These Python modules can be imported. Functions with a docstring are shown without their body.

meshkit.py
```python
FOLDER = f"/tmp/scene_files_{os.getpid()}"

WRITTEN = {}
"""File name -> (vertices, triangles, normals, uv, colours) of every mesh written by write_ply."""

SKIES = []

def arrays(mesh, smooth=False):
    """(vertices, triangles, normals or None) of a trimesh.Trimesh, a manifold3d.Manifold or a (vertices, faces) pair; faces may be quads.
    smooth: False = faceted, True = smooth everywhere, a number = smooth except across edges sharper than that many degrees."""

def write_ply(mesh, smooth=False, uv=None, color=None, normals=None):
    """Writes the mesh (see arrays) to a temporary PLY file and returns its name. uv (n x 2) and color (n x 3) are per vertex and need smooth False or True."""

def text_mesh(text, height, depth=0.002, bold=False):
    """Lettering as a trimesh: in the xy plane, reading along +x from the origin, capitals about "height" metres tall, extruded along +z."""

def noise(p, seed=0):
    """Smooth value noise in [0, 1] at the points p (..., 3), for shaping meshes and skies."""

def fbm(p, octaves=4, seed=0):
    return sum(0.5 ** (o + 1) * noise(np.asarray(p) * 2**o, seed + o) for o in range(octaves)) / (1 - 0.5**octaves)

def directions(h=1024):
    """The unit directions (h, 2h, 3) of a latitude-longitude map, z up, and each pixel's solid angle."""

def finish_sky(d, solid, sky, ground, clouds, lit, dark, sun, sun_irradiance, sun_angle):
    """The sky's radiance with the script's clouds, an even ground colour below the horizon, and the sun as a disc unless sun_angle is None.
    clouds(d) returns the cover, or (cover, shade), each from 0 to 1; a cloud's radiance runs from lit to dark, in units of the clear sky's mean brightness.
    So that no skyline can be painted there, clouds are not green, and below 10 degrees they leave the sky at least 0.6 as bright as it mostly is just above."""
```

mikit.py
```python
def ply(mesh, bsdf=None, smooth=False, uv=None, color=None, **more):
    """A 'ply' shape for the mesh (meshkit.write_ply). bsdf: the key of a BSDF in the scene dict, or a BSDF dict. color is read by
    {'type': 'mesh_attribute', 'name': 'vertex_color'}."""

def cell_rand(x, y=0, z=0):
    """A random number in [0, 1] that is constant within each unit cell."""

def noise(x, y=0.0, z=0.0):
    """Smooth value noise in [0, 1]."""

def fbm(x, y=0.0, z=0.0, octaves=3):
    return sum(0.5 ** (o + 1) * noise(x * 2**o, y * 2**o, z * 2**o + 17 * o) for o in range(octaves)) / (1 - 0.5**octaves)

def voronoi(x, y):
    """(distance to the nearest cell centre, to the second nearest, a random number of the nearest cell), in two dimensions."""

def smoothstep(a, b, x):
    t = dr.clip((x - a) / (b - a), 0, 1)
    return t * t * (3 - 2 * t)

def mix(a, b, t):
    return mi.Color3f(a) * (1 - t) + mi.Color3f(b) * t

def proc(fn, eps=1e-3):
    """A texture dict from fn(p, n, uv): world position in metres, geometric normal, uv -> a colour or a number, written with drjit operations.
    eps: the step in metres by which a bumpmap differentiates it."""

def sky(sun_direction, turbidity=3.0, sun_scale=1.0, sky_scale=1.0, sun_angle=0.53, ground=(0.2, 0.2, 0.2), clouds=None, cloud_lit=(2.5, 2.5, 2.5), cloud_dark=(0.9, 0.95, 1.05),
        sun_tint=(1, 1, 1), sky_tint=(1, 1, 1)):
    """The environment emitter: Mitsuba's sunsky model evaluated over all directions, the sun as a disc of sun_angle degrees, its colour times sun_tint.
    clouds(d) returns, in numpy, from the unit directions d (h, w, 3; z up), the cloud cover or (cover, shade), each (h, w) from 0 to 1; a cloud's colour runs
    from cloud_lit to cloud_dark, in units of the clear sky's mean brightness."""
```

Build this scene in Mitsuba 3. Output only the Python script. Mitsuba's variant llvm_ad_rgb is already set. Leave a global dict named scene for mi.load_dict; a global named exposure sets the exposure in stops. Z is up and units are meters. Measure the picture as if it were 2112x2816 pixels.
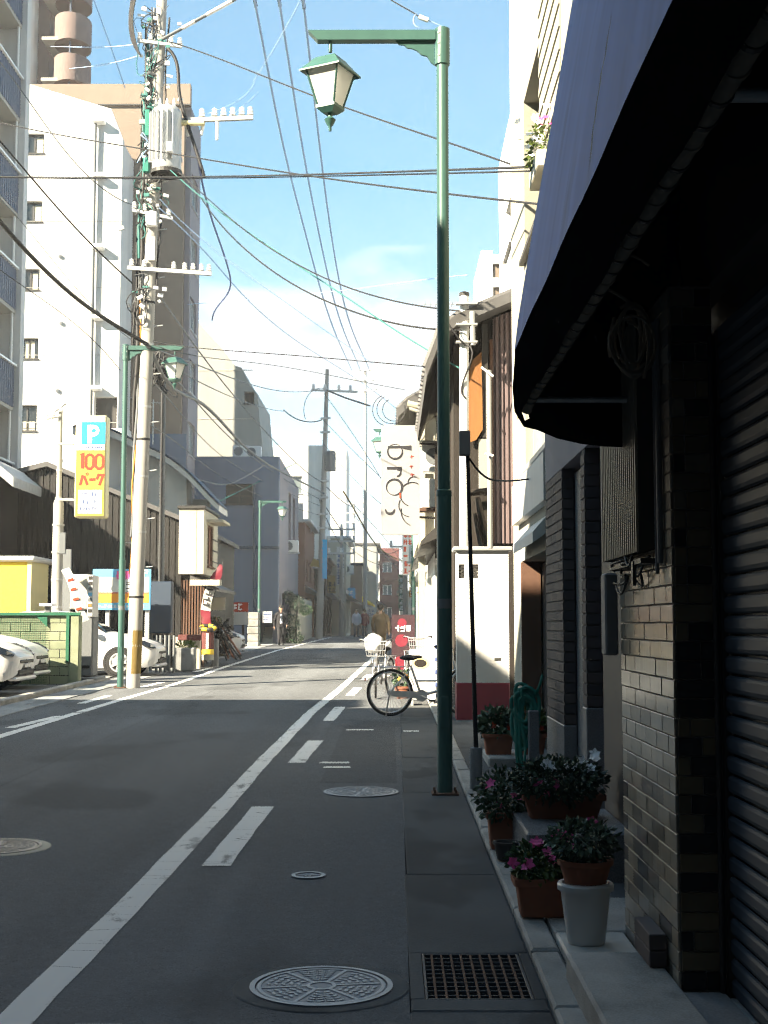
"""A narrow shopping street under a tangle of wires: shaded foreground, sunlit middle, shuttered shop on the right."""
import math, random
import numpy as np, trimesh, manifold3d as m3
import shapely, shapely.geometry as sg, shapely.affinity as sa
import drjit as dr, mitsuba as mi
import mikit, meshkit
from mikit import noise, fbm, voronoi, cell_rand, smoothstep, mix, proc

T = mi.ScalarTransform4f
scene, labels = {}, {}

# ------------------------------------------------------------------ camera, sky, exposure
scene['camera'] = {'type': 'perspective', 'fov': 31.9247, 'fov_axis': 'x', 'near_clip': 0.05, 'far_clip': 3000.0,
                   'to_world': T().look_at(origin=[0, 0, 1.5], target=[-0.05326, 9.96465, 2.33842], up=[0, 0, 1])}
SUN = (-1.60, -1.336, 1.15)


def cloud_cover(d):
    az = np.degrees(np.arctan2(d[..., 0], d[..., 1])); el = np.degrees(np.arcsin(np.clip(d[..., 2], -1, 1)))
    n = meshkit.fbm(np.stack([az * 0.16 + 181, el * 0.40, az * 0 + 3.1], -1), 5, 7)
    bank = np.clip(1 - np.abs(el - 11.5) / 4.5, 0, 1)
    cov = np.clip((n - 0.59 + 0.20 * bank) / 0.30, 0, 1) * (bank > 0)
    haze = 0.80 * np.clip((30 - el) / 30, 0, 1) ** 1.9
    return np.clip(np.maximum(cov * 0.85, np.maximum(haze, 0.12)), 0, 1), 0.1 * n


scene['sky'] = mikit.sky(SUN, turbidity=3.0, sun_scale=5.2, sun_tint=(0.89, 0.98, 1.10), sky_tint=(1.10, 2.15, 2.20), clouds=cloud_cover, cloud_lit=(2.7, 2.7, 2.7))
exposure = 1.82

# ------------------------------------------------------------------ materials
def flat(name, col, rough=0.6, **k):
    scene['mat_' + name] = {'type': 'twosided', 'bsdf': {'type': 'principled', 'base_color': {'type': 'rgb', 'value': list(col)}, 'roughness': rough, **k}}


def pro(name, fn, rough=0.8, bump=None, scale=0.002, eps=1e-3, **k):
    b = {'type': 'principled', 'base_color': proc(fn), 'roughness': rough, **k}
    if bump is not None:
        b = {'type': 'bumpmap', 'arbitrary': proc(bump, eps), 'scale': scale, 'bsdf': b}
    scene['mat_' + name] = {'type': 'twosided', 'bsdf': b}


def grime(c0, c1, s=1.0, streak=0.5, amount=0.6):
    """Two tones blended by broad noise, fine grain and vertical rain streaks."""
    def fn(p, n, uv):
        a = fbm(p.x * 0.9 * s + 3, p.y * 0.9 * s, p.z * 0.7 * s, 4)
        st = fbm((p.x + p.y) * 6.0 * s, p.z * 0.25 * s, 1.7, 3)
        g = noise(p.x * 60, p.y * 60, p.z * 60)
        t = dr.clip((a * (1 - streak) + st * streak - 0.35) * 1.8 * amount + (g - 0.5) * 0.18, 0, 1)
        return mix(c0, c1, t)
    return fn


def asphalt_col(p, n, uv):
    g = noise(p.x * 210, p.y * 210, 2.0)
    g2 = noise(p.x * 70, p.y * 70, 5.0)
    a = fbm(p.x * 0.35, p.y * 0.35, 0.3, 4)
    track = smoothstep(0.25, 0.0, dr.abs(dr.abs(p.x + 2.9) - 0.75) - 0.25)
    seam = smoothstep(0.012, 0.004, dr.abs(p.x + 3.35 + 0.05 * noise(p.y * 0.6, 1.0)))
    cw = dr.abs(fbm(p.x * 1.1, p.y * 1.1, 7.7, 3) - 0.5)
    crack = smoothstep(0.004, 0.001, cw) * smoothstep(0.48, 0.60, noise(p.x * 0.2, p.y * 0.2, 4.0))
    stain = smoothstep(0.60, 0.72, fbm(p.x * 0.9 + 11, p.y * 0.55, 2.1, 4))
    pale = smoothstep(0.55, 0.75, fbm(p.x * 2.3, p.y * 0.18, 6.1, 3))
    g3 = noise(p.x * 24, p.y * 24, 8.0) * noise(p.x * 55, p.y * 55, 3.0)
    v = 0.080 + 0.065 * (a - 0.4) + 0.030 * g3 + 0.085 * (g - 0.5) * g2 * 1.6 + 0.010 * track + 0.022 * pale
    v = v * (1 - 0.45 * seam) * (1 - 0.55 * crack) * (1 - 0.30 * stain)
    return mi.Color3f(v * 0.92, v * 0.98, v * 1.06)


def asphalt_bump(p, n, uv):
    return noise(p.x * 130, p.y * 130, 1.0) + 0.6 * noise(p.x * 48, p.y * 48, 9.0)


pro('asphalt', asphalt_col, 0.85, asphalt_bump, 0.0035, 2e-3)


def concrete_col(p, n, uv):
    g = noise(p.x * 150, p.y * 150, p.z * 150)
    a = fbm(p.x * 1.6, p.y * 1.6, p.z * 1.6, 4)
    st = smoothstep(0.56, 0.70, fbm(p.x * 3.1 + 9, p.y * 1.2, p.z * 2, 3))
    v = 0.20 + 0.16 * (a - 0.45) + 0.05 * (g - 0.5)
    v = v * (1 - 0.38 * st)
    return mi.Color3f(v * 0.96, v, v * 1.03)


pro('concrete', concrete_col, 0.88, lambda p, n, uv: noise(p.x * 90, p.y * 90, p.z * 90) + 2 * noise(p.x * 14, p.y * 14, p.z * 14), 0.0025, 2e-3)
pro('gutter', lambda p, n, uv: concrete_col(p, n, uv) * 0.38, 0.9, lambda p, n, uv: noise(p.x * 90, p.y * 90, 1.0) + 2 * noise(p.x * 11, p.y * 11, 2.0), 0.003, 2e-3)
pro('kerbstone', lambda p, n, uv: mix((0.34, 0.33, 0.31), (0.17, 0.17, 0.16), dr.clip(fbm(p.x * 5, p.y * 4, p.z * 5, 4) * 1.7 - 0.45 + 0.5 * (noise(p.x * 190, p.y * 190, p.z * 190) - 0.5), 0, 1)), 0.8)
pro('granite', lambda p, n, uv: mix((0.095, 0.105, 0.115), (0.21, 0.22, 0.23), smoothstep(0.45, 0.62, noise(p.x * 320, p.y * 320, p.z * 320)) * 0.6 + 0.3 * fbm(p.x * 9, p.y * 9, p.z * 9, 3)), 0.35)
pro('marble', lambda p, n, uv: mix((0.52, 0.51, 0.48), (0.30, 0.29, 0.27), dr.clip(fbm(p.x * 6, p.y * 5, p.z * 6, 4) * 2.0 - 0.65, 0, 1)), 0.5)


def paint_col(p, n, uv):
    w = fbm(p.x * 7, p.y * 3, 0.5, 4)
    g = noise(p.x * 120, p.y * 120, 3.0)
    c = dr.abs(noise(p.x * 1.3, p.y * 7.0, 2.2) - 0.5)
    crack = smoothstep(0.012, 0.003, c)
    worn = dr.clip(smoothstep(0.62, 0.74, w + 0.10 * (g - 0.5)) * 0.75 + crack * 0.75, 0, 1)
    return mix((0.60, 0.60, 0.585), (0.09, 0.09, 0.088), worn)


pro('road_paint', paint_col, 0.7)
pro('white_plaster', grime((0.56, 0.56, 0.545), (0.40, 0.395, 0.38), 0.5, 0.75, 0.9), 0.8)
pro('cream_plaster', grime((0.44, 0.415, 0.34), (0.31, 0.29, 0.235), 0.8, 0.6, 0.7), 0.8)
pro('cream_siding', grime((0.27, 0.262, 0.222), (0.20, 0.193, 0.162), 0.8, 0.6, 0.7), 0.8)
pro('white_panel', grime((0.52, 0.52, 0.51), (0.40, 0.395, 0.385), 1.3, 0.5, 0.5), 0.5)
pro('red_panel', grime((0.20, 0.030, 0.045), (0.13, 0.022, 0.034), 1.5, 0.6, 0.7), 0.5)
pro('brown_tile', grime((0.185, 0.143, 0.112), (0.145, 0.112, 0.088), 0.6, 0.4, 0.7), 0.7)
pro('grey_wall', grime((0.27, 0.275, 0.26), (0.19, 0.195, 0.185), 0.5, 0.6, 0.7), 0.8)
pro('blue_wall', grime((0.105, 0.135, 0.195), (0.08, 0.105, 0.155), 0.5, 0.7, 0.7), 0.75)
pro('lilac_wall', grime((0.21, 0.195, 0.215), (0.16, 0.15, 0.165), 0.6, 0.6, 0.7), 0.8)
pro('dark_metal_sheet', grime((0.0095, 0.0085, 0.0085), (0.0065, 0.006, 0.006), 0.8, 0.7, 0.8), 0.55)
pro('pink_sheet', grime((0.15, 0.112, 0.115), (0.10, 0.076, 0.080), 1.2, 0.8, 0.8), 0.55)
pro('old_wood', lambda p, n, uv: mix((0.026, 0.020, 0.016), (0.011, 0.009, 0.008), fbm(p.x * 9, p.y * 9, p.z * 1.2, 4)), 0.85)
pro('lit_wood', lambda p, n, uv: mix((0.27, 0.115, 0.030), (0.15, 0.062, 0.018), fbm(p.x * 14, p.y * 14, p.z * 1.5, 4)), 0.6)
pro('roof_tile', lambda p, n, uv: mix((0.10, 0.10, 0.105), (0.055, 0.052, 0.05), fbm(p.x * 3, p.y * 3, p.z * 3, 4)), 0.55)
pro('pole_concrete', lambda p, n, uv: mix((0.40, 0.39, 0.365), (0.26, 0.255, 0.24), dr.clip(fbm(p.x * 5, p.y * 5, p.z * 0.5, 4) * 1.5 - 0.25 + 0.2 * (noise(p.x * 80, p.y * 80, p.z * 80) - 0.5), 0, 1)), 0.85)
pro('green_paint', lambda p, n, uv: mix((0.046, 0.118, 0.102), (0.033, 0.088, 0.079), dr.clip(fbm(p.x * 8, p.y * 8, p.z * 1.1, 4) * 1.6 - 0.3, 0, 1)), 0.42)
pro('galvanised', lambda p, n, uv: mix((0.52, 0.53, 0.53), (0.36, 0.37, 0.37), fbm(p.x * 11, p.y * 11, p.z * 6, 3)), 0.45, metallic=0.35)
pro('block_wall', lambda p, n, uv: mix((0.26, 0.28, 0.19), (0.17, 0.195, 0.125), dr.clip(fbm(p.x * 3, p.y * 3, p.z * 3, 4) * 1.7 - 0.35, 0, 1)), 0.9)
pro('terracotta', lambda p, n, uv: mix((0.27, 0.095, 0.048), (0.17, 0.06, 0.034), fbm(p.x * 16, p.y * 16, p.z * 16, 3)), 0.75)


def awning_col(p, n, uv):
    st = fbm(p.y * 5.0, p.z * 0.35, 0.4, 4)
    s2 = smoothstep(0.55, 0.72, fbm(p.y * 3.0 + 4, p.z * 0.9, 2.4, 4))
    crackline = dr.abs(p.y - 2.60 * 1.336 - 0.07 * fbm(p.z * 5, 2.0) - 0.03 * noise(p.z * 24, 1.0))
    tear = smoothstep(0.022, 0.008, crackline) * smoothstep(2.70, 2.78, p.z) * smoothstep(3.18, 3.06, p.z) * smoothstep(0.44, 0.56, noise(p.z * 3.2, 8.0) + 0.25 * noise(p.z * 17, 3.0))
    c = mix((0.185, 0.275, 0.60), (0.135, 0.205, 0.46), dr.clip(st * 1.6 - 0.3, 0, 1))
    c = mix(c, (0.10, 0.13, 0.20), s2 * 0.5)
    return mix(c, (0.045, 0.055, 0.05), tear * 0.85)


pro('awning_blue', awning_col, 0.7)
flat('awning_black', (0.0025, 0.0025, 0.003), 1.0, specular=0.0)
flat('black', (0.012, 0.012, 0.013), 0.55)
flat('cable_black', (0.018, 0.018, 0.020), 0.6)
flat('cable_grey', (0.13, 0.14, 0.15), 0.6)
flat('cable_green', (0.035, 0.16, 0.15), 0.6)
flat('cable_blue', (0.30, 0.42, 0.60), 0.6)
flat('tyre', (0.018, 0.018, 0.019), 0.8)
flat('chrome', (0.72, 0.72, 0.72), 0.25, metallic=0.9)
flat('silver_paint', (0.55, 0.56, 0.57), 0.35, metallic=0.5)
flat('white_paint', (0.80, 0.80, 0.79), 0.35)
flat('white_plastic', (0.70, 0.70, 0.68), 0.5)
flat('car_white', (0.60, 0.60, 0.60), 0.18, clearcoat=0.8, clearcoat_gloss=0.9)
flat('glass_dark', (0.020, 0.024, 0.028), 0.08, specular=0.7)
flat('glass_pale', (0.13, 0.16, 0.17), 0.10, specular=0.7)
flat('curtain', (0.45, 0.42, 0.33), 0.8)
scene['mat_lamp_glass'] = {'type': 'principledthin', 'base_color': {'type': 'rgb', 'value': [0.80, 0.80, 0.78]}, 'roughness': 0.35, 'diff_trans': 1.1, 'eta': 1.3}
flat('frame_dark', (0.035, 0.033, 0.032), 0.5)
flat('frame_alu', (0.42, 0.43, 0.43), 0.4, metallic=0.4)
flat('yellow', (0.78, 0.56, 0.045), 0.5)
flat('sign_cream', (0.62, 0.55, 0.30), 0.45)
flat('sign_yellow', (0.50, 0.31, 0.055), 0.45)
flat('sign_blue', (0.020, 0.36, 0.66), 0.45)
flat('sign_lightblue', (0.12, 0.38, 0.62), 0.5)
flat('sign_red', (0.45, 0.040, 0.012), 0.5)
flat('crimson', (0.17, 0.010, 0.026), 0.6)
flat('pink', (0.62, 0.075, 0.26), 0.6)
flat('orange', (0.75, 0.30, 0.04), 0.6)
flat('dark_tile', (0.045, 0.042, 0.042), 0.6)
flat('manhole_iron', (0.15, 0.16, 0.185), 0.5, metallic=0.3)
flat('maroon', (0.030, 0.009, 0.015), 0.7)
flat('navy', (0.028, 0.045, 0.075), 0.55)
flat('ink', (0.02, 0.02, 0.025), 0.6)
flat('ink_blue', (0.06, 0.09, 0.22), 0.6)
flat('soil', (0.022, 0.016, 0.011), 0.95)
flat('iron', (0.21, 0.22, 0.24), 0.42, metallic=0.6)
flat('iron_dark', (0.035, 0.037, 0.042), 0.6)
flat('rust', (0.105, 0.055, 0.036), 0.85)
flat('shutter_grey', (0.032, 0.046, 0.064), 0.6)
flat('grout', (0.055, 0.052, 0.048), 0.95)
flat('grout_pale', (0.23, 0.21, 0.185), 0.95)
flat('net_green', (0.012, 0.10, 0.055), 0.8)
flat('hose_green', (0.014, 0.17, 0.13), 0.5)
flat('skin', (0.46, 0.28, 0.20), 0.6)
flat('hair', (0.012, 0.010, 0.009), 0.6)
flat('suit_black', (0.012, 0.012, 0.016), 0.8)
flat('shirt_white', (0.60, 0.60, 0.66), 0.8)
flat('jacket_tan', (0.155, 0.105, 0.058), 0.85)
flat('trousers_tan', (0.19, 0.14, 0.085), 0.85)
flat('rope', (0.20, 0.17, 0.13), 0.9)
flat('rail_blue', (0.075, 0.085, 0.125), 0.5)
flat('concrete_shade', (0.34, 0.33, 0.30), 0.85)
flat('pinkish_concrete', (0.175, 0.13, 0.12), 0.85)
flat('brick_red', (0.115, 0.036, 0.034), 0.85)
flat('salmon', (0.24, 0.12, 0.085), 0.85)
flat('ochre', (0.20, 0.14, 0.04), 0.8)
flat('cream_metal', (0.17, 0.158, 0.122), 0.5)
flat('sign_white', (0.30, 0.30, 0.31), 0.5)
flat('pot_white', (0.55, 0.55, 0.53), 0.35)
for i, c in enumerate([(0.028, 0.060, 0.026), (0.040, 0.085, 0.030), (0.022, 0.047, 0.028), (0.060, 0.100, 0.055), (0.10, 0.15, 0.10), (0.075, 0.11, 0.022)]):
    scene['mat_leaf_%d' % i] = {'type': 'twosided', 'bsdf': {'type': 'principled', 'base_color': {'type': 'rgb', 'value': list(c)}, 'roughness': 0.45}}
for i, c in enumerate([(0.34, 0.30, 0.235), (0.27, 0.235, 0.18), (0.185, 0.165, 0.135), (0.40, 0.36, 0.29), (0.095, 0.088, 0.078), (0.020, 0.018, 0.018)]):
    pro('pillar_tile_%d' % i, grime(c, tuple(x * 0.72 for x in c), 6.0, 0.5, 0.9), 0.16, specular=0.8)
for i, c in enumerate([(0.15, 0.115, 0.065), (0.10, 0.078, 0.045), (0.012, 0.011, 0.011), (0.17, 0.145, 0.10)]):
    flat('front_tile_%d' % i, c, 0.4)
for i, c in enumerate([(0.058, 0.047, 0.050), (0.046, 0.038, 0.043), (0.068, 0.055, 0.054), (0.038, 0.034, 0.039)]):
    flat('brick_%d' % i, c, 0.7)

# ------------------------------------------------------------------ helpers
def gz(y):
    """The street climbs gently to a crest about 57 m ahead and then dips."""
    return 0.01385 * y if y <= 57 else 0.01385 * 57 - 0.004 * (y - 57)


def numbered(name):
    if not any(k == name or k.startswith(name + '__') for k in taken):
        taken.add(name); return name
    i = 1
    while '%s_%03d' % (name, i) in taken:
        i += 1
    taken.add('%s_%03d' % (name, i))
    return '%s_%03d' % (name, i)


taken = set()


def thing(name, label, cat, group=None, kind=None):
    key = numbered(name)
    labels[key] = {'label': label, 'category': cat}
    if group: labels[key]['group'] = group
    return key


class MB:
    """Collects shapes into one mesh."""
    def __init__(self): self.v, self.f, self.n = [], [], 0

    def raw(self, v, f):
        v = np.asarray(v, float); f = np.asarray(f, int)
        if len(v) == 0: return self
        if f.shape[1] == 4: f = np.vstack([f[:, [0, 1, 2]], f[:, [0, 2, 3]]])
        self.v.append(v); self.f.append(f + self.n); self.n += len(v)
        return self

    def mesh(self, m, M=None):
        v = np.array(m.vertices)
        if M is not None: v = v @ np.asarray(M)[:3, :3].T + np.asarray(M)[:3, 3]
        return self.raw(v, np.array(m.faces))

    def box(self, x0, x1, y0, y1, z0, z1):
        x0, x1, y0, y1, z0, z1 = min(x0, x1), max(x0, x1), min(y0, y1), max(y0, y1), min(z0, z1), max(z0, z1)
        v = [(x, y, z) for x in (x0, x1) for y in (y0, y1) for z in (z0, z1)]
        f = [(0, 1, 3, 2), (4, 6, 7, 5), (0, 4, 5, 1), (2, 3, 7, 6), (0, 2, 6, 4), (1, 5, 7, 3)]
        return self.raw(v, f)

    def bevel(self, x0, x1, y0, y1, z0, z1, b=0.01):
        """A box with chamfered edges."""
        b = min(b, (x1 - x0) / 2.1, (y1 - y0) / 2.1, (z1 - z0) / 2.1)
        p = []
        for x, sx in ((x0, 1), (x1, -1)):
            for y, sy in ((y0, 1), (y1, -1)):
                for z, sz in ((z0, 1), (z1, -1)):
                    p += [(x, y + sy * b, z + sz * b), (x + sx * b, y, z + sz * b), (x + sx * b, y + sy * b, z)]
        h = trimesh.convex.convex_hull(np.array(p))
        return self.mesh(h)

    def obox(self, c, size, ax=(1, 0, 0), up=(0, 0, 1)):
        """A box centred at c whose local x is ax and local z is near up."""
        a = np.asarray(ax, float); a /= np.linalg.norm(a)
        y = np.cross(up, a); y /= np.linalg.norm(y); z = np.cross(a, y)
        s = np.asarray(size, float) / 2
        v = [np.asarray(c) + a * i * s[0] + y * j * s[1] + z * k * s[2] for i in (-1, 1) for j in (-1, 1) for k in (-1, 1)]
        return self.raw(v, [(0, 1, 3, 2), (4, 6, 7, 5), (0, 4, 5, 1), (2, 3, 7, 6), (0, 2, 6, 4), (1, 5, 7, 3)])

    def tube(self, pts, r, n=8, cap=True):
        p = np.asarray(pts, float); k = len(p)
        r = np.broadcast_to(np.asarray(r, float), (k,))
        t = np.gradient(p, axis=0) if k > 2 else np.array([p[1] - p[0]] * 2)
        t /= np.linalg.norm(t, axis=1, keepdims=True) + 1e-12
        a = np.cross(t[0], [0, 0, 1.0] if abs(t[0][2]) < 0.9 else [1.0, 0, 0]); a /= np.linalg.norm(a)
        ring, ang = [], np.arange(n) * 2 * np.pi / n
        for i in range(k):
            a = a - t[i] * (a @ t[i]); a /= np.linalg.norm(a) + 1e-12
            b = np.cross(t[i], a)
            ring.append(p[i] + r[i] * (np.cos(ang)[:, None] * a + np.sin(ang)[:, None] * b))
        v = np.vstack(ring); f = []
        for i in range(k - 1):
            for j in range(n):
                f.append((i * n + j, i * n + (j + 1) % n, (i + 1) * n + (j + 1) % n, (i + 1) * n + j))
        f = np.array(f); f = np.vstack([f[:, [0, 1, 2]], f[:, [0, 2, 3]]])
        if cap:
            v = np.vstack([v, p[:1], p[-1:]]); c0, c1 = k * n, k * n + 1
            f = np.vstack([f, [(c0, (j + 1) % n, j) for j in range(n)], [(c1, (k - 1) * n + j, (k - 1) * n + (j + 1) % n) for j in range(n)]])
        return self.raw(v, f)

    def lathe(self, prof, loc=(0, 0, 0), n=24, M=None):
        """prof: (radius, z) pairs from the bottom up; turned about z."""
        prof = np.asarray(prof, float); k = len(prof); ang = np.arange(n) * 2 * np.pi / n
        v = np.array([(r * math.cos(a), r * math.sin(a), z) for r, z in prof for a in ang]); f = []
        for i in range(k - 1):
            for j in range(n):
                f.append((i * n + j, i * n + (j + 1) % n, (i + 1) * n + (j + 1) % n, (i + 1) * n + j))
        f = np.array(f)
        if M is not None: v = v @ np.asarray(M)[:3, :3].T + np.asarray(M)[:3, 3]
        return self.raw(v + np.asarray(loc), f)

    def ball(self, c, r, sub=2):
        s = trimesh.creation.icosphere(subdivisions=sub)
        return self.raw(s.vertices * np.asarray(r) + np.asarray(c), s.faces)

    def poly(self, shape, depth, O=(0, 0, 0), ex=(1, 0, 0), ez=(0, 0, 1), d0=0.0):
        """A shapely outline in the plane (ex, ez) through O, extruded by depth along ex x ez starting at d0 (towards the viewer of that face)."""
        ex, ez = np.asarray(ex, float), np.asarray(ez, float); nn = np.cross(ex, ez)
        for g in getattr(shape, 'geoms', [shape]):
            if g.is_empty or g.area < 1e-9: continue
            m = trimesh.creation.extrude_polygon(g, depth, engine='earcut')
            v = np.array(m.vertices)
            self.raw(np.asarray(O) + v[:, :1] * ex + v[:, 1:2] * ez + (v[:, 2:] + d0) * nn, m.faces)
        return self

    def get(self, M=None):
        v = np.vstack(self.v); f = np.vstack(self.f)
        if M is not None: v = v @ np.asarray(M)[:3, :3].T + np.asarray(M)[:3, 3]
        return trimesh.Trimesh(v, f, process=False)


# The builders below give distances along the street (y) in units of DEEP metres. put() stretches what is laid out along the street
# (ground, buildings, wires) and only moves the things that have a shape of their own.
DEEP = 1.3364
RIGID = ('manhole_cover street_lamp lamp_feed_insulator utility_pole steel_pole sign_pole service_pole service_mast thin_mast parked_car person bicycle '
         'white_signboard maroon_banner flower_pot street_banner planter white_pot terracotta_bowl small_dark_pot terracotta_pot granite_post green_hose parking_sign '
         'ticket_machine flower_box air_conditioner hanging_sign projecting_sign aerial stone_bollard striped_post striped_ring shop_flag red_striped_banner '
         'trough_planter rope_coil gate_pier shrub cable_loop basket_bag').split()
moved = {}


def put(name, mb, mat, parent=None, smooth=False, label=None, kind=None, **k):
    """One entry of the scene."""
    key = numbered(parent + '__' + name if parent else name)
    m = mb.get() if isinstance(mb, MB) else mb
    m = trimesh.Trimesh(np.array(m.vertices), np.array(m.faces), process=False)
    top = key.split('__')[0]
    kindname = top[:-4] if top[-4:-3] == '_' and top[-3:].isdigit() else top
    if kindname in RIGID:
        if top not in moved: moved[top] = (DEEP - 1) * (m.bounds[0, 1] + m.bounds[1, 1]) / 2
        m.vertices[:, 1] += moved[top]
    else:
        m.vertices[:, 1] *= DEEP
    scene[key] = mikit.ply(m, 'mat_' + mat, smooth=smooth, **k)
    lab = {}
    if label: lab['label'] = label
    if kind: lab['kind'] = kind
    if lab: labels[key] = {**labels.get(key, {}), **lab}
    return key


def solo(name, label, cat, mb, mat, smooth=False, group=None):
    key = put(name, mb, mat, None, smooth)
    labels[key] = {'label': label, 'category': cat}
    if group: labels[key]['group'] = group
    return key


def struct(name, mb, mat, smooth=False, parent=None, kind='structure'):
    key = put(name, mb, mat, parent, smooth)
    if not parent: labels[key] = {'kind': kind}
    return key


def rot(ax, deg):
    return trimesh.transformations.rotation_matrix(math.radians(deg), ax)


def xf(loc, rz=0.0, s=1.0):
    M = rot([0, 0, 1], rz); M[:3, :3] *= s; M[:3, 3] = loc
    return M


def sag(a, b, s, n=14):
    a, b = np.asarray(a, float), np.asarray(b, float); t = np.linspace(0, 1, n)[:, None]
    p = a + (b - a) * t; p[:, 2] -= (4 * s * t * (1 - t))[:, 0]
    return p


def curve(pts, n=24):
    """A smooth curve through the points."""
    from scipy.interpolate import CubicSpline
    p = np.asarray(pts, float); d = np.r_[0, np.cumsum(np.linalg.norm(np.diff(p, axis=0), axis=1))]
    return CubicSpline(d, p, axis=0)(np.linspace(0, d[-1], n))


def stroke(pts, w):
    return sg.LineString(pts).buffer(w / 2, cap_style='flat', join_style='mitre')


def strokes(lines, w):
    return shapely.union_all([stroke(l, w) for l in lines])


UP = np.array([0, 0, 1.0])
NEAR = np.array([1.0, 0, 0])      # ex of a wall that faces back down the street
LEFTW = np.array([0, 1.0, 0])     # ex of a wall on the left side that faces the street
RIGHTW = np.array([0, -1.0, 0])   # ex of a wall on the right side that faces the street


def wallbox(mb, O, ex, x0, x1, z0, z1, d0, d1):
    """A box on a wall: x along ex, z up, d outwards."""
    O, ex = np.asarray(O, float), np.asarray(ex, float); nn = np.cross(ex, UP)
    v = [O + ex * x + UP * z + nn * d for x in (x0, x1) for d in (d0, d1) for z in (z0, z1)]
    return mb.raw(v, [(0, 1, 3, 2), (4, 6, 7, 5), (0, 4, 5, 1), (2, 3, 7, 6), (0, 2, 6, 4), (1, 5, 7, 3)])


def wallsheet(mb, O, ex, outline, holes, t):
    """A wall of the given outline with openings, t thick inwards."""
    s = sg.Polygon(outline)
    for (x0, z0, x1, z1) in holes: s = s.difference(sg.box(x0, z0, x1, z1))
    return mb.poly(s, t, O, ex, UP, -t)


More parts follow.
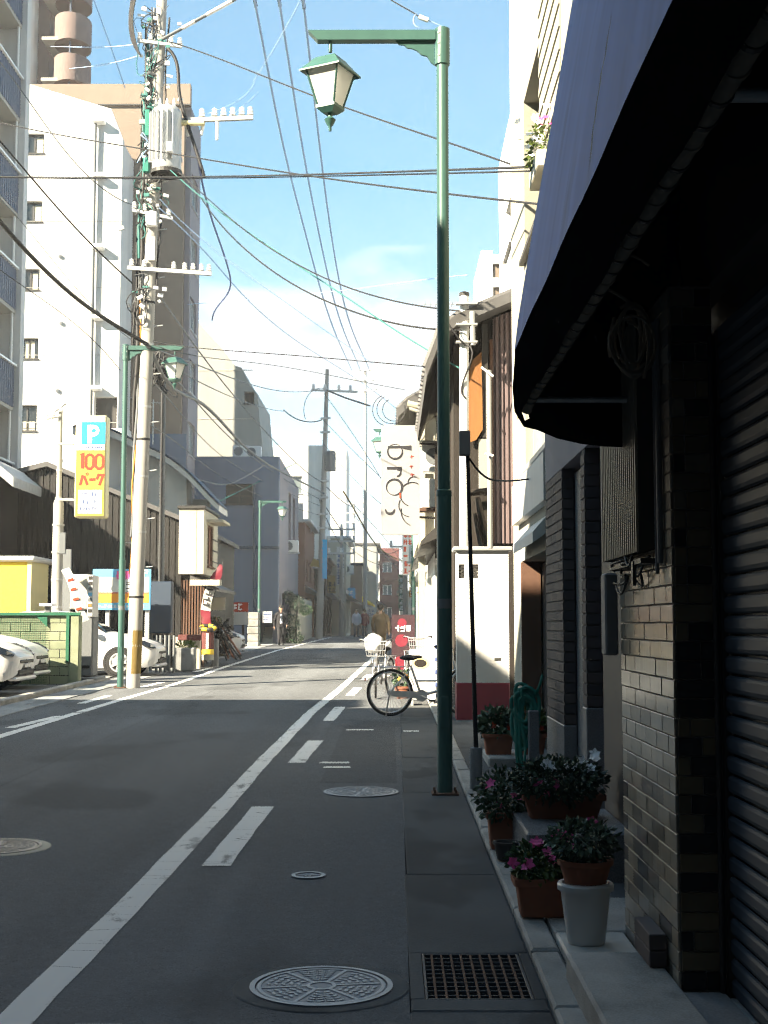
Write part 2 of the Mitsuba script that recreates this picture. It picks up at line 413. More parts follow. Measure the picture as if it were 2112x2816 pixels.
def window(parent, O, ex, x0, z0, x1, z1, frame='frame_alu', pane='glass_dark', rec=0.12, bars=(1,), fw=0.05, curtain=None, sill=True, transom=None, name='window'):
    """A window set back in its opening: frame as the part, pane (and curtain) as sub-parts."""
    fr = MB()
    wallbox(fr, O, ex, x0, x0 + fw, z0, z1, -rec - 0.05, -rec + 0.02); wallbox(fr, O, ex, x1 - fw, x1, z0, z1, -rec - 0.05, -rec + 0.02)
    wallbox(fr, O, ex, x0 + fw, x1 - fw, z0, z0 + fw, -rec - 0.05, -rec + 0.018); wallbox(fr, O, ex, x0 + fw, x1 - fw, z1 - fw, z1, -rec - 0.05, -rec + 0.018)
    for i in bars:
        xm = x0 + (x1 - x0) * i / (max(bars) + 1)
        wallbox(fr, O, ex, xm - fw / 2, xm + fw / 2, z0 + fw, z1 - fw, -rec - 0.045, -rec + 0.015)
    if transom:
        zt = z0 + (z1 - z0) * transom
        wallbox(fr, O, ex, x0 + fw, x1 - fw, zt - fw / 2, zt + fw / 2, -rec - 0.04, -rec + 0.012)
    if sill: wallbox(fr, O, ex, x0 - 0.04, x1 + 0.04, z0 - 0.05, z0 - 0.003, -rec, 0.06)
    w = put(name, fr, frame, parent)
    put('pane', wallbox(MB(), O, ex, x0 + 0.01, x1 - 0.01, z0 + 0.01, z1 - 0.01, -rec - 0.035, -rec - 0.025), pane, w)
    if curtain:
        put('curtain', wallbox(MB(), O, ex, x0 + fw + (x1 - x0) * curtain[0], x0 + fw + (x1 - x0 - 2 * fw) * curtain[1], z0 + fw, z1 - fw - (z1 - z0) * curtain[2], -rec - 0.024, -rec - 0.018), 'curtain', w)
    return w


def corrugated(O, ex, W, z0, z1, pitch=0.08, depth=0.02, top=None):
    """Ribbed sheet metal facing outwards: trapezoid ribs across the width W; top(x) gives the upper edge."""
    O, ex = np.asarray(O, float), np.asarray(ex, float); nn = np.cross(ex, UP)
    n = max(1, int(round(W / pitch))); p = W / n; v, f = [], []
    xs = []
    for i in range(n): xs += [(i * p, 0), (i * p + p * 0.4, 0), (i * p + p * 0.5, 1), (i * p + p * 0.9, 1)]
    xs.append((W, 0))
    for x, h in xs:
        zt = top(x) if top else z1
        v += [O + ex * x + UP * z0 + nn * h * depth, O + ex * x + UP * zt + nn * h * depth]
    for i in range(len(xs) - 1): f.append((2 * i, 2 * i + 2, 2 * i + 3, 2 * i + 1))
    return MB().raw(v, f)


def leaves(rng, centre, radii, count, size, hang=0.25):
    """Small folded leaves scattered through an ellipsoid, thickest near its skin."""
    v, f = [], []
    for i in range(count):
        d = rng.normal(size=3); d /= np.linalg.norm(d)
        r = rng.uniform(0.35, 1.0) ** 0.6
        c = np.asarray(centre) + d * r * np.asarray(radii)
        out = d + rng.normal(size=3) * 0.6; out[2] -= hang; out /= np.linalg.norm(out)
        side = np.cross(out, rng.normal(size=3)); side /= np.linalg.norm(side)
        nn = np.cross(out, side); s = size * rng.uniform(0.6, 1.35)
        b = len(v)
        v += [c, c + out * s * 0.5 + side * s * 0.30 + nn * s * 0.10, c + out * s, c + out * s * 0.5 - side * s * 0.30 + nn * s * 0.10, c + out * s * 0.5]
        f += [(b, b + 1, b + 4), (b + 1, b + 2, b + 4), (b + 2, b + 3, b + 4), (b + 3, b, b + 4)]
    return MB().raw(v, f)


def blossom(rng, c, s, petals=5):
    v, f = [], []
    ax = np.array([rng.normal() * 0.5, -0.8 + rng.normal() * 0.3, 0.7]); ax /= np.linalg.norm(ax)
    a = np.cross(ax, rng.normal(size=3)); a /= np.linalg.norm(a); b2 = np.cross(ax, a)
    for k in range(petals):
        t = 2 * math.pi * k / petals; d = math.cos(t) * a + math.sin(t) * b2; e = np.cross(ax, d); b = len(v)
        v += [np.asarray(c), c + d * s * 0.55 + e * s * 0.35 + ax * s * 0.15, c + d * s + ax * s * 0.22, c + d * s * 0.55 - e * s * 0.35 + ax * s * 0.15]
        f += [(b, b + 1, b + 2), (b, b + 2, b + 3)]
    return v, f


def flowers(rng, spots, s):
    mb = MB()
    for c in spots:
        v, f = blossom(rng, np.asarray(c, float), s * rng.uniform(0.75, 1.25)); mb.raw(v, f)
    return mb

# ------------------------------------------------------------------ the setting: ground, road, kerbs, markings
YS = np.r_[np.arange(-14, 57, 2.0), 57, np.arange(60, 131, 5.0)]


def strip(xl, xr, ys, top, thick=0.0):
    """A band of ground following the slope; xl and xr are numbers or functions of y."""
    xl = xl if callable(xl) else (lambda y, c=xl: c); xr = xr if callable(xr) else (lambda y, c=xr: c)
    v, f = [], []
    for y in ys:
        v += [(xl(y), y, gz(y) + top), (xr(y), y, gz(y) + top)]
        if thick: v += [(xl(y), y, gz(y) + top - thick), (xr(y), y, gz(y) + top - thick)]
    k = 4 if thick else 2
    for i in range(len(ys) - 1):
        a, b = i * k, (i + 1) * k
        f.append((a, a + 1, b + 1, b))
        if thick: f += [(a + 2, a, b, b + 2), (a + 1, a + 3, b + 3, b + 1)]
    if thick: f += [(2, 3, 1, 0), (b, b + 1, b + 3, b + 2)]
    return MB().raw(v, f)


def gslab(mb, x0, x1, y0, y1, top, thick, b=0.006):
    """A slab lying on the slope with softened upper edges."""
    def q(x, y, z): return (x, y, gz(y) + z)
    v = [q(x0, y0, top - thick), q(x1, y0, top - thick), q(x1, y1, top - thick), q(x0, y1, top - thick),
         q(x0, y0, top - b), q(x1, y0, top - b), q(x1, y1, top - b), q(x0, y1, top - b),
         q(x0 + b, y0 + b, top), q(x1 - b, y0 + b, top), q(x1 - b, y1 - b, top), q(x0 + b, y1 - b, top)]
    f = [(0, 1, 5, 4), (1, 2, 6, 5), (2, 3, 7, 6), (3, 0, 4, 7), (4, 5, 9, 8), (5, 6, 10, 9), (6, 7, 11, 10), (7, 4, 8, 11), (8, 9, 10, 11)]
    return mb.raw(v, f)


gys = np.r_[-400, -100, -14, 0, 10, 20, 30, 40, 50, 57, 70, 130, 400, 1200]
gv = [(x, y, gz(y) - 0.06) for y in gys for x in (-700, -60, -6.4, 0.9, 60, 700)]
gf = [(i * 6 + j, i * 6 + j + 1, i * 6 + j + 7, i * 6 + j + 6) for i in range(len(gys) - 1) for j in range(5)]
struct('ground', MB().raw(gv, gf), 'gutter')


def piece(pts):
    xs, ys = [p[0] for p in pts], [p[1] for p in pts]
    return lambda y: float(np.interp(y, ys, xs)) 


road_left = lambda y: float(np.interp(y, [-14, 15, 40, 57, 130], [-5.55, -5.55, -5.3, -4.9, 1.0]))
road_right = lambda y: float(np.interp(y, [-14, 4, 14, 30, 57, 130], [0.06, 0.07, 0.13, 0.3, 0.75, 8.0]))
road = struct('road', strip(road_left, road_right, YS, 0.0), 'asphalt')
RL = [(-1.44, -14), (-1.38, 3.98), (-1.34, 5.1), (-1.30, 7.5), (-1.28, 10.1), (-1.19, 15.0), (-0.99, 19.4), (-0.82, 24.4), (-0.55, 33), (0.1, 57)]
LL = [(-4.80, -14), (-4.68, 12.2), (-4.58, 17.0), (-4.44, 20.6), (-4.46, 26.8), (-4.33, 38.6), (-3.62, 54.6), (-3.4, 58)]
fine = np.arange(-4, 58, 0.35)


def ragged(pts, hw, ys, seed):
    c = piece(pts); r = np.random.default_rng(seed)
    j = {round(float(y), 3): (r.normal() * 0.004, r.normal() * 0.004) for y in ys}
    return strip(lambda y: c(y) - hw + j[round(float(y), 3)][0], lambda y: c(y) + hw + j[round(float(y), 3)][1], ys, 0.004)


put('edge_line', ragged(RL, 0.075, fine, 1), 'road_paint', road, label='solid white line along the right side of the lane')
put('edge_line', ragged(LL, 0.075, np.arange(-4, 58, 0.5), 2), 'road_paint', road, label='solid white line along the left side of the lane')
for i, (xa, ya, xb, yb) in enumerate([(-1.09, 1.9, -1.06, 3.75), (-1.035, 6.02, -0.985, 7.82), (-0.94, 10.05, -0.875, 11.75), (-0.86, 13.85, -0.80, 15.85), (-0.73, 18.0, -0.66, 19.8), (-0.58, 22.1, -0.50, 24.0), (-0.42, 26.4, -0.34, 28.4)]):
    ys = np.linspace(ya, yb, 8)
    put('dash', ragged([(xa, ya), (xb, yb)], 0.085, ys, 10 + i), 'road_paint', road)
for i, (a, b) in enumerate([((-4.901, 12.999), (-4.747, 14.478)), ((-5.034, 16.419), (-5.009, 17.936)), ((-4.933, 19.763), (-4.829, 21.295)), ((-4.835, 24.825), (-4.761, 26.633))]):
    ys = np.linspace(a[1], b[1], 8)
    put('dash', ragged([a, b], 0.07, ys, 30 + i), 'road_paint', road)
for (u, w, l) in [((-0.564, 10.062), 0.15, 0.05), ((-0.521, 9.767), 0.13, 0.05), ((-0.393, 12.814), 0.17, 0.05), ((0.247, 12.622), 0.10, 0.05)]:
    put('faded_mark', strip(u[0] - w, u[0] + w, np.linspace(u[1] - l, u[1] + l, 3), 0.0045 if u[0] < 0.1 else 0.011), 'road_paint', road)
# a darker strip of newer asphalt where a trench was filled
pro('asphalt_patch', lambda p, n, uv: asphalt_col(p, n, uv) * 0.80, 0.85, asphalt_bump, 0.0035, 2e-3)
put('patch', strip(-0.62, 0.05, np.linspace(8.9, 13.2, 6), 0.002), 'asphalt_patch', road)

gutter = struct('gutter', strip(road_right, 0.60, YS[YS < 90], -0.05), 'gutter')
joints = [-4, -2.0, 0.0, 1.95, 3.86, 5.82, 8.42, 10.4, 12.4, 14.4, 16.4, 18.4, 20.4, 22.4, 24.4, 26.4, 28.4]
GRX0, GRX1, GRY0, GRY1 = 0.13, 0.555, 3.98, 4.50
for a, b in zip(joints[:-1], joints[1:]):
    m = MB(); x0 = road_right((a + b) / 2)
    if a < GRY0 < b:                          # the slab with the drain has an opening
        gslab(m, x0, 0.597, a + 0.004, GRY0, 0.008, 0.05); gslab(m, x0, 0.597, GRY1, b - 0.004, 0.008, 0.05)
        gslab(m, x0, GRX0, GRY0 + 0.001, GRY1 - 0.001, 0.008, 0.05, 0.002); gslab(m, GRX1, 0.597, GRY0 + 0.001, GRY1 - 0.001, 0.008, 0.05, 0.002)
    else:
        gslab(m, x0, 0.597, a + 0.004, b - 0.004, 0.008 + 0.002 * math.sin(a * 5), 0.05)
    put('slab', m, 'gutter', gutter)
kerb = struct('kerb', strip(0.60, 0.735, np.arange(-4, 29, 1.0), -0.004), 'gutter')
rng = np.random.default_rng(5)
y = -3.6
while y < 28:
    l = 0.62 if y < 14 else 1.25
    put('kerbstone', gslab(MB(), 0.603 + rng.uniform(0, 0.004), 0.732 + rng.uniform(-0.006, 0.004), y + 0.006, y + l - 0.006, 0.035 + rng.uniform(-0.004, 0.006), 0.06, 0.012), 'kerbstone', kerb)
    y += l
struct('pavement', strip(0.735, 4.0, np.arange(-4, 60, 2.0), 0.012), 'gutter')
left = struct('left_gutter', strip(-6.15, -5.53, YS[YS < 60], -0.012), 'gutter')
for i, yy in enumerate(np.arange(4, 45, 2.0)):
    put('slab', gslab(MB(), -6.14, -5.555 + 0.25 * max(0, yy - 15) / 25, yy + 0.006, yy + 1.994, 0.01, 0.05), 'concrete', left)
lk = struct('left_kerb', strip(-6.32, -6.16, np.arange(2, 44, 2.0), -0.004), 'gutter')
for yy in np.arange(3, 42, 1.2):
    if 21.6 < yy < 26.0: continue           # dropped kerb at the car park
    put('kerbstone', gslab(MB(), -6.31, -6.165, yy + 0.006, yy + 1.194, 0.09 if yy < 21 else 0.05, 0.12, 0.015), 'kerbstone', lk)
pro('lot_surface', lambda p, n, uv: concrete_col(p, n, uv) * 0.62, 0.9)
struct('car_park_surface', strip(-34, -6.32, np.arange(2, 60, 2.0), 0.02), 'lot_surface')


# manhole covers and the drain
def manhole(name, label, cx, cy, r, ring, pattern, collar_mat='concrete', tilt=0):
    z = gz(cy); t = thing(name, label, 'manhole cover')
    M = xf((cx, cy, z + 0.004)); M[2, 1] = 0.01036
    if ring > r:
        put('collar', MB().lathe([(r + 0.012, 0.0005), (ring * 0.98, 0.0005), (ring, -0.004)], n=48, M=M), collar_mat, t)
    put('frame', MB().lathe([(r + 0.012, -0.01), (r + 0.012, 0.006), (r - 0.010, 0.006), (r - 0.010, -0.008)], n=48, M=M), 'iron', t)
    lid = put('lid', MB().lathe([(0.0, 0.001), (r - 0.014, 0.001), (r - 0.014, -0.01)], n=48, M=M), 'manhole_iron', t)
    pm = MB(); shapes = []
    for k in range(6):
        a = math.radians(60 * k + tilt)
        shapes.append(stroke([(0.16 * r * math.cos(a), 0.16 * r * math.sin(a)), (0.9 * r * math.cos(a), 0.9 * r * math.sin(a))], 0.055 * r))
    for rr in (0.22, 0.93): shapes.append(sg.Point(0, 0).buffer(rr * r, 24).difference(sg.Point(0, 0).buffer((rr - 0.055) * r, 24)))
    if pattern:
        for k in range(6):
            for rr in (0.34, 0.45, 0.56, 0.67, 0.78):
                a0 = 60 * k + 9 + tilt; a1 = 60 * k + 51 + tilt
                nseg = 2 if rr < 0.5 else 4
                for s in range(nseg):
                    b0, b1 = a0 + (a1 - a0) * (s + 0.08) / nseg, a0 + (a1 - a0) * (s + 0.8) / nseg
                    ww = 0.012 * (1 if (s + k) % 2 else -1)
                    pts = [((rr + ww * math.sin((q - b0) / (b1 - b0) * 6.28)) * r * math.cos(math.radians(q)), (rr + ww * math.sin((q - b0) / (b1 - b0) * 6.28)) * r * math.sin(math.radians(q))) for q in np.linspace(b0, b1, 6)]
                    shapes.append(stroke(pts, 0.052 * r))
    pm.poly(shapely.union_all(shapes), 0.005, (0, 0, 0), (1, 0, 0), (0, 1, 0))
    put('relief', MB().mesh(pm.get(), M @ trimesh.transformations.translation_matrix([0, 0, -0.0012])), 'iron', lid)
    return t


manhole('manhole_cover', 'large patterned iron manhole cover nearest the camera, set in a pale concrete collar', -0.28, 4.12, 0.275, 0.355, True, 'gutter', 8)
manhole('manhole_cover', 'round iron manhole cover in shade left of the street lamp foot', -0.25, 8.44, 0.30, 0.30, True, tilt=20)
manhole('manhole_cover', 'tiny round iron valve cover, smallest of the lids in the road', -0.47, 5.80, 0.085, 0.085, False)
manhole('manhole_cover', 'manhole cover cut by the left picture edge with a cream concrete collar', -2.50, 6.49, 0.26, 0.33, True, 'cream_plaster', 40)
d = thing('drain_grate', 'rectangular steel lattice drain grate in the concrete gutter by the bottom edge', 'drain grate')
m = MB(); zt = 0.006


def gbar(m, x0, x1, y0, y1): return gslab(m, x0, x1, y0, y1, zt, 0.028, 0.002)


gbar(m, GRX0 + 0.002, GRX0 + 0.014, GRY0 + 0.002, GRY1 - 0.002); gbar(m, GRX1 - 0.014, GRX1 - 0.002, GRY0 + 0.002, GRY1 - 0.002)
gbar(m, GRX0 + 0.014, GRX1 - 0.014, GRY0 + 0.002, GRY0 + 0.012); gbar(m, GRX0 + 0.014, GRX1 - 0.014, GRY1 - 0.012, GRY1 - 0.002)
put('frame', m, 'iron_dark', d)
for i in range(9):
    x = GRX0 + 0.045 + i * 0.042
    put('bar', gbar(MB(), x - 0.005, x + 0.005, GRY0 + 0.0125, GRY1 - 0.0125), 'rust', d)
m = MB()
for i in range(10):
    yy = GRY0 + 0.05 + i * 0.0465
    gslab(m, GRX0 + 0.0145, GRX1 - 0.0145, yy - 0.003, yy + 0.003, zt - 0.003, 0.015, 0.001)
put('cross_rod', m, 'iron_dark', d)
pit = strip(GRX0, GRX1, [GRY0, GRY1], -0.046)
put('pit', pit, 'black', d)

# ------------------------------------------------------------------ right side: the shuttered shop nearest the camera
def flank(mb, x0, x1, y0, y1, z0, z1): return mb.box(x0, x1, y0, y1, z0, z1)


shop = thing('shuttered_shop', 'shop with grey roller shutter and mottled tile pillar filling the right edge', 'building')
PX, PY0, PY1 = 1.06, 3.80, 4.66
w = MB()
w.box(1.235, 9.0, -30, -1.2, -0.6, 30.0); w.box(1.34, 9.0, -1.2, 3.79, 2.62, 14.0); w.box(1.235, 1.34, -1.2, 4.6, 2.82, 14.0)
w.box(1.34, 9.0, 3.79, 6.4, -0.1, 14.0); w.box(1.34, 9.0, -1.2, 3.79, -0.1, 0.1)
put('wall', w, 'dark_tile', shop)
pillar = put('pillar', MB().box(PX + 0.009, 1.232, PY0 + 0.009, PY1, 0.06, 2.80), 'grout_pale', shop)
rng = np.random.default_rng(11)
CH, JT = 0.0712, 0.006
for c in range(38):
    z0 = 0.085 + c * CH
    off = [0.0, 0.088][c % 2]
    ys = [PY0 + 0.001] + [PY0 + off + 0.172 * k for k in range(1 if off == 0 else 0, 6) if PY0 + off + 0.172 * k > PY0 + 0.03] + [PY1]
    ys = sorted(set(round(v, 4) for v in ys if v <= PY1))
    dark = z0 < 0.9
    for a, b in zip(ys[:-1], ys[1:]):
        if b - a < 0.03: continue
        i = int(rng.choice([0, 1, 2, 3], p=[0.35, 0.25, 0.15, 0.25]) if not dark else rng.choice([0, 1, 2, 4], p=[0.33, 0.27, 0.25, 0.15]))
        j = rng.uniform(-0.0015, 0.0015)
        put('tile', MB().bevel(PX + j, PX + 0.0088, a + JT / 2, b - JT / 2, z0 + JT / 2, z0 + CH - JT / 2, 0.0015), 'pillar_tile_%d' % i, pillar)
    split = PX + 0.009 + rng.choice([0.05, 0.095, 0.163])
    for a, b in ((PX + 0.0105, split), (split, 1.232)):
        if b - a < 0.02: continue
        i = int(rng.choice([0, 1, 2, 3], p=[0.25, 0.28, 0.35, 0.12]))
        put('tile', MB().bevel(a + JT / 2, b - JT / 2, PY0 + rng.uniform(-0.0015, 0.0015), PY0 + 0.0088, z0 + JT / 2, z0 + CH - JT / 2, 0.0015), 'front_tile_%d' % i, pillar)
# roller shutter: interlocking slats, each with a rolled lip
sh = put('shutter', MB().box(1.275, 1.285, -1.2, 3.79, 0.10, 2.62), 'black', shop)
sy0, sy1 = -1.19, 3.775
for k in range(34):
    z = 0.145 + k * 0.0735
    prof = sg.Polygon([(0.0, 0.0), (0.012, 0.006), (0.018, 0.02), (0.018, 0.052), (0.012, 0.062), (0.004, 0.066), (0.004, 0.060), (0.010, 0.056), (0.010, 0.014), (0.0, 0.006)])
    prof = sa.scale(prof, xfact=-1, origin=(0, 0))
    put('slat', MB().poly(prof, sy1 - sy0, (1.262 , sy0, z), (1, 0, 0), (0, 0, 1), -(sy1 - sy0)), 'shutter_grey', sh)
put('shutter_rail', MB().bevel(1.233, 1.262, 3.777, 3.80, 0.1, 2.62, 0.004), 'frame_dark', shop)
put('shutter_sill', MB().bevel(1.236, 1.275, -1.19, 3.775, 0.102, 0.142, 0.004), 'galvanised', shop)
put('downpipe', MB().tube([(1.215, 3.775, 0.08), (1.215, 3.775, 2.6)], 0.012, 8), 'black', shop, True)

# step and paving in front of the shop
st = thing('shop_step', 'pale granite landing step at the foot of the tile pillar', 'step')
put('slab', MB().bevel(0.70, 1.052, 2.75, 4.13, -0.02, 0.195, 0.012), 'kerbstone', st)
put('slab', MB().bevel(0.70, 1.23, 1.40, 2.742, -0.02, 0.195, 0.012), 'kerbstone', st)
put('slab', MB().bevel(1.055, 1.23, 2.75, 3.79, -0.02, 0.16, 0.012), 'concrete', st)
put('slab', MB().bevel(0.70, 1.23, -1.2, 1.392, -0.02, 0.195, 0.012), 'kerbstone', st)
put('slab', MB().bevel(0.742, 1.055, 4.138, 4.66, -0.02, 0.115, 0.010), 'marble', st)
put('slab', MB().bevel(0.742, 1.34, 4.668, 5.24, -0.02, 0.115, 0.010), 'kerbstone', st)
bs = thing('brick_stub', 'two grey bricks stacked against the pillar foot beside the white pot', 'bricks')
for k in range(2):
    put('brick', MB().bevel(0.985, 1.052, 3.93, 4.17, 0.197 + 0.064 * k, 0.258 + 0.064 * k, 0.004), 'brick_%d' % (2 * k), bs)

# ribbed vent cover, pipes and clutter on the pillar
vb = thing('vent_cover', 'cream vertically ribbed metal cover hanging beside the tile pillar under the awning', 'cover')
put('box', MB().box(0.985, 1.055, 3.99, 4.66, 1.80, 2.72), 'frame_dark', vb)
put('ribs', corrugated((0.985, 4.66, 0), RIGHTW, 0.67, 1.79, 2.73, 0.036, 0.010), 'cream_metal', vb)
put('ribs', corrugated((0.985, 4.662, 0), (-1, 0, 0), -0.07, 1.79, 2.73, 0.036, 0.010), 'cream_metal', vb)
for i, (yy, r, zl) in enumerate([(3.90, 0.012, 1.74), (3.95, 0.008, 1.70)]):
    solo('conduit', ['thick grey conduit running up the tile pillar beside the ribbed cover', 'thin grey conduit running up the tile pillar beside the ribbed cover'][i], 'pipe',
         MB().tube([(1.045, yy, zl), (1.045, yy, 2.7)], r, 8), 'cable_grey', True)
br = thing('clamp_bundle', 'tangle of dark brackets and short cables under the ribbed cover', 'bracket')
m = MB(); rng = np.random.default_rng(3)
for k in range(9):
    a = np.array([1.03 + rng.uniform(-0.05, 0.02), 4.0 + rng.uniform(0, 0.5), 1.75 + rng.uniform(-0.04, 0.05)])
    p = [a, a + [rng.uniform(-0.03, 0.02), rng.uniform(0.02, 0.12), rng.uniform(-0.08, 0.03)], a + [rng.uniform(-0.02, 0.02), rng.uniform(0.1, 0.2), rng.uniform(-0.05, 0.02)]]
    m.tube(curve(p, 8), 0.006, 5)
put('cable', m, 'cable_black', br, True)
put('bracket', MB().box(0.99, 1.058, 3.99, 4.60, 1.745, 1.765).box(0.985, 1.0, 4.1, 4.13, 1.66, 1.76), 'frame_dark', br)
solo('meter_box', 'small pale meter box on the far side of the tile pillar', 'box', MB().bevel(0.99, 1.05, 4.662, 4.76, 1.36, 1.74, 0.008), 'cable_grey')

# awning: a steep blue sheet on a tube frame, black valance inside
aw = thing('awning', 'large steep blue awning with streaks and a black valance above the shop front', 'awning')
prof = [(0.527, 2.66), (0.545, 2.80), (0.60, 3.15), (0.70, 3.72), (0.80, 4.28), (0.90, 4.85), (1.02, 5.5), (1.235, 6.3)]
ay = np.linspace(-3.0, 4.21, 30)
v, f = [], []
for y in ay:
    for (x, z) in prof:
        wob = 0.0025 * math.sin(y * 4.3 + z * 2) + 0.0015 * math.sin(y * 11)
        v.append((x + wob * (z < 6), y + 0.03 * math.sin(z * 5) * (y > 4.2), z))
n = len(prof)
for i in range(len(ay) - 1):
    for j in range(n - 1): f.append((i * n + j, (i + 1) * n + j, (i + 1) * n + j + 1, i * n + j + 1))
sheet = trimesh.Trimesh(v, np.vstack([np.array(f)[:, [0, 1, 2]], np.array(f)[:, [0, 2, 3]]]), process=False)
put('sheet', sheet, 'awning_blue', aw, True)
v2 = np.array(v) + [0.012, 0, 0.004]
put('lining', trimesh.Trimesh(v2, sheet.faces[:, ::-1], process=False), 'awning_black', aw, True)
val = MB(); vv, ff = [], []
vy = np.linspace(-3.0, 4.20, 73)
for i, y in enumerate(vy):
    d = 0.012 * abs(math.sin(y * 9.0))
    vv += [(0.523 + 0.002 * math.sin(y * 8), y, 2.662), (0.530 + 0.004 * math.sin(y * 8), y, 2.36 + d)]
for i in range(len(vy) - 1): ff.append((2 * i, 2 * i + 1, 2 * i + 3, 2 * i + 2))
put('valance', val.raw(vv, ff), 'awning_black', aw, True)
end = sg.Polygon([(0.527, 2.655), (0.515, 2.50), (0.522, 2.40), (0.560, 2.335), (0.62, 2.32), (0.70, 2.285), (0.80, 2.262), (0.90, 2.25), (1.235, 2.24), (1.235, 6.28), (1.02, 5.48), (0.90, 4.83), (0.80, 4.26), (0.70, 3.70), (0.60, 3.13), (0.545, 2.79)])
end = end.difference(sg.Polygon([(0.535, 2.52), (0.558, 2.53), (0.565, 2.46), (0.585, 2.37), (0.565, 2.36), (0.538, 2.44)]))
put('end_flap', MB().poly(end, 0.006, (0, 4.212, 0), NEAR, UP), 'awning_black', aw)
pipe = put('front_pipe', MB().tube([(0.575, -3.0, 2.43), (0.575, 4.15, 2.43), (0.57, 4.19, 2.40)], 0.024, 12), 'rope', aw, True)
for k in range(46):
    yy = 0.35 + 0.085 * k
    put('binding', MB().tube([(0.575, yy - 0.006, 2.43), (0.575, yy + 0.006, 2.43)], 0.0275, 12), 'frame_dark' if k % 3 else 'rope', pipe)
for yy in (0.30, 1.72, 4.12):
    put('arm', MB().tube([(0.575, yy, 2.43), (1.23, yy, 2.43)], 0.013, 8), 'galvanised', aw, True)
net = thing('rope_coil', 'tangled coil of old rope hanging from the awning pipe', 'rope')
m = MB(); rng = np.random.default_rng(8)
for k in range(7):
    a = rng.uniform(0, 6.28); c = np.array([0.66, 2.72 + rng.uniform(-0.03, 0.03), 2.30 + rng.uniform(-0.05, 0.02)])
    th = np.linspace(a, a + 6.0, 18)
    m.tube(np.c_[c[0] + (0.05 + 0.012 * rng.normal()) * np.cos(th), c[1] + 0.03 * np.sin(th * 1.3), c[2] + (0.085 + 0.012 * rng.normal()) * np.sin(th)], 0.0045, 5)
put('loop', m, 'rope', net, True)
put('tail', MB().tube(curve([(0.575, 2.80, 2.46), (0.62, 2.75, 2.42), (0.68, 2.72, 2.36), (0.70, 2.70, 2.22), (0.69, 2.71, 2.17)], 12), 0.005, 5).tube(curve([(0.575, 2.66, 2.45), (0.63, 2.66, 2.50), (0.70, 2.66, 2.47)], 8), 0.004, 5), 'rope', net, True)

# ------------------------------------------------------------------ brick-fronted shop with dark columns
BX = 1.352
bsh = thing('brick_front_shop', 'ground floor shop front with dark brick columns on granite bases', 'building')
w = MB().box(1.52, 5.0, 6.42, 8.80, -0.1, 3.35).box(BX + 0.004, 1.52, 6.6, 8.79, 2.74, 3.35)
put('wall', w, 'lilac_wall', bsh)
put('doorway', MB().box(1.505, 1.519, 7.16, 7.9, 0.05, 2.7), 'glass_dark', bsh)
for nm, (x0, x1, y0, y1, zb) in {'a': (BX, 1.86, 7.0, 7.15, 0.93), 'b': (BX, 1.452, 7.93, 8.78, 0.72)}.items():
    col = put('column', MB().box(x0 + 0.008, x1 - 0.004, y0 + 0.008, y1 - 0.004, zb, 2.738), 'grout', bsh)
    base = put('base', MB().bevel(x0 - 0.006, x1, y0 - 0.006, y1, -0.05, zb - 0.002, 0.006), 'granite', col)
    rng = np.random.default_rng(ord(nm)); pitch = 0.0805; r = 0
    z = zb + 0.004
    while z < 2.70:
        # faces that the camera sees: near end and street side
        wd = x1 - x0
        cuts = [0, wd] if wd < 0.2 else [0, (0.11 if r % 2 else 0.22), (0.33 if r % 2 else 0.44), wd]
        for a, b in zip(cuts[:-1], cuts[1:]):
            put('brick', MB().bevel(x0 + a + 0.003 + (0.008 if a == 0 else 0), x0 + b - 0.003, y0 + rng.uniform(-0.001, 0.001), y0 + 0.0078, z + 0.006, z + pitch - 0.006, 0.002), 'brick_%d' % rng.integers(4), col)
        dp = y1 - y0
        cuts = [0, dp] if dp < 0.3 else ([0, 0.21, 0.42, 0.63, dp] if r % 2 else [0, 0.10, 0.31, 0.52, 0.73, dp])
        for a, b in zip(cuts[:-1], cuts[1:]):
            put('brick', MB().bevel(x0 + rng.uniform(-0.001, 0.001), x0 + 0.0078, y0 + a + 0.003, y0 + b - 0.003, z + 0.006, z + pitch - 0.006, 0.002), 'brick_%d' % rng.integers(4), col)
        z += pitch; r += 1
put('door_trim', MB().bevel(1.455, 1.475, 7.18, 7.92, 0.1, 2.70, 0.004), 'granite', bsh)

# ------------------------------------------------------------------ tall cream building over and beyond it
CX = 1.45
cb = thing('cream_building', 'tall cream building with horizontal siding and a flower box high on its side', 'building')
O = np.array([CX, 11.9, 0.0])            # ex runs from the far corner back towards the camera
hol = [(1.23, 5.43, 2.37, 7.19), (1.23, 8.6, 2.37, 10.3), (1.15, 3.15, 2.95, 3.95), (0.75, 0.05, 2.70, 2.20)]
outl = [(0, -0.1), (3.0, -0.1), (3.0, 3.36), (6.4, 3.36), (6.4, 13.5), (0, 13.5)]
w = MB(); wallsheet(w, O, RIGHTW, outl, hol, 0.60)
w.box(CX + 0.605, 6.0, 5.52, 11.88, 3.40, 13.4).box(CX + 0.605, 6.0, 8.92, 11.88, -0.1, 3.398).box(CX + 0.002, 6.0, 11.882, 11.9, -0.1, 13.45)
put('wall', w, 'cream_siding', cb)
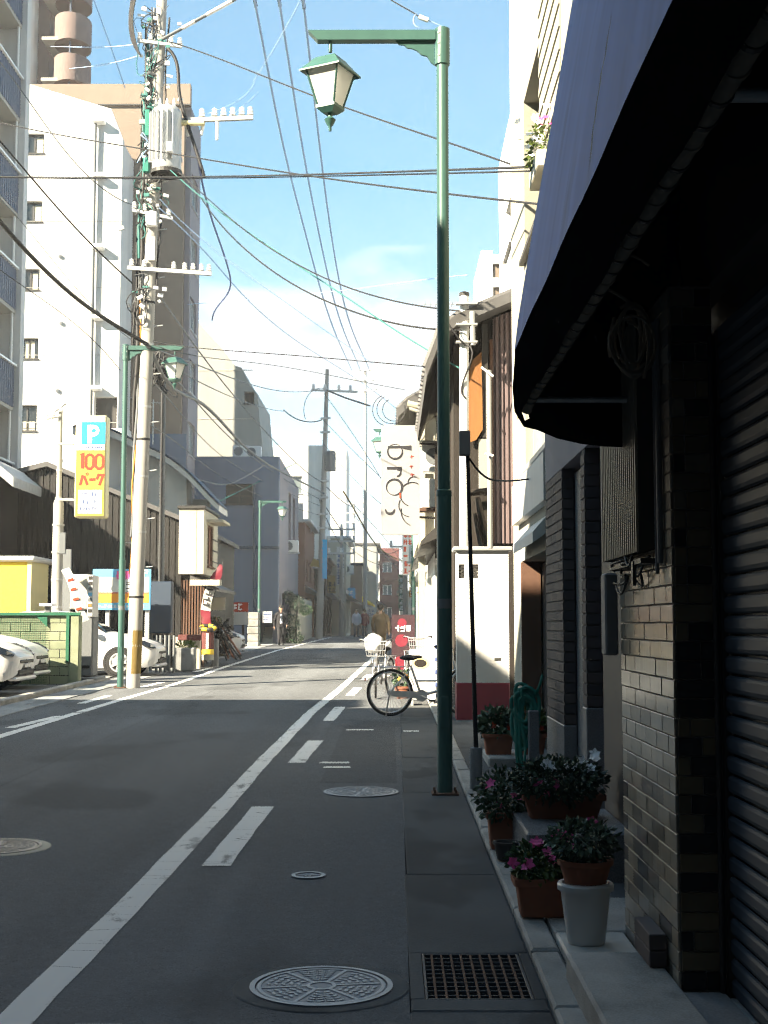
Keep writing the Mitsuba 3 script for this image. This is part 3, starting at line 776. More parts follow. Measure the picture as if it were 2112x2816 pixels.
# lap siding boards on the nearer part
for k in range(36):
    z = 3.4 + k * 0.20
    for (a, b) in ([(2.42, 3.6)] if z < 10.4 else [(0.1, 3.6)]):
        m = MB(); zz = [z, z + 0.197]
        O2 = O + UP * 0
        v = [O + RIGHTW * x + UP * zq + np.cross(RIGHTW, UP) * dq for x in (a, b) for zq, dq in ((z, 0.002), (z, 0.020), (z + 0.196, 0.006), (z + 0.196, 0.002))]
        m.raw(v, [(0, 1, 5, 4), (1, 2, 6, 5), (2, 3, 7, 6), (0, 3, 2, 1), (4, 5, 6, 7)])
        put('siding_board', m, 'cream_siding', cb)
for (x0, z0, x1, z1) in hol[:2]:
    wd = window(cb, O, RIGHTW, x0, z0, x1, z1, 'frame_dark', 'glass_dark', 0.52, (1,), 0.05)
    bl = MB()
    for k in range(22): wallbox(bl, O, RIGHTW, x0 + 0.05, x1 - 0.05, z0 + 0.05 + k * 0.055, z0 + 0.075 + k * 0.055, -0.46, -0.43)
    put('blind', bl, 'cable_grey', wd, kind='stuff')
window(cb, O, RIGHTW, *[hol[2][i] for i in (0, 1, 2, 3)], 'frame_alu', 'glass_pale', 0.10, (1,), 0.05)
door = put('door', wallbox(MB(), O, RIGHTW, 0.8, 2.65, 0.06, 2.18, -0.26, -0.22), 'old_wood', cb)
for a_, b_ in ((0.752, 0.80), (2.65, 2.698)): put('jamb', wallbox(MB(), O, RIGHTW, a_, b_, 0.06, 2.19, -0.2, 0.012), 'rust', door)
cn = put('door_canopy', MB().raw([O + RIGHTW * x + UP * z + np.array([-1.0, 0, 0]) * d for x in (1.10, 2.62) for d, z in ((0.0, 2.36), (0.0, 2.52), (0.14, 2.36), (0.14, 2.26))], [(0, 1, 2, 3), (4, 7, 6, 5), (1, 5, 6, 2), (0, 3, 7, 4), (2, 6, 7, 3)]), 'white_panel', cb)
put('signboard', wallbox(MB(), O, RIGHTW, 0.55, 2.9, 2.62, 3.06, 0.003, 0.08), 'white_panel', cb)
fb = thing('flower_box', 'window box of white and pink flowers high on the cream building', 'flower box')
fc = np.array((1.402, 9, 5.878))
put('trough', MB().bevel(fc[0] - 0.10, fc[0] + 0.14, fc[1] - 0.35, fc[1] + 0.35, fc[2] - 0.30, fc[2] - 0.14, 0.01), 'cream_plaster', fb)
rng = np.random.default_rng(21)
put('foliage', leaves(rng, fc + [0, 0, -0.02], (0.15, 0.4, 0.22), 420, 0.05), 'leaf_5', fb)
put('white_blossom', flowers(rng, [fc + rng.normal(size=3) * [0.08, 0.22, 0.12] + [-0.06, -0.05, 0.04] for _ in range(26)], 0.045), 'white_paint', fb)
put('pink_blossom', flowers(rng, [fc + rng.normal(size=3) * [0.05, 0.14, 0.06] + [0.02, -0.1, 0.20] for _ in range(8)], 0.04), 'pink', fb)

# ------------------------------------------------------------------ white shed with a red base
shed = thing('white_shed', 'white panelled shed with a dark red base and two small vents', 'shed')
SY = 13.9
sx0, sx1 = 0.90, 1.624
zt, zr = 2.522, 0.708
s = sg.box(sx0, zr, sx1, zt)
vents = [(0.935, 2.144, 1.012, 2.336), (1.095, 2.144, 1.204, 2.336), (1.419, 1.005, 1.515, 1.049)]
for q in vents: s = s.difference(sg.box(q[0], q[1], q[2], q[3]))
m = MB().poly(s, 0.06, (0, SY, 0), NEAR, UP, -0.06); m.box(sx0 + 0.01, sx1 - 0.01, SY + 0.062, SY + 0.33, 0.15, zt - 0.01)
put('panel', m, 'white_panel', shed)
put('base', MB().bevel(sx0 - 0.006, sx1 + 0.006, SY - 0.012, SY + 0.32, 0.19, zr - 0.002, 0.006), 'red_panel', shed)
put('coping', MB().bevel(sx0 - 0.04, sx1 + 0.05, SY - 0.05, SY + 0.34, zt + 0.002, zt + 0.06, 0.01), 'galvanised', shed)
for q in vents[:2]:
    m = MB()
    for k in range(4): m.box(q[0], q[2], SY + 0.02, SY + 0.035, q[1] + (q[3] - q[1]) * (k + 0.1) / 4, q[1] + (q[3] - q[1]) * (k + 0.5) / 4)
    put('vent', m, 'frame_dark', shed)
solo('drainpipe', 'grey drainpipe at the corner beside the white shed', 'pipe', MB().tube([(sx1 + 0.10, SY - 0.08, 0.2), (sx1 + 0.10, SY - 0.08, 2.62)], 0.035, 10), 'galvanised', True)

# ------------------------------------------------------------------ old wooden house with pink sheet cladding
oh = thing('wooden_house', 'old dark timber house with pink corrugated cladding and a sagging eave', 'building')
HY = 14.85
verge = [(1.987, 14.6, 6.465), (1.829, 14.6, 6.396), (1.232, 14.6, 6.146), (0.993, 14.6, 6.049), (0.719, 14.6, 5.841), (0.499, 14.6, 5.254)]
vx = np.array([(p[0], p[2]) for p in verge]); vx = np.vstack([[4.6, vx[0, 1] + 0.5], vx])
wl = [(0.93, 0.1), (4.6, 0.1), (4.6, 6.6)] + [(x, z - 0.16) for x, z in vx[1:] if x > 0.93] + [(0.93, 5.7)]
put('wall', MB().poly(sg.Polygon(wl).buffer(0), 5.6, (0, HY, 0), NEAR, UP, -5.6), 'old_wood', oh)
up = [(x, z) for x, z in vx]; lo = [(x + 0.02, z - 0.15) for x, z in vx[::-1]]
put('roof', MB().poly(sg.Polygon(up + lo).buffer(0), 6.3, (0, 14.45, 0), NEAR, UP, -6.3), 'roof_tile', oh)
m = MB()
for k in range(21):
    yy = 14.62 + k * 0.29
    m.tube([(vx[i, 0], yy, vx[i, 1] + 0.03) for i in range(1, len(vx))], 0.055, 6)
put('ridge_tile', m, 'roof_tile', oh)
px0 = 1.522
ptop = lambda x: float(np.interp(px0 + x, vx[::-1, 0], vx[::-1, 1])) - 0.2
put('cladding', corrugated((px0, 14.82, 0), NEAR, 1.5, 2.70, 6.0, 0.075, 0.022, ptop), 'pink_sheet', oh)
put('trim', MB().box(px0 - 0.05, px0 - 0.004, 14.79, 14.848, 2.7, 5.75), 'rust', oh)
for (p, q, mat) in [((1.302, 14.8, 3.466), (1.492, 14.8, 4.253), 'grey_wall'), ((1.355, 14.8, 4.274), (1.504, 14.8, 5.984), 'frame_dark')]:
    put('board', MB().box(p[0], q[0] - 0.06, 14.80, 14.846, p[2], q[2]), mat, oh)
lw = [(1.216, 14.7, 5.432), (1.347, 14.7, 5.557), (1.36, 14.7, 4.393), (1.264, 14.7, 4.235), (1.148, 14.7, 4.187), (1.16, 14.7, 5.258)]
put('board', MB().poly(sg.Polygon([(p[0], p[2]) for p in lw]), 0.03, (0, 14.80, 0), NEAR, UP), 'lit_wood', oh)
m = MB()
for (a, b) in [((1.259, 14.7, 3.364), (1.424, 14.7, 2.649)), ((1.203, 14.7, 3.125), (1.356, 14.7, 2.581)), ((1.055, 14.7, 3.426), (1.477, 14.7, 3.466))]: m.tube([a, b], 0.05, 4)
put('strut', m, 'old_wood', oh)
for k in range(5): put('lattice_post', MB().box(0.86, 0.928, 15.6 + k, 15.66 + k, 2.8, 5.0), 'old_wood', oh)

# ------------------------------------------------------------------ plaster house beyond, white shop front, and blocks behind
ph = thing('plaster_house', 'old house of pale plaster with a tiled gable roof behind the vertical white sign', 'building')
g = [(1.275, 21, 6.75), (1.079, 21, 6.631), (0.354, 21, 6.236), (0.129, 21, 6.019)]
gx = [(6.0, g[0][2] + 1.6)] + [(p[0], p[2]) for p in g]
put('wall', MB().poly(sg.Polygon([(0.62, 3.4), (6.0, 3.4), (6.0, gx[0][1] - 0.2)] + [(x, z - 0.15) for x, z in gx[1:] if x > 0.62] + [(0.62, 5.9)]).buffer(0), 7.0, (0, 21.3, 0), NEAR, UP, -7.0), 'cream_plaster', ph)
put('roof', MB().poly(sg.Polygon(gx + [(x + 0.02, z - 0.16) for x, z in gx[::-1]]).buffer(0), 7.6, (0, 20.9, 0), NEAR, UP, -7.6), 'roof_tile', ph)
m = MB()
for k in range(26):
    yy = 21.05 + k * 0.28
    m.tube([(x, yy, z + 0.03) for x, z in gx[1:]], 0.06, 6)
put('ridge_tile', m, 'roof_tile', ph)
put('beam', MB().tube([(0.337, 20.6, 6.068), (1.247, 20.6, 5.864)], 0.07, 8).tube([(0.375, 20.6, 5.971), (1.218, 20.6, 5.68)], 0.04, 8), 'cream_plaster', ph)
put('post', MB().box(0.58, 0.72, 21.18, 21.29, 0.2, 5.9), 'cream_plaster', ph)
ac = thing('air_conditioner', 'upper white air conditioner unit stacked on the wall beside the hanging sign', 'air conditioner', None)
c = np.array((0.807, 20.2, 4.909)); put('case', MB().bevel(c[0] - 0.18, c[0] + 0.30, 20.2, 20.55, c[2] - 0.32, c[2] + 0.32, 0.02), 'white_plastic', ac)
put('grille', MB().lathe([(0.0, 0), (0.17, 0), (0.17, 0.012), (0.0, 0.012)], (0, 0, 0), 20, M=xf((c[0] + 0.06, 20.198, c[2])) @ rot([1, 0, 0], 90)), 'cable_grey', ac)
ac = thing('air_conditioner', 'lower white air conditioner unit beside the hanging sign on rusty brackets', 'air conditioner', None)
c = np.array((0.796, 20.2, 4.156)); put('case', MB().bevel(c[0] - 0.20, c[0] + 0.30, 20.2, 20.55, c[2] - 0.30, c[2] + 0.30, 0.02), 'white_plastic', ac)
put('bracket', MB().box(c[0] - 0.22, c[0] + 0.33, 20.15, 20.6, c[2] - 0.36, c[2] - 0.303), 'rust', ac)
wsx = 0.94
ws = thing('white_shop', 'low white shop front in sun behind the parked bicycles', 'building')
Ow = np.array([wsx, 34.0, 0.0])
hol = [(1.0, 0.6, 3.4, 2.7), (4.4, 0.6, 7.0, 2.7), (8.2, 0.6, 10.6, 2.7), (12.2, 0.6, 14.2, 2.8)]
put('wall', wallsheet(MB(), Ow, RIGHTW, [(0, 0), (17.2, 0), (17.2, 3.5), (0, 3.5)], hol, 0.2).box(wsx + 0.21, 5, 16.85, 33.9, 0, 3.45).box(wsx + 0.002, 5, 16.78, 16.8, 0, 3.48), 'white_plaster', ws)
for h in hol: window(ws, Ow, RIGHTW, *h, 'frame_alu', 'glass_pale', 0.15, (1, 2), 0.05)
put('canopy', MB().raw([(wsx - d, y, z) for y in (17.3, 26.0) for d, z in ((-0.003, 3.05), (-0.003, 3.35), (0.42, 2.95), (0.42, 2.88))], [(0, 1, 2, 3), (4, 7, 6, 5), (1, 5, 6, 2), (0, 3, 7, 4), (2, 6, 7, 3)]), 'frame_dark', ws)
put('shop_panel', MB().box(wsx - 0.25, wsx - 0.003, 26.5, 33.0, 2.9, 4.6), 'white_panel', ws)
for i, (y0, y1, x0, z1, mat) in enumerate([(34.3, 44, 1.1, 6.8, 'cream_plaster'), (44.3, 56, 1.35, 5.2, 'white_plaster'), (56.5, 72, 2.2, 8.5, 'cream_plaster')]):
    b = thing('row_building', ['cream two-storey shop on the right just past the white shop front', 'low white shop far down the right side', 'cream block at the far right end of the street'][i], 'building')
    O3 = np.array([x0, y1, 0.0]); L = y1 - y0
    hol = [(a, z, a + 1.4, z + 1.3) for a in np.arange(1.0, L - 1.5, 2.6) for z in np.arange(3.6, z1 - 1.4, 2.6)] + [(a, 0.7, a + 2.2, 2.9) for a in np.arange(0.8, L - 2.3, 3.2)]
    put('wall', wallsheet(MB(), O3, RIGHTW, [(0, 0), (L, 0), (L, z1), (0, z1)], hol, 0.2).box(x0 + 0.21, 8, y0 + 0.02, y1 - 0.02, 0, z1 - 0.05).box(x0 + 0.002, 8, y0 - 0.02, y0, 0, z1 - 0.01), mat, b)
    for h in hol: window(b, O3, RIGHTW, *h, 'frame_alu', 'glass_pale', 0.14, (1,), 0.06, sill=False)
pb = thing('pale_block', 'tall pale block rising behind the pink clad house', 'building')
ptz = 11.441; pxx = 2.349
O4 = np.array([pxx, 21.4, 0.0]); hol = [(1.3, 8.9, 2.3, 9.9), (1.0, 6.6, 2.2, 7.8), (2.7, 6.6, 3.9, 7.8)]
put('wall', wallsheet(MB(), O4, RIGHTW, [(0, 0), (7.5, 0), (7.5, ptz + 0.4), (0, ptz)], hol, 0.25).box(pxx + 0.26, 9, 13.95, 21.38, 0, ptz - 0.1).box(pxx + 0.002, 9, 21.38, 21.4, 0, ptz - 0.02), 'white_plaster', pb)
for h in hol: window(pb, O4, RIGHTW, *h, 'frame_dark', 'glass_dark', 0.15, (1,), 0.06)
tw = thing('stair_tower', 'slim white stair tower with tan bands above the timber house roof', 'building')
a, b = (2.837, 31, 11.778), (3.355, 31, 13.259)
put('wall', MB().box(a[0], b[0] - 0.15, 31.0, 34, 0, b[2]), 'white_plaster', tw)
put('band', MB().box(b[0] - 0.15, b[0] + 0.25, 31.05, 34, 0, b[2] - 0.2), 'brown_tile', tw)
for k in range(4): put('ledge', MB().box(b[0] - 0.16, b[0] + 0.3, 30.95, 31.04, b[2] - 0.15 - 0.75 * k - 0.3, b[2] - 0.15 - 0.75 * k), 'white_plaster', tw)

# ------------------------------------------------------------------ hanging sign with vertical lettering
hs = thing('hanging_sign', 'tall white rounded sign lettered with large black vertical letters', 'sign')
s0, s1 = (-0.198, 19.5, 3.25), (0.554, 19.5, 5.403)
SW, SH = s1[0] - s0[0], s1[2] - s0[2]
put('case', MB().poly(sg.box(0.07, 0.07, SW - 0.07, SH - 0.07).buffer(0.07, 6), 0.16, (s0[0], 19.66, s0[2]), NEAR, UP, 0), 'sign_white', hs)


def at_px(u, v): return ((u - 823) / 83 * SW, (1155 - v) / 237 * SH)


def crescent(c, R, r, off):
    return sg.Point(c).buffer(R, 24).difference(sg.Point(c[0] + off[0], c[1] + off[1]).buffer(r, 24))


k = SW / 83
L = []
# b, r, o, s laid on their side and read downwards
cx, cy = at_px(853, 976); L.append(crescent((cx, cy), 17 * k, 14.6 * k, (-0.1 * k, 1.6 * k))); L.append(sg.box(*at_px(838, 968), *at_px(888, 963.5)))
L.append(sg.Polygon([at_px(870, 969), at_px(888, 973), at_px(888, 962), at_px(870, 964)]))
L.append(sg.box(*at_px(836, 1014), *at_px(866, 1009))); L.append(sg.Polygon([at_px(858, 1016), at_px(867, 1018), at_px(867, 1008), at_px(858, 1009)]))
L.append(crescent(at_px(857, 1021), 9.5 * k, 8.0 * k, (-1.6 * k, 1.0 * k)).intersection(sg.box(*at_px(857, 1032), *at_px(870, 1011))))
L.append(crescent(at_px(852, 1052), 18.5 * k, 15.5 * k, (-1.4 * k, -1.2 * k)))
L.append(crescent(at_px(842, 1102), 10.5 * k, 9.0 * k, (0, 4.2 * k)).intersection(sg.box(*at_px(830, 1114), *at_px(856, 1100))))
for grp in ([0, 1, 2], [3, 4, 5], [6], [7]): put('letter', MB().poly(shapely.union_all([L[i].intersection(sg.box(0.02, 0.02, SW - 0.02, SH - 0.02)) for i in grp]), 0.012, (s0[0], 19.50, s0[2]), NEAR, UP, 0.001), 'ink', hs)
arc = lambda c, r, a0, a1, w: stroke([(at_px(*c)[0] + r * k * math.cos(math.radians(t)), at_px(*c)[1] + r * k * math.sin(math.radians(t))) for t in np.linspace(a0, a1, 24)], w * k)
S2 = [arc((890, 1068), 26, 60, 250, 2.0), arc((885, 1092), 24, 150, 265, 1.6), arc((900, 1104), 34, 170, 245, 1.8), arc((893, 1042), 12, 60, 200, 1.6)]
put('emblem', MB().poly(shapely.union_all(S2).intersection(sg.box(0.02, 0.02, SW - 0.015, SH - 0.02)), 0.012, (s0[0], 19.50, s0[2]), NEAR, UP, 0.0015), 'ink', hs)
kana = []
for (u, v) in [(889, 987), (888, 1008), (890, 1026)]:
    x, y = at_px(u, v); d = 4.0 * k
    kana += [stroke([(x - d, y), (x + d, y + 0.4 * d)], 0.9 * k), stroke([(x - 0.2 * d, y + d), (x, y - 0.9 * d)], 0.9 * k)]
x, y = at_px(862, 1067); kana.append(sg.box(x + 0.5 * k, y - 9 * k, x + 4 * k, y + 2 * k))
put('red_lettering', kind='stuff', mb=MB().poly(shapely.union_all(kana), 0.012, (s0[0], 19.50, s0[2]), NEAR, UP, 0.002), mat='sign_red', parent=hs)
m = MB()
for zz in (s0[2] + 0.35, s1[2] - 0.35): m.tube([(s1[0] - 0.02, 19.58, zz), (1.0, 19.8, zz)], 0.025, 6)
put('bracket', m, 'frame_dark', hs)

# ------------------------------------------------------------------ left side: blocks beside and behind the camera, whose shade fills the foreground
ob = thing('terrace_block', 'plain apartment block left of the camera outside the picture, shading the foreground', 'building')
w = MB().box(-14, -6.8, -46, -3.0, -1, 30).box(-14, -6.8, -2.998, 4.0, -1, 10.1).box(-14, -6.8, 4.002, 9.9, -1, 6.9).box(-24, -14.002, -46, 9.9, -1, 8.2).box(-24, -10.0, 9.902, 11.2, -1, 7.1)
put('wall', w, 'brown_tile', ob)
for k in range(4): put('window', MB().box(-6.80, -6.76, -6 + 3 * k, -4.4 + 3 * k, 4.2, 5.6), 'glass_dark', ob)
rb = thing('rear_block', 'concrete block on the right behind the camera, outside the picture', 'building')
put('wall', MB().box(1.3, 14, -46, -30.1, -1, 30).box(-30, 30, -64, -54, -2, 26), 'old_wood', rb)


def roofband(mb, line, t, y0, y1):
    """A roof edge following the (x, z) line, t thick, from y0 back to y1."""
    up = list(line); lo = [(x, z - t) for x, z in line[::-1]]
    return mb.poly(sg.Polygon(up + lo).buffer(0), y1 - y0, (0, y0, 0), NEAR, UP, -(y1 - y0))


# building with long blue balconies at the left picture edge
bb = thing('balcony_building', 'apartment building with blue panelled balconies at the left picture edge', 'building')
BXF, BYF = -10.718, 28.3
BXE = -10.619
put('wall', MB().box(-20, -11.75, 25.6, 28.3, 0, 24), 'white_plaster', bb)
put('end_wall', MB().bevel(-19.9, BXE, 28.32, 28.62, 0, 24.5, 0.01), 'white_plaster', bb)
for k in range(8):
    zs = 4.75 + 2.82 * (k - 0.0)
    bal = put('balcony', MB().box(-11.745, BXF - 0.06, 25.8, 28.31, zs, zs + 0.24), 'concrete_shade', bb)
    put('parapet', corrugated((BXF - 0.055, 25.8, 0), LEFTW, 2.48, zs + 0.10, zs + 1.28, 0.16, 0.02), 'rail_blue', bal)
    put('coping', MB().box(BXF - 0.09, BXF + 0.03, 25.8, 28.31, zs + 1.285, zs + 1.34), 'white_paint', bal)
    put('drain', MB().tube([(BXF - 0.12, 28.22, zs), (BXF - 0.12, 28.22, zs - 2.5)], 0.04, 8), 'white_plastic', bal, True)
tw2 = thing('round_stair_building', 'brown building with rounded balcony ends at the top left corner', 'building')
p0, p1 = (-17.163, 46, 26.46), (-16.12, 46, 31.107)
put('wall', MB().box(p0[0], p1[0] - 0.5, 47.2, 53, 0, p1[2] + 9), 'pinkish_concrete', tw2)
put('fin', MB().box(p0[0] - 0.9, p0[0] - 0.004, 46.0, 52, 0, p1[2] + 8), 'white_plaster', tw2)
zs0 = (-15.427, 46, 27.314)[2]
for k in range(-2, 4):
    cx = (-15.392, 46, 28.83)[0]; R = 0.86; zb = zs0 + k * 2.02
    bal = put('balcony', MB().lathe([(0, zb), (R, zb), (R, zb + 1.30), (R - 0.12, zb + 1.30), (R - 0.12, zb + 0.2), (0, zb + 0.2)], (cx, 47.0, 0), 28), 'pinkish_concrete', tw2, 30)
    put('slab', MB().box(p1[0] - 0.55, cx, 46.3, 48.5, zb + 0.003, zb + 0.16), 'concrete_shade', bal)
    put('post', MB().tube([(cx + 0.05, 46.4, zb - 0.72), (cx + 0.05, 46.4, zb)], 0.05, 6), 'rail_blue', bal)

# white block with small windows
wb = thing('white_block', 'bright white apartment block with a column of small windows and drainpipe', 'building')
WY = 42.0
xs = lambda p: (p[0], p[2])
out = [xs((-22.15, 42, 26.68)), ((-22.15, 42, 26.68)[0], 0.3), ((-11.539, 42, 22.332)[0], 0.3), xs((-11.539, 42, 22.332)), xs((-12.06, 42, 23.665)), xs((-16.73, 42, 25.116))]
hol = []
for (a, b) in [((-15.812, 42, 21.706), (-14.914, 42, 22.584)), ((-15.804, 42, 18.696), (-14.93, 42, 19.607)), ((-15.835, 42, 15.732), (-14.986, 42, 16.656)), ((-15.846, 42, 12.754), (-14.98, 42, 13.649)), ((-15.893, 42, 9.663), (-14.977, 42, 10.769))]:
    hol.append((a[0], a[2], b[0], b[2]))
rec = ((-12.565, 42, 9.641), (-11.591, 42, 11.122)); hrec = (rec[0][0], rec[0][2], rec[1][0], rec[1][2])
wl = wallsheet(MB(), (0, WY, 0), NEAR, out, hol + [hrec], 0.3)
xr = (-11.539, 42, 22.332)[0]
wl.box(-21.5, xr - 0.004, 42.31, 43.9, 0.3, (-11.538, 42, 22.229)[2])
put('wall', wl, 'white_plaster', wb)
for i, h in enumerate(hol):
    window(wb, (0, WY, 0), NEAR, *h, 'frame_dark', 'glass_dark', 0.16, (1,), 0.06, curtain=[(0.5, 0.95, 0.1), (0.45, 0.95, 0.12), (0.5, 0.9, 0.1), (0.2, 0.8, 0.05), (0.1, 0.9, 0.55)][i])
put('loggia', MB().box(hrec[0] + 0.01, hrec[2] - 0.01, 42.28, 42.305, hrec[1], hrec[3]), 'frame_dark', wb)
pq, pr = (-12.684, 41.85, 23.035), (-12.648, 41.85, 10.241)
dp = put('drainpipe', MB().tube([(pq[0], 41.86, pq[2]), (pr[0], 41.86, pr[2])], 0.065, 10), 'cable_grey', wb, True)
for (a, b) in [((-12.777, 41.9, 22.938), (-12.261, 41.9, 23.06)), ((-12.713, 41.9, 20.534), (-12.259, 41.9, 20.655)), ((-12.696, 41.9, 17.42), (-12.204, 41.9, 17.54)), ((-12.68, 41.9, 14.375), (-12.191, 41.9, 14.494)), ((-12.664, 41.9, 11.357), (-12.216, 41.9, 11.475))]:
    put('hood', MB().bevel(a[0], b[0], 41.62, 41.998, a[2], b[2] + 0.05, 0.02), 'white_paint', wb)
wx0_, wx1_ = (-17.469, 42, 16.257)[0], (-11.499, 42, 16.248)[0]
for k, zj in enumerate(np.arange(4.2, 21.0, 2.9)): put('floor_joint', MB().box(wx0_, wx1_, 41.985, 41.999, zj, zj + 0.025), 'concrete_shade', wb)
for k, zj in enumerate(np.arange(5.6, 20.0, 2.9)): put('vent_hood', MB().lathe([(0.0, 0.0), (0.09, 0.0), (0.09, 0.10), (0.0, 0.13)], (0, 0, 0), 12, M=xf(((-14.147, 42, 16.252)[0] + 0.1 * (k % 2), 41.998, zj)) @ rot([1, 0, 0], 90)), 'galvanised', wb)
m = MB(); pts = [(-11.828, 41.7, 9.23), (-11.252, 41.7, 9.621)]; m.box(pts[0][0], pts[1][0] + 0.3, 41.2, 41.99, pts[0][2], pts[1][2])
put('ledge', m, 'white_plaster', wb)

# tall brown block behind it
br = thing('brown_block', 'tall brown tiled apartment block behind the big utility pole', 'building')
b0, b1, b2 = (-13.954, 44, 25.866), (-9.051, 44, 25.855), (-9.037, 46, 24.309)
HB = b1[2]
put('wall', MB().box(-17.5, b1[0] - 0.26, 44.0, 46.5, 0.3, HB - 0.3).box(-17.5, b1[0], 43.95, 44.25, HB - 0.95, HB), 'brown_tile', br)
put('parapet_line', MB().box(-17.45, b1[0] + 0.03, 43.90, 43.948, HB - 1.02, HB - 0.955), 'frame_dark', br)
O = np.array([b1[0], 44.0, 0.0]); hol = [(0.5, z, 1.9, z + 1.5) for z in np.arange(3.4, HB - 3, 2.85)]
put('side_wall', wallsheet(MB(), O, LEFTW, [(0.26, 0.3), (2.5, 0.3), (2.5, HB - 1), (0.26, HB - 1)], hol, 0.25), 'lilac_wall', br)
for h in hol: window(br, O, LEFTW, *h, 'frame_alu', 'glass_pale', 0.12, (1,), 0.06)
for k in range(6): put('pilaster', MB().box(-11.1 + 0.02, -10.75, 43.90, 43.998, 2.0 + 3.6 * k, 5.58 + 3.6 * k), 'lilac_wall', br)
put('base_band', MB().box(-11.1, b1[0] + 0.02, 43.88, 43.96, 8.933 - 1, 9.902), 'blue_wall', br)

# stepped grey block beyond
gb = thing('stepped_block', 'pale grey block with a stepped sloping roofline behind the blue-grey building', 'building')
gy = 58.0
go = [(-11.976, 58, 10.62), (-12.086, 58, 19.426), (-11.322, 58, 19.204), (-10.276, 58, 18.046), (-10.057, 58, 17.825), (-9.123, 58, 16.616), (-8.743, 58, 16.505), (-8.219, 58, 15.409), (-7.809, 58, 14.971), (-7.69, 58, 13.606), (-7.488, 58, 11.838), (-7.406, 58, 8.187)]
gp = [xs(p) for p in go]; gp[0] = (gp[0][0], 0.5); gp[-1] = (gp[-1][0], 0.5)
gh = [((-8.588, 58, 14.371)[0], (-8.588, 58, 14.371)[2], (-7.999, 58, 15.081)[0], (-7.999, 58, 15.081)[2])]
put('wall', wallsheet(MB(), (0, gy, 0), NEAR, gp, gh, 6.0), 'grey_wall', gb)
window(gb, (0, gy, 0), NEAR, *gh[0], 'frame_dark', 'glass_dark', 0.25, (1,), 0.08)
seam = MB()
for v in ((-11.485, 57.9, 16.318), (-11.452, 57.9, 13.452)): seam.box(v[0], v[0] + 3.4, 57.97, 57.999, v[2], v[2] + 0.06)
put('seam', seam, 'concrete_shade', gb)

# blue-grey building on the street
bl = thing('blue_building', 'blue-grey rendered building with a dark entrance facing the street lamp', 'building')
BY = 46.0; bx = (-5.157, 46, 4.672)[0]; bt = (-5.444, 46, 9.247)[2]
bw = ((-7.623, 46, 7.039), (-6.374, 46, 7.98)); hb = [(bw[0][0], bw[0][2], bw[1][0], bw[1][2])]
e0, e1 = (-6.608, 46, 0.49), (-5.224, 46, 1.964); he = (e0[0], 0.3, e1[0], e1[2])
lx = (-9.618, 46, 4.674)[0]
put('wall', wallsheet(MB(), (0, BY, 0), NEAR, [(lx, 0.3), (bx, 0.3), (bx, bt), (lx, bt)], hb + [he], 0.3).box(lx, bx - 0.3, 48.4, 55.6, 0.3, bt - 0.05).box(lx, he[0] - 0.02, 46.31, 48.4, 0.3, bt - 0.05).box(he[0] - 0.018, bx - 0.3, 46.31, 48.4, he[3] + 0.3, bt - 0.05), 'blue_wall', bl)
window(bl, (0, BY, 0), NEAR, *hb[0], 'frame_dark', 'glass_dark', 0.15, (1,), 0.06, transom=0.42)
put('string_course', MB().box(lx, bx + 0.03, 45.95, 45.998, 4.971, 5.098), 'navy', bl)
dp2 = put('downpipe', MB().tube([(-6.283, 45.9, 6.366), (-6.296, 45.9, 7.966)], 0.05, 8).tube([(-6.248, 45.9, 2.131), (-6.283, 45.9, 6.366)], 0.05, 8), 'navy', bl)
O = np.array([bx, 46.302, 0.0]); hs_ = [(1.2, 1.0, 2.6, 3.0), (4.0, 5.6, 5.2, 8.2), (6.2, 5.6, 7.4, 8.2), (3.4, 0.9, 7.0, 3.1)]
put('side_wall', wallsheet(MB(), O, LEFTW, [(0, 0.3), (9.4, 0.3), (9.4, bt - 0.2), (0, bt)], hs_, 0.28), 'lilac_wall', bl)
for h in hs_: window(bl, O, LEFTW, *h, 'frame_dark', 'glass_dark', 0.18, (1,), 0.07)
m = MB()
for k in range(5): m.bevel(he[0] + 0.65, he[2] - 0.02, 46.35 + 0.32 * k, 48.3, 0.55 + 0.17 * k, 0.72 + 0.17 * k - 0.004, 0.01)
stp = put('steps', m, 'concrete_shade', bl)
sp = thing('notice_plate', 'small white notice plate over the dark entrance', 'sign')
put('plate', MB().bevel(-5.847, -5.389, 45.6, 45.64, 1.584, 2.106, 0.01), 'white_panel', sp)
m = MB()
for k in range(3): m.box(-5.784, -5.784 + 0.34 - 0.07 * k, 45.588, 45.598, 1.96 - 0.12 * k, 1.96 - 0.12 * k + 0.04)
put('lettering', m, 'ink_blue', sp)

# dark sheet-clad gable house at the back of the car park
dh = thing('dark_gable_house', 'wide dark brown sheet-clad gable behind the car park', 'building')
DY = 27.0
dl = [(-14.703, 27, 4.555), (-9.279, 27, 5.849), (-5.633, 27, 4.401)]
dx, dz = [p[0] for p in dl], [p[2] for p in dl]
Od = np.array([dx[0], DY, 0.0])
put('cladding', corrugated(Od, NEAR, dx[2] - dx[0], 0.2, 5, 0.17, 0.018, lambda x: float(np.interp(dx[0] + x, dx, dz)) - 0.05), 'dark_metal_sheet', dh)
put('wall', MB().poly(sg.Polygon([(dx[0], 0.2), (dx[2], 0.2)] + [(x, z - 0.06) for x, z in zip(dx[::-1], dz[::-1])]), 9.0, (0, DY + 0.01, 0), NEAR, UP, -9.0), 'dark_metal_sheet', dh)
m = MB(); roofband(m, [(dx[0] - 0.2, dz[0] - 0.05), (dx[1], dz[1] + 0.04), (dx[2] + 0.15, dz[2] - 0.05)], 0.13, 26.85, 36.2)
put('roof', m, 'roof_tile', dh)
lr = thing('lean_to_roof', 'grey pent roof of a lower house at the left edge below the balconies', 'building')
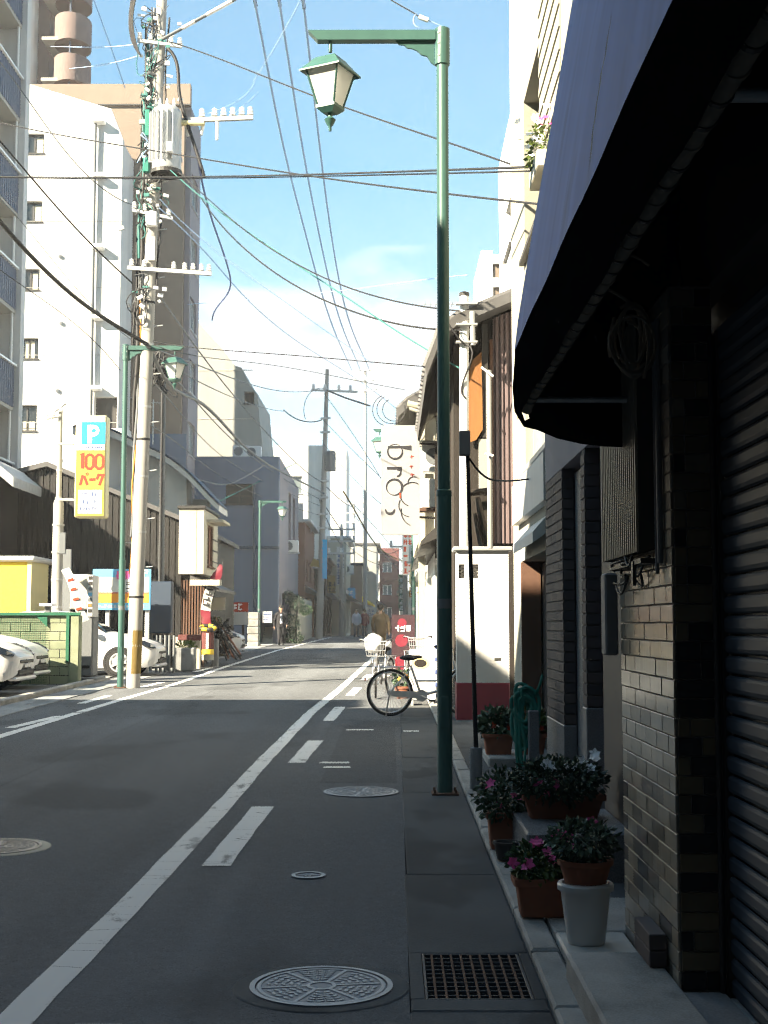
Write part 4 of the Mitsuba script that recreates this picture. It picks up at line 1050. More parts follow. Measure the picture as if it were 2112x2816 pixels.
m = MB(); roofband(m, [((-10.75, 25, 5.786)[0], (-10.757, 25, 6.02)[2]), ((-9.816, 25, 5.668)[0], (-9.813, 25, 5.551)[2]), ((-9.317, 25, 5.2)[0], (-9.316, 25, 5.142)[2])], 0.25, 24.6, 26.6)
put('roof', m, 'galvanised', lr)
put('wall', MB().box((-10.75, 25, 5.786)[0], (-9.898, 25, 5.201)[0], 24.8, 26.5, 0.2, (-9.902, 25, 5.376)[2]), 'dark_metal_sheet', lr)

# white vaulted-roof building behind the gable
vb2 = thing('vaulted_building', 'white building with a curved vault roof above the dark gable', 'building')
VY = 31.0
vl = [(-9.736, 31, 7.509), (-8.725, 31, 7.479), (-7.678, 31, 7.013), (-6.938, 31, 6.665), (-6.226, 31, 6.143), (-5.774, 31, 5.68), (-5.237, 31, 5.132)]
vc = curve([(p[0], 0, p[2]) for p in vl], 24)[:, [0, 2]]
m = MB(); roofband(m, [tuple(q) for q in vc], 0.19, 30.4, 32.0); put('vault', m, 'white_plaster', vb2)
m = MB(); roofband(m, [(x + 0.02, z + 0.055) for x, z in vc], 0.05, 30.35, 32.1); put('roof_sheet', m, 'navy', vb2)
xe = (-6.248, 31, 5.652)[0]
wv = [(vc[0, 0], 2)] + [(xe, 2)] + [(x, z - 0.20) for x, z in vc[::-1] if x < xe]
vh = [((-8.712, 31, 6.738)[0], (-8.698, 31, 5.942)[2], (-8.712, 31, 6.738)[0] + 0.2, (-8.708, 31, 6.521)[2])]
put('wall', MB().poly(sg.Polygon(wv).buffer(0), 0.9, (0, VY, 0), NEAR, UP, -0.9), 'white_plaster', vb2)
put('bay', MB().box(xe + 0.004, (-5.767, 31, 5.075)[0], 31.4, 31.9, 2, (-5.771, 31, 5.435)[2]), 'grey_wall', vb2)
put('window', MB().box((-7.797, 30.9, 5.136)[0], (-7.547, 30.9, 5.639)[0], 30.93, 30.995, (-7.796, 30.9, 5.064)[2], (-7.807, 30.9, 5.783)[2]), 'glass_dark', vb2)

# cream house with brown shutters on the street, shop below
ch = thing('cream_house', 'small cream house with brown shutters above a timber shop', 'building')
CY = 26.8; cx0, cx1 = (-5.681, 26.8, 3.597)[0], (-5.012, 26.8, 3.597)[0]
z0, z1 = (-5.498, 26.8, 2.854)[2], (-5.52, 26.8, 4.591)[2]
O = np.array([cx1, CY, 0.0])
put('wall', MB().box(cx0, cx1 - 0.2, CY, 28.95, z0, z1), 'cream_plaster', ch)
hs2 = [(0.55, z0 + 0.25, 1.45, z1 - 0.35)]
put('side_wall', wallsheet(MB(), O, LEFTW, [(0.002, z0), (2.15, z0), (2.15, z1), (0.002, z1)], hs2, 0.19), 'cream_plaster', ch)
for h in hs2:
    wd = window(ch, O, LEFTW, *h, 'rust', 'salmon', 0.05, (1,), 0.07)
    put('hood', wallbox(MB(), O, LEFTW, h[0] - 0.15, h[2] + 0.15, h[3] + 0.05, h[3] + 0.12, 0.004, 0.45), 'cream_plaster', wd)
    m = MB()
    for k in range(3): wallbox(m, O, LEFTW, h[0] - 0.1, h[2] + 0.1, h[1] + 0.1 + 0.3 * k, h[1] + 0.13 + 0.3 * k, 0.14, 0.17)
    put('rail', m, 'frame_dark', wd)
put('coping', MB().bevel(cx0 - 0.04, cx1 + 0.06, CY - 0.05, 29.0, z1 + 0.002, z1 + 0.10, 0.02), 'frame_dark', ch)
put('lower_wall', MB().box(cx0, cx1 - 0.25, CY + 0.25, 28.9, 0.2, z0 - 0.002), 'old_wood', ch)
m = MB()
for k in range(9): m.box(cx0 + 0.02 + k * 0.075, cx0 + 0.06 + k * 0.075, CY + 0.20, CY + 0.248, 0.3, z0 - 0.15)
put('slatting', m, 'rust', ch, kind='stuff')
pr_ = put('pent_roof', MB().raw([(cx1 - 0.3, y, z0 - 0.05) for y in (26.5, 29.3)] + [(cx1 + 0.48, y, z0 - 0.40) for y in (26.5, 29.3)] + [(cx1 - 0.3, y, z0 - 0.16) for y in (26.5, 29.3)] + [(cx1 + 0.48, y, z0 - 0.48) for y in (26.5, 29.3)], [(0, 2, 3, 1), (4, 5, 7, 6), (0, 4, 6, 2), (1, 3, 7, 5), (2, 6, 7, 3)]), 'roof_tile', ch)
put('fascia', MB().box(cx1 - 0.28, cx1 + 0.55, 26.40, 26.48, z0 - 0.32, z0 - 0.17), 'cream_plaster', ch)
put('sign_board', MB().box(cx1 - 0.1, cx1 + 0.45, 27.6, 27.66, z0 - 0.95, z0 - 0.60), 'cream_plaster', ch)

# row of shops going away on the left
row = [('salmon_shop', 'salmon two-storey shop with a white rooftop rail beyond the shrub', 57.0, 64.0, -4.9, 7.3, 'salmon'), ('timber_shop', 'dark timber shop with low eaves behind the second pole', 64.3, 71.0, -4.2, 5.6, 'old_wood'),
       ('plaster_shop', 'cream narrow shop with a white gable down the left row', 71.3, 79.0, -3.2, 7.6, 'cream_plaster'), ('brown_shop', 'brown shop with a yellow awning near the far end of the left row', 79.3, 88.0, -2.3, 6.2, 'brown_tile'),
       ('grey_shop', 'last grey shop of the left row at the far bend', 88.3, 99.0, -1.3, 8.5, 'grey_wall')]
for nm, lab, y0, y1, x1, zt, mat in row:
    b = thing(nm, lab, 'building'); O = np.array([x1, y0, 0.0]); L = y1 - y0
    hol = [(a, z, a + 1.5, z + 1.3) for a in np.arange(0.9, L - 1.6, 2.5) for z in np.arange(4.0, zt - 1.3, 2.4)] + [(a, 0.9, a + 2.4, 3.1) for a in np.arange(0.7, L - 2.5, 3.1)]
    put('wall', wallsheet(MB(), O, LEFTW, [(0, 0.3), (L, 0.3), (L, zt), (0, zt)], hol, 0.2).box(-14, x1 - 0.21, y0 + 0.01, y1 - 0.01, 0.3, zt - 0.05).box(-14, x1 - 0.003, y0 - 0.16, y0 - 0.004, 0.3, zt), mat, b)
    for h in hol: window(b, O, LEFTW, *h, 'frame_dark' if mat != 'grey_wall' else 'frame_alu', 'glass_dark', 0.14, (1,), 0.06, sill=False)
    m = MB().raw([(x1 + d, y, z) for y in (y0 + 0.2, y1 - 0.2) for d, z in ((0.003, 3.35), (0.003, 3.75), (0.9, 3.15), (0.9, 3.05))], [(0, 1, 2, 3), (4, 7, 6, 5), (1, 5, 6, 2), (0, 3, 7, 4), (2, 6, 7, 3)])
    put('awning', m, {'brown_shop': 'yellow', 'salmon_shop': 'frame_dark'}.get(nm, 'roof_tile'), b)
    put('roof_edge', MB().bevel(-14, x1 + 0.35, y0 - 0.3, y1, zt + 0.003, zt + 0.18, 0.03), 'white_panel' if nm in ('salmon_shop', 'plaster_shop') else 'roof_tile', b)
    if nm == 'salmon_shop':
        put('rooftop_rail', MB().box(-9, x1 - 0.1, y0 - 0.14, y0 + 0.02, zt + 0.19, zt + 1.1), 'white_panel', b)
for nm, lab, (u, v), (u2, v2), y, mat in [('far_block', 'white block rising above the blue-grey building roof', (-8.063, 68, 6.19)[::2], (-4.576, 68, 13.713)[::2], 68, 'white_plaster'),
                                    ('far_block', 'narrow white block with a vertical seam behind the second pole', (-5.644, 92, 7.844)[::2], (-4.14, 92, 18.022)[::2], 92, 'white_plaster'),
                                    ('far_block', 'low white stepped block in the far haze left of the hanging sign', (-9.356, 104, 8.672)[::2], (-2.64, 104, 11.074)[::2], 104, 'white_plaster')]:
    b = thing(nm, lab, 'building')
    hol = [(x, z, x + 1.3, z + 1.2) for x in np.arange(u + 0.7, u2 - 1.5, 2.3) for z in np.arange(7.5, v2 - 1.5, 2.9)]
    put('wall', wallsheet(MB(), (0, y, 0), NEAR, [(u, 0.3), (u2, 0.3), (u2, v2), (u, v2)], hol, 0.25).box(u, u2, y + 0.26, y + 7, 0.3, v2 - 0.1), mat, b)
    for h in hol: window(b, (0, y, 0), NEAR, *h, 'frame_alu', 'glass_pale', 0.15, (1,), 0.07)
for nm, lab, (u, v), (u2, v2), y, mat, fr in [('end_block', 'pale apartment block with greenish windows closing the end of the street', (-4.178, 118, 2.581)[::2], (-0.925, 118, 11.161)[::2], 118, 'white_plaster', 'frame_alu'),
                                    ('end_block', 'dark red brick block at the end of the street beside the pale block', (-1.289, 112, 2.526)[::2], (0.879, 112, 10.048)[::2], 112, 'brick_red', 'white_paint')]:
    b = thing(nm, lab, 'building')
    hol = [(x, z, x + 1.0, z + 1.25) for x in np.arange(u + 0.35, u2 - 1.1, 1.45) for z in np.arange(2.2, v2 - 1.4, 2.5)]
    put('wall', wallsheet(MB(), (0, y, 0), NEAR, [(u, 0.0), (u2, 0.0), (u2, v2), (u, v2)], hol, 0.25).box(u, u2, y + 0.26, y + 9, 0.0, v2 - 0.1), mat, b)
    for h in hol: window(b, (0, y, 0), NEAR, *h, fr, 'glass_pale', 0.12, (1,), 0.07)
    for z in np.arange(2.2, v2 - 1.4, 2.5): put('balcony', MB().box(u + 0.1, u2 - 0.1, y - 0.7, y - 0.003, z - 0.75, z - 0.62).box(u + 0.1, u2 - 0.1, y - 0.7, y - 0.64, z - 0.618, z + 0.1), 'white_panel' if mat == 'white_plaster' else 'brick_red', b)
ec = thing('corner_shop', 'cream corner house at the far right behind the banners', 'building')
u, u2 = (0.871, 100, 2.416)[0], (1.836, 100, 2.416)[0]; v2 = (1.146, 100, 2.416)[2] + 2.2
put('wall', MB().box(u, u2 + 6, 100, 108, 0, v2), 'cream_plaster', ec); put('roof', MB().box(u - 0.3, u2 + 6, 99.6, 108, v2 + 0.004, v2 + 0.3), 'roof_tile', ec)

# ------------------------------------------------------------------ street lamps
def street_lamp(x, y, hgt, side, label, arm=1.12, turn=28):
    """Green post with a lantern hung from an arm; side is +1 or -1 along x."""
    z = gz(y); t = thing('street_lamp', label, 'street lamp', 'green lantern street lamps along the street')
    put('post', MB().lathe([(0.062, -0.05), (0.062, 2.45), (0.066, 2.455), (0.066, 2.50), (0.052, 2.51), (0.050, hgt - 0.33), (0.064, hgt - 0.325), (0.064, hgt - 0.01), (0.05, hgt), (0.0, hgt)], (x, y, z), 20), 'green_paint', t, 35)
    put('base_plate', MB().bevel(x - 0.11, x + 0.11, y - 0.11, y + 0.11, z + 0.004, z + 0.022, 0.004), 'rust', t)
    for bx_, by_ in ((-1, -1), (1, -1), (1, 1), (-1, 1)): put('anchor_bolt', MB().tube([(x + 0.085 * bx_, y + 0.085 * by_, z + 0.02), (x + 0.085 * bx_, y + 0.085 * by_, z + 0.05)], 0.011, 6), 'rust', t)
    put('hatch', MB().bevel(x - 0.035, x + 0.035, y - 0.066, y - 0.055, z + 0.55, z + 0.80, 0.004), 'green_paint', t)
    put('sticker', MB().tube([(x, y, z + 1.52), (x, y, z + 1.60)], 0.0632, 20, False), 'cable_grey', t, True)
    zt = z + hgt; s = side
    beam = sg.Polygon([(0.058, zt - 0.03), (arm + 0.03, zt - 0.03), (arm - 0.05, zt - 0.115), (0.058, zt - 0.115)])
    beam = sa.scale(beam, xfact=s, origin=(0, 0))
    put('arm', MB().poly(beam, 0.09, (x, y + 0.045, 0), NEAR, UP, 0), 'green_paint', t)
    sc = [(0.066, zt - 0.117), (0.40, zt - 0.117), (0.37, zt - 0.145), (0.325, zt - 0.150), (0.30, zt - 0.175), (0.255, zt - 0.182), (0.215, zt - 0.20), (0.18, zt - 0.235), (0.13, zt - 0.25), (0.10, zt - 0.30), (0.066, zt - 0.33)]
    put('bracket', MB().poly(sa.scale(sg.Polygon(sc), xfact=s, origin=(0, 0)), 0.02, (x, y + 0.01, 0), NEAR, UP, 0), 'green_paint', t)
    for zz in (zt - 0.06, zt - 0.15, zt - 0.26): put('bolt', MB().ball((x + s * 0.03, y - 0.058, zz), (0.012, 0.008, 0.012), 1), 'galvanised', t)
    lx = x + s * (arm - 0.16)
    M = xf((lx, y, zt - 0.115), -turn)
    hook = put('hanger', MB().tube([(lx, y, zt - 0.113), (lx, y, zt - 0.21)], 0.016, 8), 'green_paint', t, True)

    def quad(levels):
        v, f = [], []
        for h, zz in levels:
            h, zz = h * 0.90, -0.09 + (zz + 0.09) * 0.96
            v += [(-h, -h, zz), (h, -h, zz), (h, h, zz), (-h, h, zz)]
        for i in range(len(levels) - 1):
            for j in range(4): f.append((i * 4 + j, i * 4 + (j + 1) % 4, (i + 1) * 4 + (j + 1) % 4, (i + 1) * 4 + j))
        return MB().raw(v, f)
    roof = quad([(0.0, -0.27), (0.165, -0.275), (0.215, -0.30), (0.215, -0.286), (0.165, -0.232), (0.118, -0.175), (0.105, -0.160), (0.0, -0.155)])
    put('roof', roof.get(M), 'green_paint', t)
    glass = quad([(0.085, -0.595), (0.163, -0.278)])
    put('pane', glass.get(M), 'lamp_glass', t)
    fr = MB()
    for sx_, sy_ in ((-1, -1), (1, -1), (1, 1), (-1, 1)): fr.tube([(sx_ * 0.151, sy_ * 0.151, -0.273), (sx_ * 0.080, sy_ * 0.080, -0.578)], 0.010, 4)
    put('frame', fr.get(M), 'green_paint', t)
    put('base', quad([(0.0, -0.66), (0.055, -0.66), (0.10, -0.62), (0.10, -0.592), (0.0, -0.59)]).get(M), 'green_paint', t)
    put('finial', MB().lathe([(0.0, -0.785), (0.012, -0.79), (0.014, -0.75), (0.028, -0.735), (0.045, -0.70), (0.05, -0.69), (0.02, -0.665), (0.02, -0.63), (0.0, -0.62)], n=14).get(M), 'green_paint', t, 40)
    return t


street_lamp(0.44, 8.34, 6.49, -1, 'tall green street lamp nearest the camera on the right with lantern against the sky', 1.12, 27)
street_lamp(-5.28, 19.70, 6.79, 1, 'green street lamp standing beside the big utility pole on the left', 1.14)
street_lamp(-5.72, 43.6, 6.32, 1, 'green street lamp in front of the blue-grey building', 1.14)
street_lamp(0.651, 29.5, 6.9, -1, 'green street lamp half hidden behind the hanging white sign', 1.15)
wl_ = thing('lamp_feed_insulator', 'white insulator with a looped wire at the top of the nearest street lamp', 'insulator')
a, b = (0.24, 8.3, 6.686), (0.319, 8.3, 6.653)
put('body', MB().tube([a, b], 0.022, 8), 'white_plastic', wl_, True)
put('tail', MB().tube(curve([(0.212, 8.3, 6.703), (0.192, 8.3, 6.649), (0.22, 8.3, 6.596), (0.244, 8.3, 6.588)], 10), 0.006, 5).tube([b, (0.437, 8.3, 6.6)], 0.004, 5), 'cable_blue', wl_, True)

# ------------------------------------------------------------------ the big utility pole with transformer
PB, PT = np.array([-5.06, 19.77, 0.2]), np.array((-4.664, 19.77, 14.808))


def on_pole(z, off=(0, 0)):
    t = (z - PB[2]) / (PT[2] - PB[2]); p = PB + (PT - PB) * t
    return np.array([p[0] + off[0], p[1] + off[1], z])


def zpx(v):
    return float(np.interp(v, VT, ZT))


VT = [0, 250, 500, 740, 1000, 1250, 1480]
ZT = [14.219, 11.787, 9.39, 7.123, 4.702, 2.408, 0.327]
up_ = thing('utility_pole', 'big concrete utility pole with a transformer and masses of cables on the left', 'utility pole')
put('shaft', MB().tube([PB, PB + (PT - PB) * 0.5, PT], [0.145, 0.125, 0.105], 24), 'pole_concrete', up_, 35)
for i, v in enumerate(range(30, 1290, 52)):
    z = zpx(v); p = on_pole(z); s = 1 if i % 2 else -1
    put('step_bolt', MB().tube([p + [s * 0.10, -0.02, 0], p + [s * 0.30, -0.04, 0.02]], 0.011, 6), 'galvanised', up_)
for i, v in enumerate([95, 150, 232, 395, 470, 590, 655, 745, 880, 950, 1030, 1150, 1290, 1395]):
    z = zpx(v); p = on_pole(z); r = 0.145 - 0.04 * (z / 14.5)
    put('band', MB().tube([p - [0, 0, 0.022], p + [0, 0, 0.022]], r + 0.007, 20), 'galvanised' if i % 3 else 'cable_black', up_)
trc = on_pole(zpx(312), (0.28, -0.30)); TR = 0.29
tr = put('transformer', MB().lathe([(0, -0.66), (TR * 0.92, -0.66), (TR, -0.62), (TR, 0.52), (TR * 0.97, 0.56), (TR * 0.75, 0.63), (0.0, 0.66)], trc, 28), 'galvanised', up_, 35)
for k in range(7):
    a = math.radians(190 + 18 * k); c = trc + np.array([math.cos(a), math.sin(a), 0]) * (TR + 0.035)
    put('fin', MB().obox(c, (0.07, 0.018, 1.0), (math.cos(a), math.sin(a), 0)), 'silver_paint', tr)
put('base_ring', MB().lathe([(TR + 0.02, -0.74), (TR + 0.02, -0.665), (0, -0.664)], trc, 24), 'frame_dark', tr)
for k, dx in enumerate((-0.14, 0.0, 0.14)):
    c = trc + [dx, -0.05, 0.62]
    put('bushing', MB().lathe([(0.03, 0), (0.045, 0.03), (0.025, 0.05), (0.04, 0.08), (0.022, 0.11), (0.03, 0.14), (0.012, 0.2), (0, 0.2)], c, 12), 'white_plastic', tr, 40)
put('box', MB().bevel(trc[0] + 0.06, trc[0] + 0.18, trc[1] - 0.46, trc[1] - 0.30, trc[2] - 0.42, trc[2] - 0.22, 0.015), 'white_plastic', tr)
for dz in (0.34, -0.41): put('hanger', MB().box(trc[0] - 0.35, trc[0] + 0.3, trc[1] + 0.05, trc[1] + 0.12, trc[2] + dz - 0.04, trc[2] + dz + 0.04), 'galvanised', up_)


def insulator(c, parent, s=1.0, mat='white_plastic'):
    return put('insulator', MB().lathe([(0.02 * s, 0), (0.06 * s, 0.02 * s), (0.03 * s, 0.05 * s), (0.055 * s, 0.07 * s), (0.03 * s, 0.10 * s), (0.045 * s, 0.13 * s), (0.0, 0.16 * s)], c, 10), mat, parent, 40)


def crossarm(parent, a, b, w=0.075, ins=(), s=1.0, mat='galvanised'):
    a, b = np.asarray(a, float), np.asarray(b, float)
    k = put('crossarm', MB().obox((a + b) / 2, (np.linalg.norm(b - a), w, w), b - a), mat, parent)
    for t in ins: insulator(a + (b - a) * t + [0, 0, w / 2 + 0.001], k, s)
    return k


crossarm(up_, (-5.065, 19.6, 11.584), (-2.776, 19.6, 11.675), 0.08, (0.55, 0.66, 0.74, 0.82, 0.90, 0.975), 1.25)
crossarm(up_, (-5.259, 19.6, 8.598), (-3.579, 19.6, 8.474), 0.075, (0.05, 0.2, 0.55, 0.68, 0.78, 0.88, 0.97), 1.0)
crossarm(up_, (-5.129, 19.6, 13.287), (-4.229, 19.6, 13.159), 0.06, (0.05, 0.3, 0.75, 0.95))
crossarm(up_, (-5.176, 19.6, 9.776), (-4.369, 19.6, 9.605), 0.06, (0.05, 0.3, 0.9))
for p, q in [((-3.501, 19.6, 11.581), (-3.498, 19.6, 11.218)), ((-3.781, 19.6, 11.581), (-3.815, 19.6, 11.314)), ((-4.116, 19.6, 11.582), (-4.084, 19.6, 11.295))]:
    put('fuse', MB().tube([p, q], [0.045, 0.03], 8), 'white_plastic', up_, True)
for p, q in [((-4.372, 19.5, 11.531), (-3.743, 19.5, 11.53))]:
    put('arm_sleeve', MB().tube([p, q], 0.06, 8), 'sign_cream', up_, True)
# cables strapped to the shaft and the thickets around the brackets
rng = np.random.default_rng(77)
for k, (dx, mat, r, v0, v1) in enumerate([(-0.19, 'cable_black', 0.045, 110, 940), (-0.24, 'cable_green', 0.03, 90, 560), (-0.27, 'cable_black', 0.022, 60, 760), (-0.15, 'cable_grey', 0.03, 20, 1160), (0.16, 'cable_black', 0.02, 40, 620), (-0.155, 'orange', 0.012, 640, 1240)]):
    zs = np.linspace(zpx(v0), zpx(v1), 22)
    pts = [on_pole(z, (dx + 0.02 * math.sin(z * 3 + k), -0.03 + 0.02 * math.cos(z * 2.3 + k))) for z in zs]
    put('riser', MB().tube(pts, r, 8), mat, up_, True)
for k, (v, n, spread, mats) in enumerate([(150, 26, 0.30, ('cable_black', 'cable_green', 'cable_grey')), (225, 22, 0.30, ('cable_green', 'cable_black')), (420, 26, 0.34, ('cable_black', 'cable_green', 'cable_grey')), (455, 20, 0.30, ('cable_black', 'cable_green')), (655, 22, 0.30, ('cable_black', 'cable_grey')), (320, 18, 0.28, ('cable_black', 'cable_blue')), (60, 20, 0.30, ('cable_black', 'cable_grey'))]):
    for mi_, mat in enumerate(mats):
        m = MB()
        for _ in range(n // len(mats) // 2 + 1):
            z = zpx(v) + rng.normal() * 0.20; o = on_pole(z)
            p = [o + rng.normal(size=3) * [spread * 0.33, 0.08, 0.20] + [-0.12, -0.1, 0] for _ in range(4)]
            m.tube(curve(p, 10), rng.uniform(0.006, 0.013), 5)
        put('cable_tangle', m, mat, up_, True, kind='stuff')
    for _ in range(9):
        z = zpx(v) + rng.normal() * 0.25; o = on_pole(z, (rng.normal() * 0.22 - 0.05, -0.16 + rng.normal() * 0.05))
        put('fitting', MB().obox(o, (rng.uniform(0.05, 0.14), 0.05, rng.uniform(0.03, 0.08)), (1, 0, rng.normal() * 0.3)), ['white_plastic', 'galvanised', 'cable_green'][rng.integers(3)], up_)
for (v, dx, w, h, mat) in [(275, -0.14, 0.10, 0.55, 'hose_green'), (480, 0.02, 0.22, 0.30, 'white_plastic'), (545, 0.06, 0.16, 0.5, 'pole_concrete'), (365, -0.13, 0.12, 0.3, 'hose_green')]:
    o = on_pole(zpx(v), (dx, -0.2)); put('junction_box', MB().bevel(o[0] - w / 2, o[0] + w / 2, o[1] - 0.06, o[1] + 0.06, o[2] - h / 2, o[2] + h / 2, 0.015), mat, up_)
z0_, z1_ = zpx(1455), zpx(1362)
gp_ = [on_pole(z0_, (0.045, -0.03)), on_pole(z1_, (0.045, -0.03))]
gm = MB(); ga = np.radians(np.linspace(-95, 10, 9)); gv_ = [gq + [0.149 * math.cos(q) - 0.045, 0.149 * math.sin(q) + 0.03, 0] for gq in gp_ for q in ga]
put('guard', gm.raw(gv_, [(i, i + 1, i + 10, i + 9) for i in range(8)]), 'ochre', up_, True)
m = MB(); loops = MB()
for k in range(5):
    dk = np.array([0.027 * k, 0, 0]); x0 = (-5.23, 19.5, 14.24) + dk; x1 = (-5.286, 19.5, 13.661) + dk * 0.7; x2 = (-5.223, 19.5, 13.227) + dk * 0.7; x3 = (-5.032, 19.5, 12.909)
    put('drop_cable', MB().tube(curve([x0, x1, x2, x3], 14), 0.014, 6), 'cable_black', up_, True)
put('drop_cable', MB().tube(curve([(-4.505, 19.5, 13.081), (-4.334, 19.5, 12.84), (-4.261, 19.5, 12.218), (-4.095, 19.5, 11.55), (-3.874, 19.5, 10.884), (-3.73, 19.5, 10.411)], 24), 0.035, 8), 'cable_black', up_, True)
gs = thing('striped_guard', 'white banded cable guard sloping up to the right from the big pole', 'cable guard')
a, b = np.array((-4.558, 19.4, 13.175)), np.array((-2.632, 17.5, 12.876))
put('tube', MB().tube([a, b], 0.030, 8), 'cable_grey', gs, True)
for t0, t1 in ((0.26, 0.42), (0.56, 0.86), (0.93, 0.99)):
    put('white_band', MB().tube([a + (b - a) * t0, a + (b - a) * t1], 0.036, 8), 'white_paint', gs, True)

# ------------------------------------------------------------------ other poles
sp_ = thing('steel_pole', 'dark slender steel pole between the big utility pole and the cream house', 'pole')
a, b = (-5.834, 25.5, 2.085), (-5.854, 25.5, 7.81)
put('shaft', MB().tube([a, b], [0.075, 0.06], 14), 'cable_grey', sp_, 40)
put('sleeve', MB().tube([np.array((-5.846, 25.4, 2.083)), np.array((-5.866, 25.4, 7.737))], 0.035, 8), 'cable_black', sp_, True)
m = MB(); rng = np.random.default_rng(6)
for k in range(24):
    p = [np.array((-5.929, 25.4, 8.001)) + rng.normal(size=3) * [0.12, 0.08, 0.25] for _ in range(4)]
    m.tube(curve(p, 10), rng.uniform(0.01, 0.03), 5)
put('cable_coil', m, 'cable_black', sp_, True, kind='stuff')
lp = thing('sign_pole', 'pale concrete pole with a small plate beside the parking sign', 'pole')
a, b = np.array((-7.852, 23.6, 0.745)), np.array((-7.852, 23.6, 6.608))
put('shaft', MB().tube([a, a + (b - a) * 0.62, a + (b - a) * 0.64, b], [0.135, 0.12, 0.065, 0.05], 16), 'pole_concrete', lp, 35)
for k in range(7): put('band', MB().tube([a + (b - a) * (0.2 + 0.11 * k) - [0, 0, 0.02], a + (b - a) * (0.2 + 0.11 * k) + [0, 0, 0.02]], 0.145 if k < 4 else 0.075, 14), 'galvanised', lp)
put('plate', MB().bevel(-7.776, -7.624, 23.40, 23.46, 3.158, 3.657, 0.01), 'cable_grey', lp)
m = MB()
for p, q in [((-8.175, 23.5, 6.354), (-7.826, 23.5, 6.431)), ((-8.069, 23.5, 6.487), (-8.022, 23.5, 6.354)), ((-7.96, 23.5, 6.542), (-7.701, 23.5, 6.741))]: m.tube([p, q], 0.03, 6)
put('crossarm', m, 'galvanised', lp)
insulator(np.array((-8.153, 23.5, 6.321)), lp, 1.0); insulator(np.array((-8, 23.5, 6.376)), lp, 1.0); insulator(np.array((-7.817, 23.5, 6.52)), lp, 0.9)

p2 = thing('utility_pole', 'second concrete utility pole far down the left side with a dark transformer', 'utility pole')
a, b = np.array([-3.904, 54.5, 0.6]), np.array((-3.505, 54.5, 15.492))
put('shaft', MB().tube([a, (a + b) / 2, b], [0.20, 0.16, 0.10], 16), 'pole_concrete', p2, 35)
c = np.array((-3.292, 54.2, 10.398)); put('transformer', MB().lathe([(0, -0.55), (0.28, -0.55), (0.28, 0.45), (0.2, 0.55), (0, 0.55)], c, 16), 'cable_grey', p2, 35)
crossarm(p2, (-4.367, 54.2, 14.29), (-1.84, 54.2, 14.186), 0.11, (0.05, 0.3, 0.6, 0.85), 2.0)
put('cable_sleeve', MB().tube([(-3.494, 54, 14.242), (-2.512, 54, 13.834), (-1.127, 54, 13.375)], 0.05, 6), 'cable_grey', p2, True)
put('jumper', MB().tube(curve([(-5.877, 54.2, 13.22), (-5.369, 54.2, 12.812), (-4.661, 54.2, 12.556), (-3.754, 54.2, 12.657)], 16), 0.035, 6).tube(curve([(-4.662, 54.2, 12.684), (-4.717, 54.2, 13.576), (-4.366, 54.2, 14.188), (-3.659, 54.2, 14.392)], 14), 0.022, 6), 'cable_grey', p2, True)
for v in (905, 935, 1040, 1075, 1110, 1140):
    c = np.array(b * 0 + a + (b - a) * ((1380 - v) / 582.0) + [0, -0.2, 0]); put('fitting', MB().obox(c, (0.55, 0.15, 0.10), (1, 0, 0.05)), 'galvanised', p2)
put('sign_panel', MB().box(-3.698, -3.449, 53.8, 53.86, 3.97, 6.08), 'sign_blue', p2)
put('cover', MB().raw([(-4.374, 53.6, 4.652), (-4.178, 53.6, 5.072), (-3.881, 53.6, 4.949), (-3.83, 53.6, 4.578)], [(0, 1, 2, 3)]), 'ochre', p2)
fp = [thing('utility_pole', lab, 'utility pole') for lab in ('tall pale pole carrying three high wires in the far distance', 'plain far pole at the end of the left row of shops', 'short far pole in front of the cream narrow shop', 'far pole on the right beside the banners')]
for key, a, b in [(fp[0], (-1.956, 76, 0.735), (-1.979, 76, 21.045)), (fp[1], (-3.202, 84, 0.655), (-3.146, 84, 11.766)), (fp[2], (-3.274, 66, 0.776), (-3.262, 66, 7.882)), (fp[3], (0.852, 60, 0.842), (0.806, 60, 7.856))]:
    put('shaft', MB().tube([a, b], [0.17, 0.10], 12), 'pole_concrete', key, 35)
    b = np.asarray(b)
    for j, dz in enumerate((0.12, 0.9, 1.7)): crossarm(key, b + [-0.9, -0.15, -dz], b + [0.9, -0.15, -dz], 0.12, (0.05, 0.5, 0.95), 2.0)

# slim service pole on the right pavement
sv = thing('service_pole', 'slim black rod in a concrete foot with a grey box on top, right pavement', 'pole')
x0, y0 = 0.70, 8.40
put('foot', MB().lathe([(0.052, -0.02), (0.052, 0.36), (0.044, 0.375), (0, 0.375)], (x0, y0, gz(y0)), 14), 'concrete', sv, 35)
a, m_ = np.array([x0, y0, gz(y0) + 0.37]), np.array((0.644, 8.4, 2.937))
put('rod', MB().tube([a, m_], [0.020, 0.016], 10), 'black', sv, True)
c = np.array((0.618, 8.36, 3.02)); put('box', MB().bevel(c[0] - 0.045, c[0] + 0.045, 8.33, 8.42, c[2] - 0.105, c[2] + 0.105, 0.008), 'cable_grey', sv)
ms = thing('service_mast', 'pale steel service mast rising behind the white shed with wires at its head', 'pole')
b = np.array((1.075, 14.5, 6.308))
put('shaft', MB().tube([(1.048, 14.5, 2.232), b], [0.07, 0.066], 16), 'white_plastic', ms, True)
put('cap', MB().lathe([(0.075, 0), (0.075, 0.05), (0.0, 0.08)], b, 12), 'frame_dark', ms)
for c in ((1.088, 14.4, 6.172), (1.086, 14.4, 5.863), (1.085, 14.4, 5.604)): put('bracket', MB().box(c[0] - 0.14, c[0] + 0.17, 14.35, 14.46, c[2] - 0.014, c[2] + 0.014), 'galvanised', ms)
